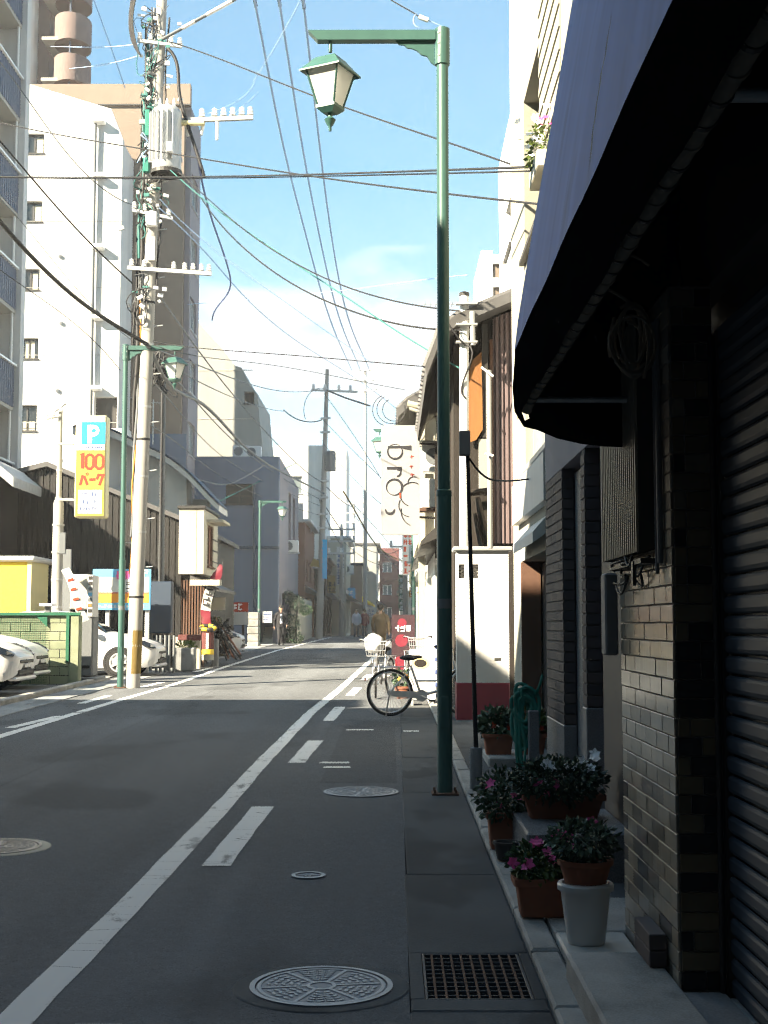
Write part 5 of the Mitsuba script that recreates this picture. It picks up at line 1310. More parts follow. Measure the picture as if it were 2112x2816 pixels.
put('side_tube', MB().tube([(1.182, 14.4, 6.055), (1.192, 14.4, 5.556)], 0.04, 8), 'galvanised', ms, True)
put('cable', MB().tube(curve([(1.081, 14.35, 5.542), (0.938, 14.3, 5.697), (0.805, 14.3, 5.901)], 8), 0.014, 5).tube(curve([(1.081, 14.35, 5.562), (1.17, 14.3, 5.48), (1.132, 14.34, 5.234), (1.081, 14.4, 4.774)], 10), 0.014, 5), 'cable_black', ms, True)
put('cable', MB().tube(curve([(0.657, 8.38, 2.894), (0.758, 8.6, 2.803), (0.959, 9.2, 2.795), (1.252, 10.2, 2.907), (1.423, 10.6, 2.967)], 18), 0.009, 6), 'cable_black', sv, True)
tp = thing('thin_mast', 'thin tan mast standing before the timber house', 'pole')
a, b = (1.342, 13.6, 2.531), (1.34, 13.6, 4.976)
put('shaft', MB().tube([a, b], 0.038, 10), 'concrete_shade', tp, True)
put('crossbar', MB().tube([(1.229, 13.5, 5.002), (1.392, 13.5, 4.874)], 0.018, 6).tube([(1.272, 13.5, 3.822), (1.385, 13.5, 3.784)], 0.018, 6), 'white_plastic', tp)

# ------------------------------------------------------------------ overhead wires
def wire(label, pts, r=0.010, mat='cable_black', n=26, group=None, name='overhead_wire'):
    p = [np.asarray(q, float) for q in pts]
    c = curve(p, n) if len(p) > 2 else np.array(p)
    return solo(name, label, 'wire', MB().tube(c, r, 5), mat, True, group)


wire('leftmost of three high wires running up the street to the far pale pole', [(-3.854, 26, 19.125), (-4.082, 29, 20.15), (-3.977, 34, 19.182), (-3.9, 41, 19.039), (-3.596, 53, 18.83), (-3.284, 64, 19.536), (-3.008, 76, 20.938)], 0.038, 'cable_blue')
wire('middle of three high wires running up the street to the far pale pole', [(-3.144, 26, 19.123), (-3.347, 29, 20.148), (-3.267, 34, 19.18), (-3.262, 41, 19.038), (-3.049, 53, 18.83), (-2.686, 64, 19.535), (-2.369, 76, 20.937)], 0.038, 'cable_blue')
wire('rightmost of three high wires running up the street to the far pale pole', [(-2.471, 26, 19.121), (-2.626, 29, 20.146), (-2.606, 34, 19.179), (-2.681, 41, 19.037), (-2.552, 53, 18.829), (-2.117, 64, 19.534), (-1.66, 76, 20.937)], 0.038, 'cable_blue')
wire('black sleeve at the top of the leftmost high wire', [(-4.097, 28.9, 20.229), (-4.081, 29.3, 20.139)], 0.055, name='wire_sleeve')
wire('black sleeve at the top of the middle high wire', [(-3.364, 28.9, 20.227), (-3.352, 29.3, 20.138)], 0.055, name='wire_sleeve')
wire('black sleeve at the top of the rightmost high wire', [(-2.645, 28.9, 20.225), (-2.624, 29.3, 20.078)], 0.055, name='wire_sleeve')
wire('dark wire from the big pole top passing below the near lantern to the cream building', [(-4.473, 19.6, 13.237), (-2.75, 17.8, 11.674), (-1.174, 16, 10.117), (0.669, 13.4, 8.125), (1.51, 11.95, 7.081)], 0.012)
wire('upper of two level black wires crossing the whole street to the cream building', [(-8.691, 21, 11.095), (-4.635, 18, 9.701), (-1.402, 14.5, 8.138), (0.568, 11.4, 6.771), (1.496, 9.5, 5.927)], 0.013)
wire('lower of two level black wires crossing the whole street to the cream building', [(-8.711, 21.05, 11.097), (-4.648, 18.05, 9.698), (-1.407, 14.55, 8.132), (0.57, 11.45, 6.755), (1.514, 9.5, 5.886)], 0.010)
wire('black wire sloping from the left edge down to the cream building below the level wires', [(-8.722, 21, 12.362), (-6.736, 19.6, 11.32), (-4.508, 17.8, 10.137), (-1.402, 14.5, 8.152), (0.572, 11.5, 6.544), (1.481, 9.6, 5.593)], 0.012)
wire('thick black cable from the left edge down to the big pole', [(-6.445, 15.6, 8.182), (-6.125, 16.8, 7.756), (-5.721, 17.8, 7.411), (-5.327, 18.8, 7.232), (-4.818, 19.55, 7.023)], 0.038)
wire('thick dark cable from the big pole away to the blue-grey building', [(-4.818, 19.55, 7.023), (-4.808, 20.6, 6.773), (-4.951, 25, 7.167), (-5.057, 32, 7.579), (-4.999, 44, 8.314), (-3.624, 54, 8.577)], 0.045, 'cable_grey')
wire('thin wire from the upper left edge down to the cable tangle on the big pole', [(-7.01, 17, 11.52), (-6.565, 17.6, 10.964), (-6.076, 18.2, 10.308), (-5.625, 18.9, 9.939), (-5.178, 19.6, 9.871)], 0.010, 'cable_grey')
wire('dark wire from the left edge to the lower crossarm of the big pole', [(-6.811, 16.6, 9.884), (-6.206, 17.4, 9.204), (-5.731, 18.3, 8.717), (-5.277, 19.2, 8.352), (-5.143, 19.6, 8.27)], 0.015)
wire('fine wire from the left edge passing below the third white block window', [(-6.949, 17, 9.044), (-6.485, 18, 8.514), (-5.928, 19, 7.81), (-5.134, 19.6, 7.121)], 0.007, 'cable_grey')
wire('fine wire sagging from the left edge past the fourth white block window', [(-6.917, 17, 7.733), (-6.561, 17.8, 7.54), (-6.089, 18.7, 7.264), (-5.354, 19.6, 6.518)], 0.008)
wire('black service wire from the big pole to the upper bracket of the service mast', [(-4.217, 19.4, 10.441), (-3.484, 18.7, 9.593), (-2.332, 17.4, 8.274), (-1.107, 16.3, 7.219), (-0.106, 15.4, 6.571), (1.013, 14.4, 6.055)], 0.012)
wire('black service wire from the big pole to the lower bracket of the service mast', [(-3.798, 19.4, 9.99), (-2.943, 18.4, 8.708), (-1.825, 17.3, 7.521), (-0.635, 16, 6.564), (0.108, 15.2, 6.107), (1.032, 14.4, 5.768)], 0.014)
wire('blue-green wire from the big pole down to the timber house front', [(-4.448, 19.4, 10.555), (-3.591, 18.8, 9.636), (-2.002, 17.4, 8.065), (-0.636, 16, 6.731), (0.384, 14.9, 5.719), (1.138, 14.6, 5.191)], 0.012, 'cable_green')
wire('pale green wire from the tangle on the big pole towards the second pole', [(-4.597, 19.5, 9.752), (-4.399, 22, 10.067), (-4.266, 28, 10.899), (-3.447, 36, 11.801), (-1.741, 44, 12.504), (0.399, 50, 12.212)], 0.016, 'cable_blue')
wire('blue wire running from the big pole across the clouds to the plaster house roof', [(-4.6, 19.5, 9.941), (-3.525, 20, 9.047), (-2.149, 20.4, 8.123), (-1.019, 20.8, 7.411), (0.149, 21, 6.573), (0.344, 21, 6.375)], 0.011, 'cable_blue')
wire('dark wire from the green lamp arm on the left to the timber house eave', [(-4.721, 19.6, 7.093), (-3.646, 18.8, 6.739), (-2.013, 17.6, 6.294), (-0.49, 16.2, 5.796), (0.523, 14.9, 5.366)], 0.009)
wire('pale wire from the green lamp arm on the left to the plaster house', [(-4.72, 19.6, 7.028), (-3.931, 19.8, 6.867), (-2.687, 20.2, 6.812), (-1.2, 20.6, 6.652), (0.295, 21, 6.454)], 0.009, 'cable_grey')
wire('wire sagging from the left lamp arm to the second pole crossarm', [(-4.674, 19.8, 6.981), (-4.844, 25, 8.016), (-4.976, 35, 9.959), (-4.716, 45, 12.035), (-3.897, 54, 14.243)], 0.018, 'cable_grey')
wire('wire from the second pole jumper back to the left lamp arm', [(-4.672, 20, 6.856), (-5.099, 27, 8.027), (-5.397, 38, 9.932), (-5.754, 54, 13.075)], 0.016, 'cable_grey')
wire('faint level wire crossing the middle of the sky', [(-6.186, 30, 11.201), (-3.739, 28, 10.725), (-1.521, 26, 10.249), (1.136, 23, 9.566), (1.706, 22, 9.278)], 0.009, 'cable_blue')
wire('crooked black cable hanging below the transformer crossarm', [(-3.864, 19.6, 10.79), (-3.962, 21, 10.588), (-4.058, 23, 10.566), (-4.168, 25, 10.634), (-4.233, 26, 10.564), (-4.789, 28, 10.659), (-5.435, 30, 10.714)], 0.022, 'ink_blue')
SHEAF = [('upper dark wire of the sheaf descending along the blue-grey building', [(-4.643, 19.8, 8.073), (-5.166, 26, 8.831), (-5.393, 38, 9.521), (-4.469, 47, 9.107), (-3.777, 54, 9.231)], 0.022),
         ('middle dark wire of the sheaf descending along the blue-grey building', [(-4.719, 20.5, 6.844), (-5.412, 28, 7.675), (-5.85, 40, 8.443), (-3.873, 54, 8.276)], 0.018),
         ('lower dark wire of the sheaf descending along the blue-grey building', [(-4.758, 20, 6.336), (-5.592, 27, 7.074), (-6.404, 40, 7.976), (-3.872, 54, 7.925)], 0.014),
         ('lowest thin wire of the sheaf reaching the second pole', [(-5.074, 20, 5.63), (-5.619, 26, 6.258), (-6.431, 38, 7.12), (-3.92, 54, 7.423)], 0.013),
         ('dark wire from the second pole to the narrow far pole', [(-3.777, 54, 9.231), (-3.459, 65, 9.746), (-3.146, 84, 11.336)], 0.03),
         ('dark wire from the second pole to the short far pole', [(-3.773, 54, 8.226), (-3.466, 60, 7.858), (-3.262, 66, 7.699)], 0.03)]
for lab, pts, r in SHEAF: wire(lab, pts, r, 'cable_grey')
wire('yellow-brown sheathed cable drooping into the far street', [(-2.574, 54, 8.677), (-2.145, 58, 8.184), (-1.371, 66, 7.27), (-0.107, 78, 6.877), (1.452, 90, 7.039)], 0.045, 'ochre')
wire('green stay wire across the front of the blue-grey building', [(-8.004, 44, 6.696), (-6.076, 46, 8.087), (-4.754, 50, 9.592)], 0.02, 'cable_green')
wire('pale stay wire sagging from the vault roof to the blue-grey building', [(-6.08, 31, 6.027), (-6.083, 35, 6.415), (-6.211, 40, 7.229), (-5.643, 45.9, 8.93)], 0.02, 'cable_grey')
wire('black lamp feed wire from the top edge to the nearest street lamp', [(-0.104, 8.9, 7.309), (0.002, 8.7, 7.092), (0.144, 8.5, 6.879), (0.24, 8.3, 6.686)], 0.006)
wire('faint thin wire crossing the upper left sky beside the rounded balconies', [(-9.326, 30, 21.104), (-9.091, 31, 20.298), (-8.744, 32, 19.092)], 0.016, 'cable_blue')
wire('upper faint wire from the rounded balconies to the big pole', [(-13.314, 38, 24.079), (-9.221, 30, 19.293), (-5.142, 19.8, 13.319)], 0.012, 'cable_blue')
wire('lower faint wire from the rounded balconies to the big pole', [(-13.232, 40, 24.32), (-8.925, 30, 18.731), (-5.138, 19.8, 13.065)], 0.012, 'cable_blue')
wire('first of the curved jumper wires right of the transformer', [(-3.671, 19.6, 11.744), (-3.35, 19.9, 12.046), (-3.034, 20.3, 12.505), (-2.885, 20.6, 12.94)], 0.007, 'cable_blue')
wire('second of the curved jumper wires right of the transformer', [(-3.205, 19.6, 11.695), (-2.987, 20, 12.147), (-2.824, 20.6, 12.718)], 0.007, 'cable_blue')
wire('pale wire fanning up from the transformer arm towards the top edge', [(-2.934, 20.6, 12.92), (-1.981, 17, 11.675), (-1.235, 14, 10.64)], 0.007, 'cable_blue')
lp2 = thing('cable_loop', 'coiled black cable loops at the corner of the plaster house roof', 'cable')
m = MB()
for k, (R, du) in enumerate([(0.30, 0), (0.24, 0.06), (0.34, -0.05)]):
    c = np.array((0.001, 20.8, 5.996)); th = np.linspace(2.0, 6.6, 20)
    m.tube(np.c_[c[0] + du + R * np.cos(th), np.full(20, 20.8 + 0.05 * k), c[2] + R * np.sin(th)], 0.009, 5)
put('loop', m, 'cable_black', lp2, True)

# ------------------------------------------------------------------ parking sign, billboard and car park furniture
pk = thing('parking_sign', 'tall lit-box parking sign with blue square and red lettering on a yellow panel', 'sign')
PYF = 23.2
q0, q1 = (-7.377, 23.2, 3.993), (-6.655, 23.2, 6.389); PW, PH = q1[0] - q0[0], q1[2] - q0[2]
put('case', MB().bevel(q0[0], q1[0], PYF, PYF + 0.42, q0[2], q1[2], 0.03), 'sign_cream', pk)
PX_ = lambda u: (u - 158) / 71 * PW
PZ_ = lambda v: (1117 - v) / 221 * PH
OP = (q0[0], PYF, q0[2])
put('upper_panel', MB().poly(sg.box(0.03, PZ_(972), PW - 0.03, PH - 0.03), 0.008, OP, NEAR, UP, 0.001), 'white_panel', pk)
put('yellow_panel', MB().poly(sg.box(0.03, 0.03, PW - 0.03, PZ_(972.5)), 0.008, OP, NEAR, UP, 0.001), 'orange', pk)
scene[[k for k in scene if k.startswith(pk) and 'yellow_panel' in k][0]]['bsdf'] = {'type': 'ref', 'id': 'mat_sign_yellow'}
put('lower_panel', MB().poly(sg.box(PX_(167), PZ_(1109), PX_(222), PZ_(1058)), 0.006, OP, NEAR, UP, 0.010), 'white_panel', pk)
put('blue_square', MB().poly(sg.box(PX_(173), PZ_(959), PX_(227), PZ_(911)), 0.006, OP, NEAR, UP, 0.010), 'sign_blue', pk)
P_ = sg.box(0, 0, 0.11, 0.43).union(sg.Point(0.14, 0.295).buffer(0.135, 20)).union(sg.box(0, 0.16, 0.14, 0.43)).difference(sg.Point(0.15, 0.295).buffer(0.05, 12))
put('letter', MB().poly(sa.translate(P_, PX_(186), PZ_(957)), 0.006, OP, NEAR, UP, 0.017), 'white_paint', pk)
w_ = 0.062


def octo(x, z, w, h):
    c = 0.32 * w
    return sg.LinearRing([(x + c, z), (x + w - c, z), (x + w, z + c), (x + w, z + h - c), (x + w - c, z + h), (x + c, z + h), (x, z + h - c), (x, z + c)]).buffer(w_ / 2, join_style='mitre')


zb, zt_ = PZ_(1012), PZ_(982)
figs = [stroke([(PX_(171), zt_ - 0.02), (PX_(176), zt_), (PX_(176), zb)], w_ * 1.3), octo(PX_(184), zb, 0.17, zt_ - zb), octo(PX_(206), zb, 0.17, zt_ - zb)]
for s in figs: put('figure', MB().poly(s, 0.006, OP, NEAR, UP, 0.010), 'sign_red', pk)
zb2, zt2 = PZ_(1048), PZ_(1023); mid = (zb2 + zt2) / 2
kan = [strokes([[(PX_(177), zt2 - 0.03), (PX_(171), zb2)], [(PX_(180), zt2 - 0.05), (PX_(188), zb2)]], w_).union(sg.Point(PX_(187), zt2 - 0.01).buffer(0.035).difference(sg.Point(PX_(187), zt2 - 0.01).buffer(0.015))),
       stroke([(PX_(192), mid), (PX_(206), mid)], w_),
       strokes([[(PX_(214), zt2), (PX_(209), mid)], [(PX_(212), zt2 - 0.03), (PX_(224), zt2 - 0.03), (PX_(215), zb2)]], w_)]
for s in kan: put('letter', MB().poly(s, 0.006, OP, NEAR, UP, 0.010), 'sign_red', pk)


def scribble(rng, x0, x1, z, h, w):
    """A row of small dense characters, too small to read."""
    out, x = [], x0
    while x < x1 - h * 0.5:
        for _ in range(rng.integers(3, 5)):
            if rng.random() < 0.5:
                zz = z + rng.uniform(-0.5, 0.5) * h; out.append(stroke([(x, zz), (x + h * 0.75, zz)], w))
            else:
                xx = x + rng.uniform(0.1, 0.65) * h; out.append(stroke([(xx, z - h / 2), (xx + rng.uniform(-0.1, 0.1) * h, z + h / 2)], w))
        x += h * 0.95
    return shapely.union_all(out)


rng = np.random.default_rng(14)
for (a, b, v, hh, d) in [(181, 224, 966, 0.055, 0.010), (172, 214, 1068, 0.09, 0.017), (178, 214, 1084, 0.09, 0.017), (170, 215, 1099, 0.075, 0.017)]:
    put('small_lettering', MB().poly(scribble(rng, PX_(a), PX_(b), PZ_(v), hh, 0.014), 0.004, OP, NEAR, UP, d), 'ink_blue', pk, kind='stuff')
put('mount', MB().tube([(-7.835, 23.6, 5.765), (-7.484, 23.5, 5.747)], 0.03, 6).tube([(-7.852, 23.6, 4.442), (-7.459, 23.5, 4.43)], 0.03, 6), 'galvanised', pk)

bd = thing('billboard', 'wide colourful car park billboard with blue border and orange band on posts', 'sign')
q0, q1 = (-7.254, 24.4, 1.858), (-5.841, 24.4, 2.857); W_, H_ = q1[0] - q0[0], q1[2] - q0[2]; OB = (q0[0], 24.4, q0[2])
put('board', MB().bevel(q0[0], q1[0], 24.4, 24.46, q0[2], q1[2], 0.008), 'sign_lightblue', bd)
put('white_field', MB().poly(sg.box(0.04, H_ * 0.18, W_ - 0.04, H_ * 0.80), 0.004, OB, NEAR, UP, 0.001), 'white_panel', bd)
put('orange_band', MB().poly(sg.box(0.04, H_ * 0.18, W_ - 0.04, H_ * 0.40), 0.004, OB, NEAR, UP, 0.006), 'orange', bd)
put('red_line', MB().poly(sg.box(0.04, H_ * 0.405, W_ - 0.04, H_ * 0.43), 0.004, OB, NEAR, UP, 0.006), 'sign_red', bd)
rng = np.random.default_rng(15)
put('pink_lettering', MB().poly(scribble(rng, W_ * 0.40, W_ * 0.80, H_ * 0.85, 0.20, 0.036), 0.004, OB, NEAR, UP, 0.006), 'pink', bd, kind='stuff')
put('black_lettering', MB().poly(scribble(rng, W_ * 0.47, W_ * 0.92, H_ * 0.60, 0.16, 0.022), 0.004, OB, NEAR, UP, 0.006), 'ink', bd, kind='stuff')
put('white_lettering', MB().poly(scribble(rng, W_ * 0.1, W_ * 0.9, H_ * 0.09, 0.08, 0.016), 0.004, OB, NEAR, UP, 0.001), 'white_panel', bd, kind='stuff')
put('letter', MB().poly(sa.translate(sa.scale(P_, 0.5, 0.42, origin=(0, 0)), W_ * 0.86, H_ * 0.81), 0.004, OB, NEAR, UP, 0.006), 'white_paint', bd)
for x in (q0[0] + 0.35, q1[0] - 0.10): put('post', MB().box(x - 0.045, x + 0.045, 24.465, 24.56, 0.3, q1[2] - 0.1), 'white_panel', bd)

yk = thing('yellow_kiosk', 'bright yellow kiosk panel with a white top at the left edge of the car park', 'kiosk')
q0, q1 = (-9.994, 24.6, 0.712), (-8.804, 24.6, 3.164)
put('panel', MB().bevel(q0[0], q1[0] - 0.12, 24.6, 25.8, 0.3, q1[2] - 0.12, 0.02), 'yellow', yk)
put('corner', MB().box(q1[0] - 0.118, q1[0] - 0.01, 24.58, 25.8, 0.3, q1[2] - 0.12), 'sign_cream', yk)
put('cap', MB().bevel(q0[0], q1[0] + 0.10, 24.48, 25.9, q1[2] - 0.117, q1[2] + 0.02, 0.04), 'white_panel', yk)
tm = thing('ticket_machine', 'grey car park payment machine on a concrete foot behind the block wall', 'machine')
q0, q1 = (-6.656, 21.2, 0.416), (-6.297, 21.2, 2.572)
put('cabinet', MB().bevel(q0[0] + 0.02, q1[0], 21.2, 21.75, gz(21) + 0.12, q1[2] - 0.75, 0.03), 'cable_grey', tm)
put('head', MB().bevel(q0[0] - 0.12, q1[0] - 0.10, 21.1, 21.5, q1[2] - 0.745, q1[2], 0.02), 'concrete_shade', tm)
put('side_panel', MB().bevel(q1[0] - 0.097, q1[0] + 0.02, 21.05, 21.6, q1[2] - 0.9, q1[2] - 0.02, 0.01), 'white_panel', tm)
rng = np.random.default_rng(16)
for k in range(7): put('sticker', MB().box(q1[0] - 0.08, q1[0] + 0.0, 21.040, 21.048, q1[2] - 0.12 - 0.115 * k, q1[2] - 0.05 - 0.115 * k), ['ochre', 'sign_lightblue', 'frame_dark', 'cable_grey'][rng.integers(4)], tm)
put('slot', MB().box(q1[0] - 0.22, q1[0] - 0.06, 21.185, 21.197, gz(21) + 0.30, gz(21) + 0.36), 'black', tm)
put('foot', MB().bevel(q0[0] - 0.05, q1[0] + 0.12, 21.0, 22.0, gz(21), gz(21) + 0.115, 0.02), 'concrete', tm)
fbn = thing('red_striped_banner', 'curled white banner with red stripes beside the payment machine', 'banner')
bz = [(-6.908, 21, 2.639), (-6.734, 20.9, 2.345), (-6.615, 20.85, 1.978), (-6.43, 20.9, 1.548)]
cc = curve(bz, 18); v, f = [], []
for p in cc: v += [p + [0, 0, 0], p + [0.16, 0.02, 0.06]]
for i in range(17): f.append((2 * i, 2 * i + 1, 2 * i + 3, 2 * i + 2))
put('cloth', MB().raw(v, f), 'white_panel', fbn, True)
for k in range(4): put('stripe', MB().obox(cc[4 + 3 * k] + [0.08, -0.012, 0.03], (0.12, 0.006, 0.05), (1, 0, 0.3)), 'sign_red', fbn)
bx_ = thing('white_backboard', 'plain pale board standing behind the sign pole', 'board')
put('board', MB().bevel(-8.057, -7.722, 24.2, 24.26, 0.6, 3.327, 0.01), 'cable_grey', bx_)
wt = thing('white_table_sign', 'small white tray on a post beside the yellow kiosk', 'sign')
c = np.array((-7.868, 23, 1.943)); put('tray', MB().bevel(c[0] - 0.16, c[0] + 0.16, 22.9, 23.2, c[2] - 0.02, c[2] + 0.05, 0.02), 'white_paint', wt); put('post', MB().box(c[0] - 0.06, c[0] + 0.06, 23.0, 23.12, 0.3, c[2] - 0.022), 'cable_grey', wt)

# block wall with green netting
bwl = thing('block_wall', 'mossy concrete block wall with green netting at the edge of the car park', 'wall')
WX0, WX1, WYY, WZ0 = -10.4, -6.506, 20.40, gz(20.4) + 0.02
WZ1 = 1.715; nc = 8; hc = (WZ1 - WZ0) / nc
put('core', MB().box(WX0, WX1 - 0.02, WYY + 0.008, WYY + 0.12, WZ0, WZ1 - 0.01), 'grout', bwl)
rng = np.random.default_rng(17)
for r in range(nc):
    x = WX1 - (0.2 if r % 2 else 0.0); e = [WX1] + ([WX1 - 0.2] if r % 2 else [])
    while e[-1] > WX0: e.append(e[-1] - 0.4)
    for b, a in zip(e[:-1], e[1:]):
        j = rng.uniform(-0.003, 0.003)
        put('block', MB().bevel(a + 0.005, b - 0.005, WYY + j, WYY + 0.118, WZ0 + r * hc + 0.005, WZ0 + (r + 1) * hc - 0.005, 0.006), 'block_wall', bwl)
put('end_pier', MB().bevel(WX1 + 0.004, WX1 + 0.20, WYY - 0.04, WYY + 0.16, WZ0 - 0.1, WZ1 - 0.02, 0.015), 'block_wall', bwl)
nt = thing('green_netting', 'green plastic netting hung over the left part of the block wall', 'netting')
m = MB(); nx0, nx1 = -8.011, -6.942
for k in range(int((nx1 - nx0) / 0.045)):
    x = nx0 + k * 0.045; zlow = WZ0 + 0.02 + (0.0 if x < -7.6 else 0.0)
    m.box(x, x + 0.005, WYY - 0.012, WYY - 0.009, zlow, WZ1)
for k in range(int((WZ1 - WZ0) / 0.045)): m.box(nx0, nx1, WYY - 0.016, WYY - 0.0125, WZ0 + k * 0.045, WZ0 + k * 0.045 + 0.004)
put('mesh', m, 'net_green', nt, kind='stuff')
put('edge_band', MB().box(nx0, WX1 + 0.22, WYY - 0.06, WYY - 0.018, WZ1 - 0.02, WZ1 + 0.04), 'net_green', nt)
put('edge_band', MB().box(WX1 - 0.06, WX1 + 0.0, WYY - 0.06, WYY - 0.018, WZ0 + 0.45, WZ1 - 0.022), 'net_green', nt)
v = [(nx1 - 0.02, WYY - 0.03, WZ1 - 0.02), (nx1 - 0.26, WYY - 0.03, WZ1 - 0.02), (nx1 - 0.02, WYY - 0.03, WZ1 - 0.26)]
put('fold', MB().raw(v, [(0, 1, 2)]), 'net_green', nt)

nb = thing('navy_panel', 'dark blue metal panel on legs right of the billboard', 'panel')
q0, q1 = (-6.171, 25.2, 1.292), (-5.505, 25.2, 2.588)
put('panel', MB().bevel(q0[0], q1[0], 25.2, 25.45, q0[2], q1[2], 0.02), 'navy', nb)
for x in (q0[0] + 0.12, q1[0] - 0.12): put('leg', MB().box(x - 0.04, x + 0.04, 25.3, 25.38, 0.3, q0[2] - 0.003), 'cable_grey', nb)
fn = thing('pipe_fence', 'short grey picket fence below the dark blue panel', 'fence')
for x in (-5.725, -5.623, -5.51, -5.409, -5.296): put('picket', MB().tube([(x, 24.6, gz(24.6)), (x, 24.6, 1.252)], 0.035, 8), 'cable_grey', fn, True)
put('rail', MB().tube([(-5.751, 24.64, 1.162), (-5.276, 24.64, 1.162)], 0.02, 6), 'cable_grey', fn)
pl = thing('trough_planter', 'low concrete trough with a little grass beside the road', 'planter')
q0, q1 = (-5.378, 25, 0.609), (-4.877, 25, 0.94)
put('trough', MB().bevel(q0[0], q1[0], 25.0, 25.35, gz(25), q1[2], 0.03), 'concrete', pl)
put('grass', leaves(np.random.default_rng(3), ((q0[0] + q1[0]) / 2, 25.15, q1[2] + 0.04), (0.22, 0.12, 0.08), 160, 0.09, -0.5), 'leaf_5', pl)
lw = thing('low_wall', 'low pale wall in front of the timber shop', 'wall')
put('wall', MB().bevel(-5.64, -4.966, 26.2, 26.35, 0.3, 1.188, 0.01), 'cream_plaster', lw)
rbm = thing('red_beam', 'short weathered red beam lying along the low wall', 'beam')
put('beam', MB().bevel(-5.505, -4.908, 26.0, 26.14, 1.096, 1.25, 0.02), 'brick_red', rbm)
nf = thing('shop_flag', 'tall red and white shop flag leaning beside the cream house', 'flag')
cc = curve([(-4.951, 27, 1.525), (-4.969, 27, 1.995), (-4.85, 27, 2.467), (-4.667, 27, 2.864), (-4.57, 27, 3.113)], 24)
for nm, i0, i1, mat in [('red_foot', 0, 5, 'crimson'), ('white_cloth', 5, 17, 'white_panel'), ('red_tip', 17, 23, 'crimson')]:
    v, f = [], []
    for i in range(i0, i1 + 1):
        hw = 0.13 if i < 19 else 0.13 - 0.024 * (i - 19)
        v += [cc[i] + [-hw, 0.02 * math.sin(i), 0.02], cc[i] + [0, -0.02, 0], cc[i] + [hw, 0.02 * math.cos(i), -0.02]]
    for i in range(i1 - i0): f += [(3 * i, 3 * i + 1, 3 * i + 4, 3 * i + 3), (3 * i + 1, 3 * i + 2, 3 * i + 5, 3 * i + 4)]
    put(nm, MB().raw(v, f), mat, nf, True)
m = MB()
for i in (7, 9, 11, 13, 15): m.obox(cc[i] + [0, -0.045, 0], (0.16, 0.008, 0.045), (1, 0, -0.25)).obox(cc[i] + [0.03, -0.046, 0.02], (0.035, 0.008, 0.11), (1, 0, -0.25))
put('lettering', m, 'ink', nf, kind='stuff')
put('pole', MB().tube([(-4.885, 27.1, 0.571), (-4.922, 27.1, 1.748), (-4.538, 27.1, 3.194)], 0.014, 6), 'frame_dark', nf)
yr = thing('striped_ring', 'yellow and black striped ring guard around the flag foot', 'ring')
c = np.array((-4.895, 26.9, 1.426)); th = np.linspace(0, 2 * math.pi, 25)
for k in range(8):
    t = th[3 * k:3 * k + 4]; put('segment', MB().tube(np.c_[c[0] + 0.19 * np.cos(t), 26.9 + 0.12 * np.sin(t), c[2] + 0.05 * np.sin(t)], 0.055, 8), 'yellow' if k % 2 else 'frame_dark', yr, True)
brr = thing('striped_post', 'stout red and white post with yellow bands at the roadside', 'post')
a, b = np.array((-4.876, 26.85, 0.568)), np.array((-4.884, 26.85, 1.303))
for k, mat in enumerate(('concrete_shade', 'yellow', 'brick_red', 'brick_red', 'brick_red')): put('section', MB().tube([a + (b - a) * k / 5, a + (b - a) * (k + 0.98) / 5], 0.16, 14), mat, brr, 40)
put('white_stripe', MB().box(a[0] - 0.035, a[0] + 0.035, 26.68, 26.70, a[2] + 0.3, b[2] - 0.02), 'white_panel', brr)
bo = thing('stone_bollard', 'squat grey stone bollard next to the striped post', 'bollard')
put('stone', MB().bevel(-4.844, -4.669, 27.2, 27.4, 0.3, 1.127, 0.03), 'concrete', bo)
hp = thing('folded_barrier', 'heap of folded barrier bars under dark netting leaning at the roadside', 'barrier')
rng = np.random.default_rng(23)
A_, B_ = np.array((-5.001, 28.4, 1.656)), np.array((-4.328, 28, 0.63))
for k in range(9):
    o = rng.normal(size=3) * [0.06, 0.1, 0.04]; put('bar', MB().tube([A_ + o, B_ + o + rng.normal(size=3) * [0.12, 0.1, 0.05]], 0.025, 6), ['frame_dark', 'old_wood', 'salmon', 'terracotta'][k % 4], hp, True)
put('net', leaves(rng, (A_ * 0.55 + B_ * 0.45), (0.22, 0.12, 0.42), 260, 0.12, 0.4), 'frame_dark', hp, kind='stuff')
put('weeds', leaves(rng, A_ + [0.1, -0.1, -0.05], (0.16, 0.1, 0.10), 60, 0.07), 'leaf_5', hp, kind='stuff')
rs = thing('red_white_board', 'wide white board with a red lettered top strip across the street verge', 'sign')
q0, q1 = (-6.666, 37, 1.5), (-5.261, 37, 2.331); W_, H_ = q1[0] - q0[0], q1[2] - q0[2]
put('board', MB().bevel(q0[0], q1[0], 37, 37.12, q0[2], q1[2], 0.015), 'white_panel', rs)
put('red_strip', MB().poly(sg.box(0.0, H_ * 0.58, W_ + 0.01, H_), 0.006, (q0[0], 37, q0[2]), NEAR, UP, 0.001), 'sign_red', rs)
put('lettering', MB().poly(scribble(np.random.default_rng(5), W_ * 0.06, W_ * 0.88, H_ * 0.80, 0.2, 0.05), 0.006, (q0[0], 37, q0[2]), NEAR, UP, 0.008), 'white_paint', rs, kind='stuff')
for x in (q0[0] + 0.3, q1[0] - 0.2): put('post', MB().box(x - 0.04, x + 0.04, 37.125, 37.2, 0.4, q1[2] - 0.1), 'frame_dark', rs)
gp = thing('gate_pier', 'rough pale stone gate pier at the foot of the third lamp', 'pier')
for k in range(5): put('stone', MB().bevel(-6.099 + 0.02 * (k % 2), -5.611, 42.6, 43.1, 0.5 + 0.31 * k, 0.80 + 0.31 * k, 0.03), 'kerbstone', gp)

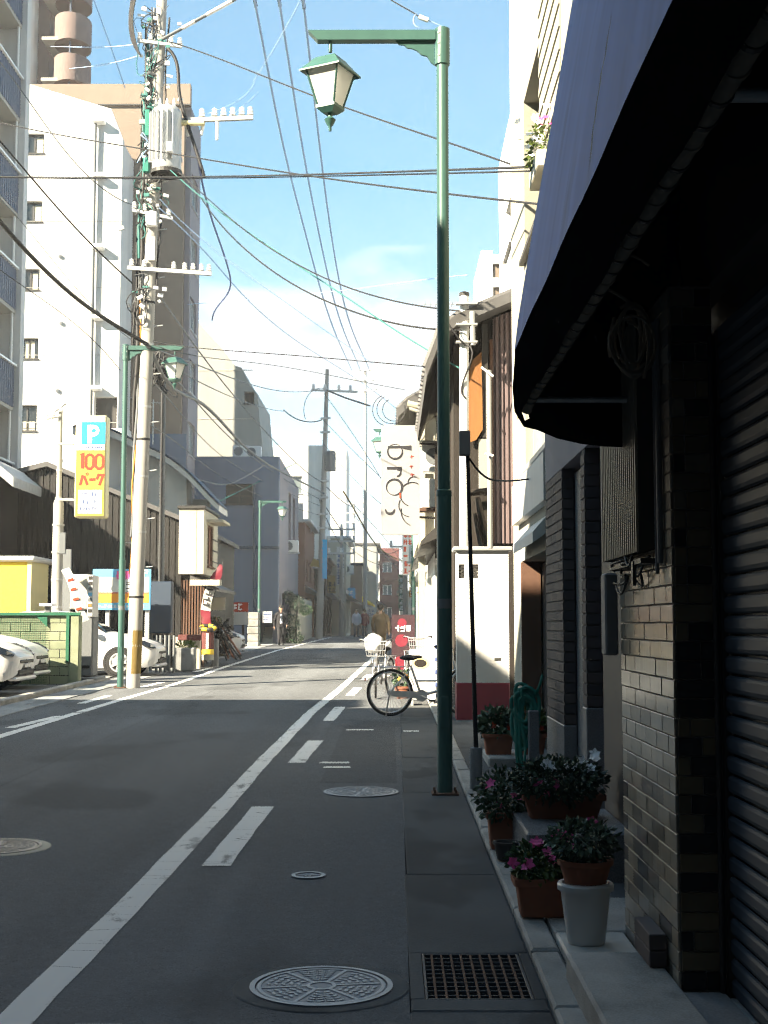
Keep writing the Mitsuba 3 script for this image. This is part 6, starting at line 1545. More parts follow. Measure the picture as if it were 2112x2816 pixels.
# shrub and retaining wall beyond the blue-grey building
rw = thing('retaining_wall', 'pale garden wall behind the shrub', 'wall')
put('wall', MB().bevel(-4.75, -4.45, 47.5, 56.5, 0.4, 2.821, 0.04), 'cream_plaster', rw)
sb = thing('shrub', 'dark leafy shrub overhanging the pavement behind the man in the dark suit', 'shrub')
rng = np.random.default_rng(31)
for (u, v, r, n, mt) in [((-4.395, 46.6, 2.525), 0, (0.36, 0.36, 0.38), 520, 'leaf_2'), ((-4.604, 46.6, 1.607), 0, (0.40, 0.36, 0.42), 520, 'leaf_2'), ((-3.965, 46.6, 2.183), 0, (0.30, 0.3, 0.24), 330, 'leaf_0'), ((-4.453, 46.4, 0.906), 0, (0.40, 0.36, 0.30), 380, 'leaf_0'), ((-4.74, 46.6, 2.782), 0, (0.24, 0.26, 0.32), 240, 'leaf_2')]:
    put('foliage', leaves(rng, u, r, n, 0.10), mt, sb, kind='stuff')
put('trunk', MB().tube([((-4.427, 46.6, 0.605)[0], 46.6, 0.55), (-4.391, 46.6, 1.713), (-4.31, 46.6, 2.568)], [0.07, 0.05, 0.02], 8), 'old_wood', sb, True)

# ------------------------------------------------------------------ cars
ST = [  # x, half width, sill z, belt z, roof half width, roof z
    (2.12, 0.50, 0.34, 0.58, 0.45, 0.60), (2.05, 0.66, 0.26, 0.64, 0.58, 0.68), (1.92, 0.76, 0.20, 0.70, 0.66, 0.75), (1.60, 0.82, 0.18, 0.80, 0.72, 0.86), (1.20, 0.845, 0.18, 0.88, 0.74, 0.94), (0.92, 0.85, 0.18, 0.92, 0.74, 0.99),
    (0.55, 0.85, 0.18, 0.94, 0.66, 1.22), (0.15, 0.85, 0.18, 0.95, 0.58, 1.43), (-0.4, 0.85, 0.18, 0.96, 0.58, 1.48), (-1.0, 0.85, 0.18, 0.97, 0.58, 1.46), (-1.5, 0.845, 0.20, 0.98, 0.57, 1.40), (-1.85, 0.82, 0.24, 1.00, 0.60, 1.20), (-2.05, 0.76, 0.30, 0.98, 0.64, 1.03), (-2.15, 0.66, 0.36, 0.90, 0.58, 0.93)]


def ring_of(s):
    x, w, zs, zb, wr, zr = s; h = [(w * 0.93, zs), (w, zs + 0.14), (w * 1.0, (zs + zb) / 2 + 0.05), (w * 0.985, zb - 0.05), (w * 0.955, zb), (wr + (w * 0.955 - wr) * 0.12, zb + (zr - zb) * 0.88), (wr * 0.86, zr - 0.005), (wr * 0.5, zr + 0.018), (0, zr + 0.024)]
    return [(x, y, z) for y, z in h] + [(x, -y, z) for y, z in h[-2::-1]]


def car(label, loc, rz, group=None):
    t = thing('parked_car', label, 'car', group); M = xf(loc, rz)
    rings = [ring_of(s) for s in ST]; n = len(rings[0]); v = [p for r in rings for p in r]; f = []
    for i in range(len(rings) - 1):
        for j in range(n - 1): f.append((i * n + j, i * n + j + 1, (i + 1) * n + j + 1, (i + 1) * n + j))
    b0 = len(v); v += [tuple(np.mean(rings[0], 0)), tuple(np.mean(rings[-1], 0))]; f3 = [(b0, (j + 1), j) for j in range(n - 1)] + [(b0 + 1, (len(rings) - 1) * n + j, (len(rings) - 1) * n + j + 1) for j in range(n - 1)]
    f = np.array(f); f = np.vstack([f[:, [0, 1, 2]], f[:, [0, 2, 3]], f3])
    put('body', trimesh.Trimesh(np.array(v) @ M[:3, :3].T + M[:3, 3], f, process=False), 'car_white', t, 40)

    def panel(i0, i1, j0, j1, off=0.006):
        vv, ff = [], []
        for i in range(i0, i1 + 1):
            for j in range(j0, j1 + 1):
                p = np.array(rings[i][j]); o = np.array([0.0, np.sign(p[1]), 0.5]) if j0 in (4, 11) else np.array([0.5, 0, 0.9])
                vv.append(p + o / np.linalg.norm(o) * off)
        w = j1 - j0 + 1
        for i in range(i1 - i0):
            for j in range(w - 1): ff.append((i * w + j, i * w + j + 1, (i + 1) * w + j + 1, (i + 1) * w + j))
        return MB().raw(vv, ff).get(M)
    for j in ((4, 5), (11, 12)):
        for a, b in ((6, 8), (8, 10)): put('side_window', panel(a, b, *j, 0.010), 'glass_dark', t)
    put('windscreen', panel(5, 7, 5, 11, 0.012), 'glass_dark', t, True)
    put('rear_window', panel(10, 12, 5, 11, 0.010), 'glass_dark', t, True)
    for s in (1, -1):
        v = [(2.055, s * 0.64, 0.62), (1.86, s * 0.805, 0.66), (1.66, s * 0.83, 0.80), (1.80, s * 0.735, 0.79), (2.0, s * 0.60, 0.70)]
        hl = trimesh.convex.convex_hull(np.vstack([v, np.array(v) + [0.03, s * 0.02, 0.012]]))
        put('headlight', MB().mesh(hl, M), 'glass_dark', t)
        put('fog_lamp', MB().lathe([(0.0, 0), (0.05, 0), (0.05, 0.03), (0, 0.03)], n=12, M=M @ xf((2.02, s * 0.6, 0.42)) @ rot([0, 1, 0], 90)), 'frame_dark', t)
    g = MB().bevel(2.06, 2.135, -0.42, 0.42, 0.50, 0.56, 0.01); put('grille', g.get(M), 'frame_dark', t)
    put('air_intake', MB().bevel(2.03, 2.128, -0.50, 0.50, 0.29, 0.40, 0.02).get(M), 'black', t)
    put('bumper_lip', MB().bevel(1.95, 2.15, -0.60, 0.60, 0.20, 0.27, 0.03).get(M), 'car_white', t)
    put('number_plate', MB().bevel(2.125, 2.145, -0.165, 0.165, 0.42, 0.49, 0.004).get(M), 'white_panel', t)
    for x in (1.28, -1.28):
        for s in (1, -1):
            Wm = M @ xf((x, s * 0.75, 0.31)) @ rot([1, 0, 0], -90 * s)
            arch = put('wheel_arch', MB().lathe([(0.36, 0.085), (0.365, 0.114), (0.31, 0.115)], n=28, M=Wm), 'black', t)
            wh = put('wheel', MB().lathe([(0.20, 0.0), (0.30, 0.0), (0.31, 0.02), (0.31, 0.10), (0.295, 0.118), (0.22, 0.118), (0.215, 0.10)], n=28, M=Wm), 'tyre', t, 40)
            rm = MB().lathe([(0.0, 0.075), (0.20, 0.075), (0.217, 0.117), (0.20, 0.117), (0.19, 0.10)], n=28, M=Wm)
            put('rim', rm, 'frame_dark', wh)
            sp = MB()
            for k in range(7):
                a = 2 * math.pi * k / 7; d = np.array([math.cos(a), math.sin(a), 0]); sp.obox(d * 0.115 + [0, 0, 0.105], (0.19, 0.062, 0.018), d)
            sp.lathe([(0.05, 0.095), (0.05, 0.122), (0.0, 0.126)], n=14); sp.lathe([(0.188, 0.10), (0.188, 0.122), (0.222, 0.121), (0.222, 0.112)], n=28)
            put('spokes', sp.get(Wm), 'silver_paint', wh)
    for s in (1, -1):
        dl = MB()
        for xd in (0.62, -0.42, -1.42): dl.tube([(xd, s * 0.852, 0.26), (xd - 0.02, s * 0.856, 0.6), (xd - 0.05, s * 0.838, 0.90)], 0.006, 4)
        dl.tube([(0.62, s * 0.852, 0.26), (-1.42, s * 0.852, 0.26)], 0.006, 4)
        put('door_seam', dl.get(M), 'black', t, kind='stuff')
        for xd in (-0.22, -1.2): put('door_handle', MB().bevel(xd - 0.09, xd + 0.09, s * 0.862 - 0.012, s * 0.862 + 0.012, 0.80, 0.825, 0.005).get(M), 'car_white', t)
        put('lamp_lens', MB().mesh(trimesh.convex.convex_hull(np.array([(2.075, s * 0.60, 0.64), (1.98, s * 0.745, 0.66), (1.97, s * 0.735, 0.73), (2.04, s * 0.61, 0.70), (2.09, s * 0.61, 0.66)])), M), 'chrome', t)
    for s in (1, -1): put('mirror', MB().ball((0.72, s * 0.95, 0.98), (0.07, 0.10, 0.07), 2).get(M), 'car_white', t, True)
    return t


cxn = -5.339
car('white hatchback nosing out of the car park behind the big utility pole', (cxn - 2.14, 23.62, gz(22.9) + 0.02), 0, 'white cars in the car park')
car('white car nearest the camera cut by the left picture edge', (-6.42 - 2.15, 17.85, gz(17.6) + 0.09), 0, 'white cars in the car park')
car('white car just behind the one at the left edge in front of the netted wall', (-6.69 - 2.15, 19.42, gz(19.2) + 0.09), 0, 'white cars in the car park')
car('white car half hidden below the red lettered board down the street', (-4.924 - 2.15, 33.8, gz(33)), 0)

# ------------------------------------------------------------------ bicycles
def bicycle(label, loc, rz, basket=True, steer=0, mat='silver_paint', group='bicycles parked on the right'):
    t = thing('bicycle', label, 'bicycle', group); M = xf(loc, rz); R = 0.335
    F = M @ xf((1.02, 0, 0)) @ rot([0, 0, 1], steer) @ xf((-1.02, 0, 0)); hid = rot([1, 0, 0], 90)
    for x, N in ((0.0, M), (1.08, F)):
        Wm = N @ xf((x, 0, R)) @ hid; a = np.arange(0, 37) * 2 * math.pi / 36
        tube = lambda r, w, n=8: MB().tube(np.c_[r * np.cos(a), r * np.sin(a), 0 * a], w, n, False).get(Wm)
        wh = put('wheel', tube(R - 0.018, 0.018), 'tyre', t, True)
        put('rim', tube(R - 0.045, 0.011, 6), 'chrome', wh, True)
        sp = MB()
        for k in range(28):
            q = 2 * math.pi * k / 28; sp.tube([(0.02 * math.cos(q + 1.2), 0.02 * math.sin(q + 1.2), 0.03 * (-1) ** k), ((R - 0.05) * math.cos(q), (R - 0.05) * math.sin(q), 0)], 0.0016, 4)
        put('spoke', sp.get(Wm), 'chrome', wh, kind='stuff')
        put('hub', MB().tube([(0, 0, -0.05), (0, 0, 0.05)], 0.022, 10).get(Wm), 'chrome', wh, True)
        g = np.linspace(math.radians(15), math.radians(185), 16) if x == 0 else np.linspace(math.radians(35), math.radians(150), 12)
        v, f = [], []
        for q in g:
            for k, dz in enumerate((-0.028, 0, 0.028)): v.append(((R + 0.022 + 0.010 * (k == 1)) * math.cos(q), (R + 0.022 + 0.010 * (k == 1)) * math.sin(q), dz))
        for i in range(len(g) - 1):
            for k in (0, 1): f.append((3 * i + k, 3 * i + k + 1, 3 * i + k + 4, 3 * i + k + 3))
        put('mudguard', MB().raw(v, f).get(Wm), 'chrome', t, True)
    bb, sc, hd, hd2 = (0.45, 0, 0.29), (0.30, 0, 0.72), (0.92, 0, 0.78), (0.96, 0, 0.62)
    m = MB().tube([bb, sc], 0.016, 8).tube([bb, (0.70, 0, 0.36), hd2], 0.020, 8).tube([hd, hd2], 0.020, 8).tube([(0.38, 0, 0.50), (0.66, 0, 0.50), hd2], 0.014, 8)
    for s in (-0.05, 0.05): m.tube([(0, s, R), (bb[0] - 0.04, s * 0.7, bb[2])], 0.010, 6).tube([(0, s, R), (0.31, s * 0.4, 0.68)], 0.009, 6)
    put('frame', m.get(M), mat, t, True)
    m = MB().tube([hd, (0.90, 0, 0.90)], 0.013, 8)
    for s in (-0.05, 0.05): m.tube([(0.955, s, 0.66), (1.02, s, 0.50), (1.08, s, R)], 0.010, 6)
    put('fork', m.get(F), 'chrome', t, True)
    hb = put('handlebar', MB().tube(curve([(0.66, -0.27, 0.98), (0.78, -0.26, 1.00), (0.90, -0.12, 0.96), (0.90, 0, 0.93), (0.90, 0.12, 0.96), (0.78, 0.26, 1.00), (0.66, 0.27, 0.98)], 24), 0.011, 8).get(F), 'chrome', t, True)
    for s in (-1, 1): put('grip', MB().tube([(0.655, s * 0.27, 0.98), (0.76, s * 0.262, 0.998)], 0.017, 8).get(F), 'black', hb, True)
    put('saddle', MB().ball((0.27, 0, 0.83), (0.13, 0.075, 0.04), 2).ball((0.38, 0, 0.84), (0.09, 0.03, 0.025), 2).tube([(0.28, 0, 0.70), (0.27, 0, 0.82)], 0.012, 6).get(M), 'black', t, True)
    ck = put('crank', MB().tube([(0.45, -0.07, 0.29), (0.59, -0.075, 0.22)], 0.010, 6).tube([(0.45, 0.07, 0.29), (0.31, 0.075, 0.36)], 0.010, 6).lathe([(0.0, 0.045), (0.085, 0.045), (0.085, 0.052), (0, 0.052)], bb, 24, rot([1, 0, 0], 90)).get(M), 'chrome', t)
    for p in ((0.60, -0.12, 0.22), (0.30, 0.12, 0.36)): put('pedal', MB().bevel(p[0] - 0.045, p[0] + 0.045, p[1] - 0.04, p[1] + 0.04, p[2] - 0.012, p[2] + 0.012, 0.004).get(M), 'black', ck)
    put('chain_guard', MB().raw([(x, -0.062, z) for x, z in ((-0.03, 0.36), (-0.03, 0.30), (0.52, 0.23), (0.54, 0.35))], [(0, 1, 2, 3)]).tube([(0, -0.055, 0.30), (0.45, -0.055, 0.21)], 0.006, 5).get(M), mat, t)
    put('stand', MB().tube([(0.0, -0.10, R), (-0.06, -0.11, 0.012), (-0.06, 0.11, 0.012), (0.0, 0.10, R)], 0.008, 6).get(M), 'chrome', t)
    m = MB()
    for s in (-0.06, 0, 0.06): m.tube([(-0.22, s, 0.70), (0.22, s, 0.70)], 0.006, 5)
    for s in (-0.07, 0.07): m.tube([(0, s, R), (-0.10, s, 0.70)], 0.005, 5)
    m.tube([(-0.22, -0.06, 0.70), (-0.22, 0.06, 0.70)], 0.006, 5); put('carrier', m.get(M), 'chrome', t, True)
    put('reflector', MB().bevel(-0.365, -0.345, -0.03, 0.03, 0.50, 0.55, 0.006).get(M), 'sign_red', t)
    put('head_lamp', MB().ball((1.05, -0.09, 0.60), (0.05, 0.04, 0.04), 2).get(F), 'silver_paint', t, True)
    if basket:
        m = MB()
        for z, e in ((0.72, 0.0), (0.82, 0.02), (0.92, 0.035), (0.97, 0.04)):
            x0, x1, w = 0.98 - e * 0.3, 1.24 + e, 0.15 + e
            m.tube([(x0, -w, z), (x1, -w, z), (x1, w, z), (x0, w, z), (x0, -w, z)], 0.006 if z < 0.95 else 0.010, 5)
        for k in range(9):
            y = -0.15 + 0.0375 * k; m.tube([(1.24, y, 0.72), (1.28, y * 1.25, 0.97)], 0.004, 4).tube([(0.98, y, 0.72), (0.965, y * 1.25, 0.97)], 0.004, 4)
        for k in range(6):
            for s in (-1, 1): m.tube([(0.98 + 0.052 * k, s * 0.15, 0.72), (0.97 + 0.06 * k, s * 0.19, 0.97)], 0.004, 4)
        for k in range(5): m.tube([(0.98, -0.15 + 0.075 * k, 0.72), (1.24, -0.15 + 0.075 * k, 0.72)], 0.004, 4)
        put('basket', m.get(F), 'silver_paint', t, kind='stuff')
    return t


bicycle('silver bicycle standing side-on with its rear wheel at the road edge', (-0.02, 14.52, gz(14.5)), 2, False)
bicycle('bicycle with a white bagged basket facing the camera', (-0.02, 18.1, gz(18)), -104, True, 14)
bicycle('grey bicycle furthest along the row on the right', (0.35, 20.6, gz(20)), -80, True, -10)
bg = thing('basket_bag', 'crumpled white bag sitting in the bicycle basket', 'bag')
moved['basket_bag'] = (DEEP - 1) * 18.1; c = np.array([-0.29, 16.98, gz(18) + 0.93]); sphere = trimesh.creation.icosphere(subdivisions=3); vv = sphere.vertices * [0.17, 0.15, 0.17]
vv *= (1 + 0.35 * (meshkit.fbm(sphere.vertices * 2.3 + 5, 3)[:, None] - 0.5)); put('bag', MB().raw(vv + c, sphere.faces), 'white_plastic', bg, True)
ab = thing('white_signboard', 'white standing signboard with an oval brown emblem by the bicycles', 'sign')
q0, q1 = (0.284, 16, 0.32), (0.704, 16, 1.12)
W_, H_ = q1[0] - q0[0], q1[2] - q0[2]; O = (q0[0], 16.0, q0[2])
put('board', MB().poly(sg.box(0.03, 0.03, W_ - 0.03, H_ - 0.03).buffer(0.03), 0.04, O, NEAR, UP, -0.04), 'white_panel', ab)
ov = sa.scale(sg.Point(W_ * 0.42, H_ * 0.72).buffer(1, 24), W_ * 0.34, H_ * 0.115)
put('emblem_ring', MB().poly(ov, 0.005, O, NEAR, UP, 0.001), 'sign_cream', ab); put('emblem', MB().poly(sa.scale(ov, 0.68, 0.66), 0.005, O, NEAR, UP, 0.007), 'old_wood', ab)
for k in range(4): put('clip', MB().mesh(MB().bevel(W_ - 0.01, W_ + 0.05, -0.01, 0.03, 0.2 + 0.2 * k, 0.27 + 0.2 * k, 0.01).get(), xf(O)), 'ink_blue', ab)
for x in (0.05, W_ - 0.05): put('leg', MB().box(O[0] + x - 0.015, O[0] + x + 0.015, 16.0, 16.35, gz(16), O[2] + 0.02), 'galvanised', ab)
mb_ = thing('maroon_banner', 'dark maroon banner with red discs and white lettering by the bicycles', 'banner')
q0, q1 = (0.009, 22.5, 0.218), (0.527, 22.5, 1.727); W_, H_ = q1[0] - q0[0], q1[2] - q0[2]; O = (q0[0], 22.5, q0[2])
put('cloth', MB().poly(sg.box(0, 0, W_, H_), 0.01, O, NEAR, UP, -0.01), 'maroon', mb_)
put('disc', MB().poly(sg.Point(W_ * 0.35, H_ * 0.28).buffer(0.16), 0.004, O, NEAR, UP, 0.001), 'crimson', mb_); put('disc', MB().poly(sg.Point(W_ * 0.42, H_ * 0.62).buffer(0.14), 0.004, O, NEAR, UP, 0.001), 'crimson', mb_)
put('disc', MB().poly(sg.Point(W_ * 0.45, H_ * 0.88).buffer(0.10), 0.004, O, NEAR, UP, 0.001), 'crimson', mb_)
put('lettering', MB().poly(scribble(np.random.default_rng(9), W_ * 0.15, W_ * 0.95, H_ * 0.80, 0.13, 0.026), 0.004, O, NEAR, UP, 0.006), 'white_paint', mb_, kind='stuff')
put('stand', MB().tube([(O[0] + W_ / 2, 22.52, gz(22.5)), (O[0] + W_ / 2, 22.52, O[2] + H_)], 0.015, 6), 'frame_dark', mb_)
op = thing('flower_pot', 'small orange flower pot with a green plant behind the bicycle wheel', 'plant pot')
c = np.array([0.214, 17.4, gz(17.4)]); put('pot', MB().lathe([(0, 0), (0.11, 0), (0.15, 0.17), (0.165, 0.17), (0.165, 0.21), (0.14, 0.21), (0.13, 0.17), (0, 0.16)], c, 18), 'terracotta', op, 35)
put('foliage', leaves(np.random.default_rng(4), c + [0, 0, 0.34], (0.17, 0.17, 0.14), 160, 0.09), 'leaf_3', op); put('blossom', flowers(np.random.default_rng(2), [c + [0.1 * math.cos(k * 1.3), -0.1, 0.36 + 0.05 * math.sin(k * 2)] for k in range(6)], 0.04), 'orange', op)
for i, (p, q, mat, lab, kk) in enumerate([((1.041, 58, 3.841), (1.311, 58, 5.364), 'yellow', 'narrow yellow banner on the far right pole', 'sign_red'), ((1.022, 57, 3.068), (1.285, 57, 3.644), 'orange', 'small orange banner under the yellow one at the far right', 'white_paint')]):
    b = thing('street_banner', lab, 'banner'); put('cloth', MB().box(p[0], q[0], p[1], p[1] + 0.03, p[2], q[2]), mat, b)
    put('lettering', MB().poly(shapely.union_all([scribble(np.random.default_rng(k), 0.05, (q[0] - p[0]) * 0.95, 0.2 + 0.28 * k, 0.2, 0.05) for k in range(int((q[2] - p[2] - 0.2) / 0.28) + 1)]), 0.01, (p[0], p[1], p[2]), NEAR, UP, 0.001), kk, b, kind='stuff')
    put('arm', MB().tube([(q[0], p[1] + 0.02, q[2]), (q[0] + 0.4, p[1] + 0.02, q[2])], 0.02, 6), 'frame_dark', b)

# ------------------------------------------------------------------ people
def limb_mesh(bones, step=0.03, smooth=10):
    """Bones as ((p, r), (q, s)) pairs: hulls of two balls each, joined to one smooth surface."""
    ball = trimesh.creation.icosphere(subdivisions=2); tot = None
    for (p, r), (q, s) in bones:
        h = trimesh.convex.convex_hull(np.vstack([ball.vertices * r + np.asarray(p), ball.vertices * s + np.asarray(q)]))
        k = m3.Manifold(m3.Mesh(np.array(h.vertices, np.float32), np.array(h.faces, np.uint32)))
        tot = k if tot is None else tot + k
    tot = tot.refine_to_length(step); o = tot.to_mesh()
    t = trimesh.Trimesh(o.vert_properties[:, :3], o.tri_verts, process=False); t.merge_vertices()
    trimesh.smoothing.filter_taubin(t, iterations=smooth)
    return t


def person(label, loc, rz, pose, mats, tie=None, s=1.0):
    t = thing('person', label, 'person'); M = xf(loc, rz, s); J = pose
    hip, neck = np.array(J['hip']), np.array(J['neck']); chest = hip * 0.35 + neck * 0.65 - [0, 0, 0.05]
    B = [((hip + [0, 0, 0.02], 0.13), (chest, 0.15)), ((hip + [0, 0.08, -0.02], 0.105), (hip + [0, -0.08, -0.02], 0.105)), ((neck + [0, 0.15, -0.09], 0.065), (neck + [0, -0.15, -0.09], 0.065)), ((chest, 0.15), (neck - [0, 0, 0.10], 0.08)), ((neck - [0, 0, 0.06], 0.055), (neck + [0.02, 0, 0.07], 0.052))]
    hc = neck + [0.03, 0, 0.17]
    B += [((hc + [0, 0, 0.03], 0.092), (hc + [0.02, 0, -0.06], 0.062)), ((hc + [0.095, 0, -0.01], 0.012), (hc + [0.105, 0, -0.035], 0.016)), ((hc + [0.0, 0.088, -0.01], 0.014), (hc + [0, 0.09, -0.045], 0.010)), ((hc + [0.0, -0.088, -0.01], 0.014), (hc + [0, -0.09, -0.045], 0.010))]
    sleeves, legs, shoes = [], [], []
    for sd, y in (('l', 1), ('r', -1)):
        sh = neck + [0, 0.19 * y, -0.10]; el, wr = np.array(J['elbow_' + sd]), np.array(J['wrist_' + sd])
        kn, an = np.array(J['knee_' + sd]), np.array(J['ankle_' + sd]); hp_ = hip + [0, 0.09 * y, -0.04]
        arm = [((sh, 0.055), (el, 0.042)), ((el, 0.042), (wr, 0.030))]; leg = [((hp_, 0.095), (kn, 0.062)), ((kn, 0.062), (an, 0.045))]
        d = (wr - el) / np.linalg.norm(wr - el); palm = wr + d * 0.07
        B += arm + leg + [((wr, 0.028), (palm, 0.030))]
        side = np.cross(d, [0, y, 0.0]); side /= np.linalg.norm(side) + 1e-9
        for k, ln in enumerate((0.075, 0.085, 0.08, 0.06)):
            b0 = palm + side * (0.022 - 0.015 * k); B.append(((b0, 0.0095), (b0 + d * ln * 0.6 + np.array([0.012, 0, 0]), 0.0085))); B.append(((b0 + d * ln * 0.6 + np.array([0.012, 0, 0]), 0.0085), (b0 + d * ln + np.array([0.03, 0, 0]), 0.0075)))
        B.append(((wr + d * 0.03 + side * 0.02, 0.011), (palm + side * 0.045 + d * 0.01, 0.009)))
        toe = an + np.array([0.15, 0.01 * y, -0.045]) if 'toe_' + sd not in J else np.array(J['toe_' + sd])
        B.append(((an - [0.02, 0, 0.03], 0.04), (toe, 0.03)))
        sleeves += [((sh, 0.072), (el, 0.060)), ((el, 0.060), (wr - d * 0.01, 0.047))]; legs += [((hp_, 0.112), (kn, 0.080)), ((kn, 0.080), (an + [0, 0, 0.03], 0.068))]; shoes += [((an - [0.03, 0, 0.03], 0.052), (toe, 0.040))]
    app = lambda m: m.apply_transform(M)
    body = put('body', app(limb_mesh(B, 0.025, 6)), 'skin', t, True)
    put('jacket', app(limb_mesh([((hip + [0, 0.05, -0.10], 0.145), (chest + [0, 0.02, 0], 0.165)), ((hip + [0, -0.05, -0.10], 0.145), (chest - [0, 0.02, 0], 0.165)), ((neck + [0, 0.16, -0.10], 0.078), (neck + [0, -0.16, -0.10], 0.078)), ((chest, 0.17), (neck - [0, 0, 0.10], 0.095))] + sleeves, 0.03, 6)), mats[0], t, True)
    put('trousers', app(limb_mesh(legs + [((hip + [0, 0.07, -0.03], 0.125), (hip + [0, -0.07, -0.03], 0.125))], 0.03, 6)), mats[1], t, True)
    put('shoes', app(limb_mesh(shoes, 0.03, 4)), 'black', t, True)
    put('hair', app(limb_mesh([((hc + [-0.02, 0, 0.055], 0.098), (hc + [0.02, 0, 0.06], 0.090)), ((hc + [-0.05, 0, 0.0], 0.075), (hc + [-0.02, 0, 0.05], 0.095))], 0.02, 4)), 'hair', t, True)
    for ey in (0.033, -0.033): put('eye', app(MB().ball(hc + [0.084, ey, 0.005], 0.010, 1).get()), 'black', t)
    if tie:
        put('shirt', app(limb_mesh([((chest + [0.105, 0, 0.10], 0.055), (chest + [0.115, 0, -0.22], 0.065))], 0.02, 3)), 'shirt_white', t, True)
        put('tie', app(MB().obox(chest + [0.172, 0, -0.03], (0.04, 0.012, 0.26), (0, 1, 0)).get()), tie, t)
    return t


walk = {'hip': (0, 0, 0.90), 'neck': (0.03, 0, 1.42), 'elbow_l': (0.06, 0.26, 1.08), 'wrist_l': (0.20, 0.24, 0.88), 'elbow_r': (-0.10, -0.26, 1.07), 'wrist_r': (-0.10, -0.27, 0.82), 'knee_l': (0.05, 0.09, 0.48), 'ankle_l': (-0.20, 0.09, 0.13), 'toe_l': (-0.07, 0.10, 0.045), 'knee_r': (0.14, -0.09, 0.48), 'ankle_r': (0.22, -0.09, 0.085)}
stand = {'hip': (0, 0, 0.90), 'neck': (0.02, 0, 1.42), 'elbow_l': (-0.03, 0.25, 1.08), 'wrist_l': (0.05, 0.24, 0.85), 'elbow_r': (-0.03, -0.25, 1.08), 'wrist_r': (0.05, -0.24, 0.85), 'knee_l': (0.03, 0.09, 0.48), 'ankle_l': (-0.06, 0.09, 0.085), 'knee_r': (0.10, -0.09, 0.48), 'ankle_r': (0.10, -0.09, 0.085)}
person('person in a dark suit, white shirt and tie walking out of the dark entrance', (-4.86, 44.4, gz(44.4)), -80, walk, ('suit_black', 'suit_black'), 'navy', 1.02)
person('person seen from behind in a tan jacket walking away past the bicycles', (-0.349, 33.0, gz(33)), 92, walk, ('jacket_tan', 'trousers_tan'), None, 1.0)
person('tiny distant person in a red top among the far shop fronts', (1.364 - 3.0, 62.0, gz(62)), 90, stand, ('crimson', 'navy'), None, 1.0)
person('tiny distant person in pale clothes far down the left side', (-2.067, 60.0, gz(60)), -90, stand, ('shirt_white', 'navy'), None, 0.98)

# ------------------------------------------------------------------ potted plants on the right
def box_pot(mb, c, w, d, h, taper=0.85, lip=0.018):
    x, y, z = c; L = [(taper, 0), (1, h - 0.04)]; v, f = [], []
    lev = [(w / 2 * taper, d / 2 * taper, 0), (w / 2, d / 2, h - 0.035), (w / 2 + lip, d / 2 + lip, h - 0.033), (w / 2 + lip, d / 2 + lip, h), (w / 2 - 0.012, d / 2 - 0.012, h), (w / 2 - 0.012, d / 2 - 0.012, h - 0.03)]
    rings = []
    for a, b, zz in lev:
        s = sg.box(-a + 0.02, -b + 0.02, a - 0.02, b - 0.02).buffer(0.02, 4); p = np.array(s.exterior.coords)[:-1]
        rings.append([(x + q[0], y + q[1], z + zz) for q in p])
    n = len(rings[0]); v = [p for r in rings for p in r]
    for i in range(len(rings) - 1):
        for j in range(n): f.append((i * n + j, i * n + (j + 1) % n, (i + 1) * n + (j + 1) % n, (i + 1) * n + j))
    return mb.raw(v, f)


def soil(c, w, d, h): return MB().raw([(c[0] - w / 2 + 0.012, c[1] - d / 2 + 0.012, c[2] + h - 0.028), (c[0] + w / 2 - 0.012, c[1] - d / 2 + 0.012, c[2] + h - 0.028), (c[0] + w / 2 - 0.012, c[1] + d / 2 - 0.012, c[2] + h - 0.028), (c[0] - w / 2 + 0.012, c[1] + d / 2 - 0.012, c[2] + h - 0.028)], [(0, 1, 2, 3)])


def stems(rng, base, top, n, r=0.003):
    m = MB()
    for _ in range(n):
        a = np.asarray(base) + rng.normal(size=3) * [0.05, 0.03, 0]; b = np.asarray(top) + rng.normal(size=3) * [0.09, 0.06, 0.04]
        m.tube([a, (a + b) / 2 + rng.normal(size=3) * 0.012, b], r, 4)
    return m


p1 = thing('planter', 'terracotta trough of pink flowers at the kerb beside the white pot', 'planter'); c = (0.725, 4.93, 0.118); rng = np.random.default_rng(41)
put('pot', box_pot(MB(), c, 0.25, 0.19, 0.18), 'terracotta', p1, 35); put('soil', soil(c, 0.25, 0.19, 0.18), 'soil', p1)
put('stem', stems(rng, (c[0], c[1], 0.28), (c[0], c[1], 0.40), 22), 'leaf_3', p1, kind='stuff')
put('foliage', leaves(rng, (c[0] - 0.01, c[1] - 0.02, 0.365), (0.15, 0.11, 0.085), 620, 0.038), 'leaf_1', p1, kind='stuff'); put('pale_foliage', leaves(rng, (c[0] - 0.02, c[1] - 0.06, 0.35), (0.13, 0.09, 0.07), 110, 0.042), 'leaf_5', p1, kind='stuff')
for i, q in enumerate([(-0.03, -0.07, 0.455), (0.08, 0.0, 0.485), (0.10, -0.06, 0.43), (-0.14, -0.07, 0.36), (-0.08, -0.11, 0.37), (0.12, 0.03, 0.47), (0.03, -0.1, 0.40)]):
    put('bloom', flowers(rng, [np.array([c[0] + q[0], c[1] + q[1], q[2]]) + rng.normal(size=3) * 0.012 for _ in range(4)], 0.030), 'pink', p1)
wp = thing('white_pot', 'round white plastic pot upturned as a stand at the foot of the tile pillar', 'plant pot'); c = np.array([0.852, 4.50, 0.117])
put('pot', MB().lathe([(0, 0), (0.078, 0), (0.083, 0.01), (0.109, 0.225), (0.122, 0.228), (0.124, 0.25), (0.118, 0.258), (0.104, 0.258), (0.100, 0.23), (0.0, 0.22)], c, 40), 'pot_white', wp, 35)
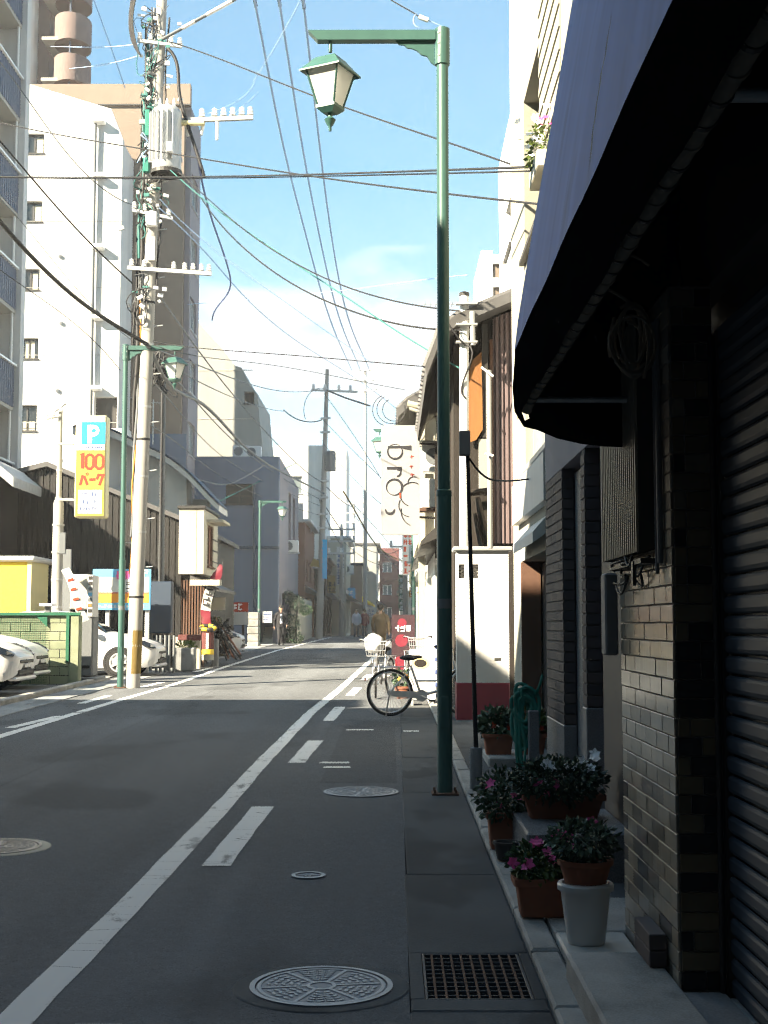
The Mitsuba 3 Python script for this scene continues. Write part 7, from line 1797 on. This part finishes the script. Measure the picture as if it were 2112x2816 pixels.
tb = thing('terracotta_bowl', 'terracotta bowl of variegated leaves resting on the white pot', 'plant pot'); cb_ = c + [0, 0, 0.2585]
put('bowl', MB().lathe([(0, 0), (0.090, 0), (0.112, 0.075), (0.122, 0.078), (0.124, 0.10), (0.110, 0.10), (0.104, 0.075), (0, 0.06)], cb_, 36), 'terracotta', tb, 35); put('soil', MB().lathe([(0.105, 0.079), (0, 0.082)], cb_, 24), 'soil', tb)
rng = np.random.default_rng(42)
put('foliage', leaves(rng, cb_ + [0.0, 0, 0.175], (0.145, 0.125, 0.085), 560, 0.034), 'leaf_2', tb, kind='stuff'); put('variegated_foliage', leaves(rng, cb_ + [-0.02, -0.03, 0.19], (0.148, 0.118, 0.078), 420, 0.034), 'leaf_4', tb, kind='stuff')
put('bloom', flowers(rng, [cb_ + [0.03, 0.0, 0.26], cb_ + [0.05, -0.02, 0.255], cb_ + [-0.11, -0.05, 0.22]], 0.024), 'pink', tb)
lg = thing('stone_ledge', 'low granite ledge behind the flower pots carrying more planters', 'ledge')
put('block', MB().bevel(0.745, 1.34, 5.62, 6.36, 0.0, 0.36, 0.012), 'granite', lg)
p3 = thing('planter', 'long terracotta planter of white and pink flowers on the granite ledge', 'planter'); c = (1.02, 6.08, 0.362); rng = np.random.default_rng(43)
put('pot', box_pot(MB(), c, 0.46, 0.20, 0.14), 'terracotta', p3, 35); put('soil', soil(c, 0.46, 0.20, 0.14), 'soil', p3)
put('stem', stems(rng, (c[0], c[1], 0.48), (c[0], c[1], 0.62), 24), 'leaf_3', p3, kind='stuff')
put('foliage', leaves(rng, (0.99, 6.02, 0.585), (0.29, 0.18, 0.13), 1500, 0.042), 'leaf_2', p3, kind='stuff'); put('pale_foliage', leaves(rng, (0.98, 5.96, 0.60), (0.25, 0.13, 0.11), 420, 0.040), 'leaf_3', p3, kind='stuff')
for q in [(1.06, 5.95, 0.665), (1.20, 6.0, 0.72), (0.93, 5.92, 0.68), (1.22, 5.95, 0.55), (1.15, 5.96, 0.66)]: put('white_bloom', flowers(rng, [np.array(q) + rng.normal(size=3) * 0.015 for _ in range(4)], 0.032), 'white_paint', p3)
for q in [(0.85, 5.9, 0.56), (0.95, 5.88, 0.58), (0.90, 5.9, 0.52)]: put('pink_bloom', flowers(rng, [np.array(q) + rng.normal(size=3) * 0.012 for _ in range(3)], 0.024), 'pink', p3)
p4 = thing('planter', 'square terracotta pot of trailing flowers on the kerb left of the ledge', 'planter'); c = (0.70, 6.35, 0.128); rng = np.random.default_rng(44)
put('pot', box_pot(MB(), c, 0.20, 0.20, 0.22), 'terracotta', p4, 35); put('soil', soil(c, 0.20, 0.20, 0.22), 'soil', p4)
put('foliage', leaves(rng, (0.705, 6.3, 0.45), (0.19, 0.16, 0.15), 700, 0.044), 'leaf_0', p4, kind='stuff'); put('pale_foliage', leaves(rng, (0.67, 6.26, 0.40), (0.13, 0.12, 0.12), 110, 0.046), 'leaf_3', p4, kind='stuff')
put('bloom', flowers(rng, [(0.60, 6.22, 0.52), (0.61, 6.2, 0.535), (0.66, 6.2, 0.40), (0.67, 6.19, 0.41), (0.75, 6.16, 0.47), (0.79, 6.15, 0.45)], 0.028), 'pink', p4)
dpot = thing('small_dark_pot', 'small dark flower pot in front of the square terracotta pot', 'plant pot')
put('pot', MB().lathe([(0, 0), (0.05, 0), (0.07, 0.09), (0.078, 0.09), (0.078, 0.105), (0.06, 0.105), (0.055, 0.08), (0, 0.08)], (0.675, 6.02, 0.125), 20), 'frame_dark', dpot, 35)
for i, (u, nm, s) in enumerate([(1.051, 'left of the two terracotta pots beside the granite post, with grassy leaves', 51), (1.37, 'right of the two terracotta pots beside the granite post, with reddish leaves', 52)]):
    p = thing('terracotta_pot', nm, 'plant pot'); rng = np.random.default_rng(s); c = np.array([u, 10.0, gz(10) + 0.10])
    put('pot', box_pot(MB(), c, 0.28, 0.24, 0.20), 'terracotta', p, 35); put('soil', soil(c, 0.28, 0.24, 0.20), 'soil', p)
    put('foliage', leaves(rng, c + [0, 0, 0.30], (0.18, 0.14, 0.13), 260, 0.09, -0.2), 'leaf_%d' % (3 if i == 0 else 5), p, kind='stuff'); put('dark_foliage', leaves(rng, c + [0, 0, 0.26], (0.17, 0.13, 0.10), 160, 0.08), 'leaf_0' if i == 0 else 'rust', p, kind='stuff')
    put('bloom', flowers(rng, [c + [0.1 * math.cos(k * 2.1), -0.12, 0.28 + 0.06 * math.sin(k * 3.3)] for k in range(4)], 0.03), 'sign_red', p)
ds = thing('door_step', 'low stone step carrying the two terracotta pots', 'step'); put('slab', MB().bevel(0.93, 1.449, 9.72, 10.4, 0.05, gz(10) + 0.098, 0.015), 'kerbstone', ds)
gpst = thing('granite_post', 'square grey granite post on the right pavement', 'post')
gx_, gy_ = 1.17, 8.35; put('post', MB().bevel(gx_ - 0.043, gx_ + 0.043, gy_ - 0.043, gy_ + 0.043, 0.05, 0.80, 0.008), 'granite', gpst)
gh_ = thing('green_hose', 'bundle of green garden hose draped over the granite post', 'hose'); m = MB(); rng = np.random.default_rng(61)
for k in range(13):
    x = gx_ - 0.05 + rng.normal() * 0.028; y = gy_ + 0.075 + rng.normal() * 0.02; zt_ = rng.uniform(0.88, 1.02); zb_ = rng.uniform(0.12, 0.70)
    m.tube(curve([(x - 0.05, y, zt_ - 0.15), (x - 0.02, y - 0.01, zt_), (x + 0.05, y, zt_ - 0.05), (x + 0.06, y - 0.01, (zt_ + zb_) / 2), (x - 0.02, y - 0.02, zb_), (x - 0.07, y, (zt_ + zb_) / 2), (x - 0.05, y, zt_ - 0.12)], 26), 0.017, 6)
put('coil', m, 'hose_green', gh_, True)
put('end', MB().tube(curve([(gx_ + 0.02, gy_ + 0.06, 0.92), (gx_ + 0.06, gy_ - 0.05, 1.03), (gx_ + 0.075, gy_ - 0.05, 1.09)], 8), 0.013, 6).tube(curve([(gx_ - 0.07, gy_ - 0.07, 0.5), (gx_ - 0.085, gy_ - 0.08, 0.3), (gx_ - 0.075, gy_ - 0.08, 0.09)], 8), 0.012, 6), 'hose_green', gh_, True)

# ------------------------------------------------------------------ clutter along the far street: projecting signs, air conditioners, aerials
FAR = [('yellow projecting sign with dark lettering on the salmon shop', (-3.743, 63, 4.044), 0.5, 1.1, 'ochre', 'ink'), ('slim white vertical sign on the timber shop', (-3.448, 68, 5.498), 0.5, 2.6, 'white_panel', 'ink_blue'), ('small blue round-cornered sign low on the left row', (-2.997, 74, 3.773), 0.7, 0.9, 'sign_lightblue', 'white_paint'),
       ('red vertical sign far down the left row', (-2.649, 86, 2.091), 0.6, 2.6, 'brick_red', 'white_paint'), ('white square sign below the red brick block', (-2.226, 88, 2.629), 1.5, 0.9, 'white_panel', 'ink_blue'), ('tall white vertical sign on the far right row', (0.808, 50, 5.177), 0.5, 2.4, 'white_panel', 'sign_red'),
       ('green and white vertical sign on the right past the banners', (0.789, 66, 3.618), 0.6, 2.4, 'net_green', 'white_paint'), ('pale yellow box sign on the right row beside the fourth lamp', (0.958, 40, 3.667), 0.4, 1.3, 'sign_cream', 'ink')]
for i, (lab, c, w, h, mat, ink) in enumerate(FAR):
    t = thing('projecting_sign', lab, 'sign'); c = np.array(c)
    put('case', MB().bevel(c[0] - w / 2, c[0] + w / 2, c[1], c[1] + 0.18, c[2] - h / 2, c[2] + h / 2, 0.03), mat, t)
    rows = [scribble(np.random.default_rng(70 + i * 9 + k), 0.06, w - 0.04, 0.2 + k * 0.36, 0.26, 0.06) for k in range(int((h - 0.1) / 0.36))]
    put('lettering', MB().poly(shapely.union_all(rows), 0.012, (c[0] - w / 2, c[1], c[2] - h / 2), NEAR, UP, 0.001), ink, t, kind='stuff')
    s = -1 if c[0] < -1.0 else 1
    put('arm', MB().tube([(c[0] + s * w / 2, c[1] + 0.09, c[2] + h * 0.3), (c[0] + s * (w / 2 + 0.7), c[1] + 0.09, c[2] + h * 0.3)], 0.03, 6), 'frame_dark', t)
for i, (lab, c) in enumerate([('air conditioner on a bracket high on the lilac side of the blue-grey building', (-5.058, 50.5, 5.449)), ('air conditioner on the side of the salmon shop', (-4.268, 60.5, 5.253)), ('air conditioner under the eave of the cream narrow shop', (-3.129, 73, 5.523)),
                              ('air conditioner high on the cream two-storey shop on the right', (1.027, 36.5, 4.1)), ('air conditioner on the roof of the blue-grey building', (-7.545, 50, 10.155)), ('second air conditioner on the roof of the blue-grey building', (-6.894, 50, 10.131))]):
    t = thing('air_conditioner', lab, 'air conditioner'); c = np.array(c)
    put('case', MB().bevel(c[0] - 0.40, c[0] + 0.40, c[1] - 0.15, c[1] + 0.15, c[2] - 0.30, c[2] + 0.30, 0.02), 'white_plastic', t)
    put('grille', MB().lathe([(0.0, 0), (0.22, 0), (0.22, 0.012), (0.0, 0.012)], (0, 0, 0), 18, M=xf((c[0] - 0.10, c[1] - 0.152, c[2])) @ rot([1, 0, 0], 90)), 'cable_grey', t)
    put('bracket', MB().box(c[0] - 0.45, c[0] + 0.45, c[1] - 0.12, c[1] + 0.18, c[2] - 0.36, c[2] - 0.303), 'galvanised', t)
for i, (lab, c, hh) in enumerate([('television aerial on the plaster house ridge', (1.059, 22, 7.125), 1.6), ('television aerial on the roof of the salmon shop', (-4.795, 60, 7.025), 2.4), ('television aerial on the vault roofed building', (-7.898, 33, 7.462), 1.5), ('television aerial above the low white stepped block', (-4.849, 105, 11.264), 3.6)]):
    t = thing('aerial', lab, 'aerial'); c = np.array(c); k = hh / 1.6
    put('mast', MB().tube([c, c + [0, 0, hh]], 0.02 * k, 6), 'galvanised', t)
    for j in range(6): put('element', MB().tube([c + [-0.30 * k + 0.12 * k * j, -0.25 * k, hh * 0.93], c + [-0.30 * k + 0.12 * k * j, 0.25 * k, hh * 0.93]], 0.008 * k, 4), 'galvanised', t)
    put('boom', MB().tube([c + [-0.36 * k, 0, hh * 0.93], c + [0.36 * k, 0, hh * 0.93]], 0.012 * k, 5), 'galvanised', t)
for lab, pts, r in [('upper far wire between the second pole and the pole by the banners', [(-3.645, 54, 14.039), (-1.452, 57, 11.255), (0.805, 60, 7.717)], 0.02), ('far wire from the jumper of the second pole to the right row', [(-3.715, 54, 12.616), (-1.041, 50, 9.357), (1.222, 44, 6.569)], 0.016),
                    ('far wire sagging low across the end of the street', [(-3.261, 66, 7.576), (-1.328, 64, 6.208), (0.803, 60, 6.19)], 0.02), ('lower far wire across the end of the street', [(-3.26, 66, 7.088), (-1.18, 64, 5.469), (0.803, 60, 5.636)], 0.02),
                    ('distant wire from the narrow far pole to the corner house', [(-3.146, 84, 11.571), (-1.038, 90, 9.785), (1.05, 99, 7.639)], 0.03), ('distant lower wire from the narrow far pole to the corner house', [(-3.145, 84, 10.791), (-1.245, 90, 8.536), (1.049, 99, 6.727)], 0.03),
                    ('wire from the second pole to the fourth lamp', [(-3.634, 54, 11.249), (-1.068, 42, 7.121), (0.657, 29.6, 4.499)], 0.014), ('twisted dark wire from the second pole fitting to the salmon shop', [(-3.873, 54, 8.226), (-3.753, 58, 7.646), (-3.249, 64, 6.652)], 0.025)]:
    wire(lab, pts, r, 'cable_grey')

# ------------------------------------------------------------------ thin sunlit haze over the whole street
scene['haze_medium'] = {'type': 'homogeneous', 'albedo': 0.95, 'sigma_t': 0.0010}
scene['haze'] = {'type': 'cube', 'to_world': T().translate([0, 540, 13]).scale([720, 1110, 20]), 'bsdf': {'type': 'null'}, 'interior': {'type': 'ref', 'id': 'haze_medium'}}
labels['haze'] = {'kind': 'stuff', 'label': 'thin sunlit haze hanging over the whole street'}
scene['camera']['medium'] = {'type': 'ref', 'id': 'haze_medium'}
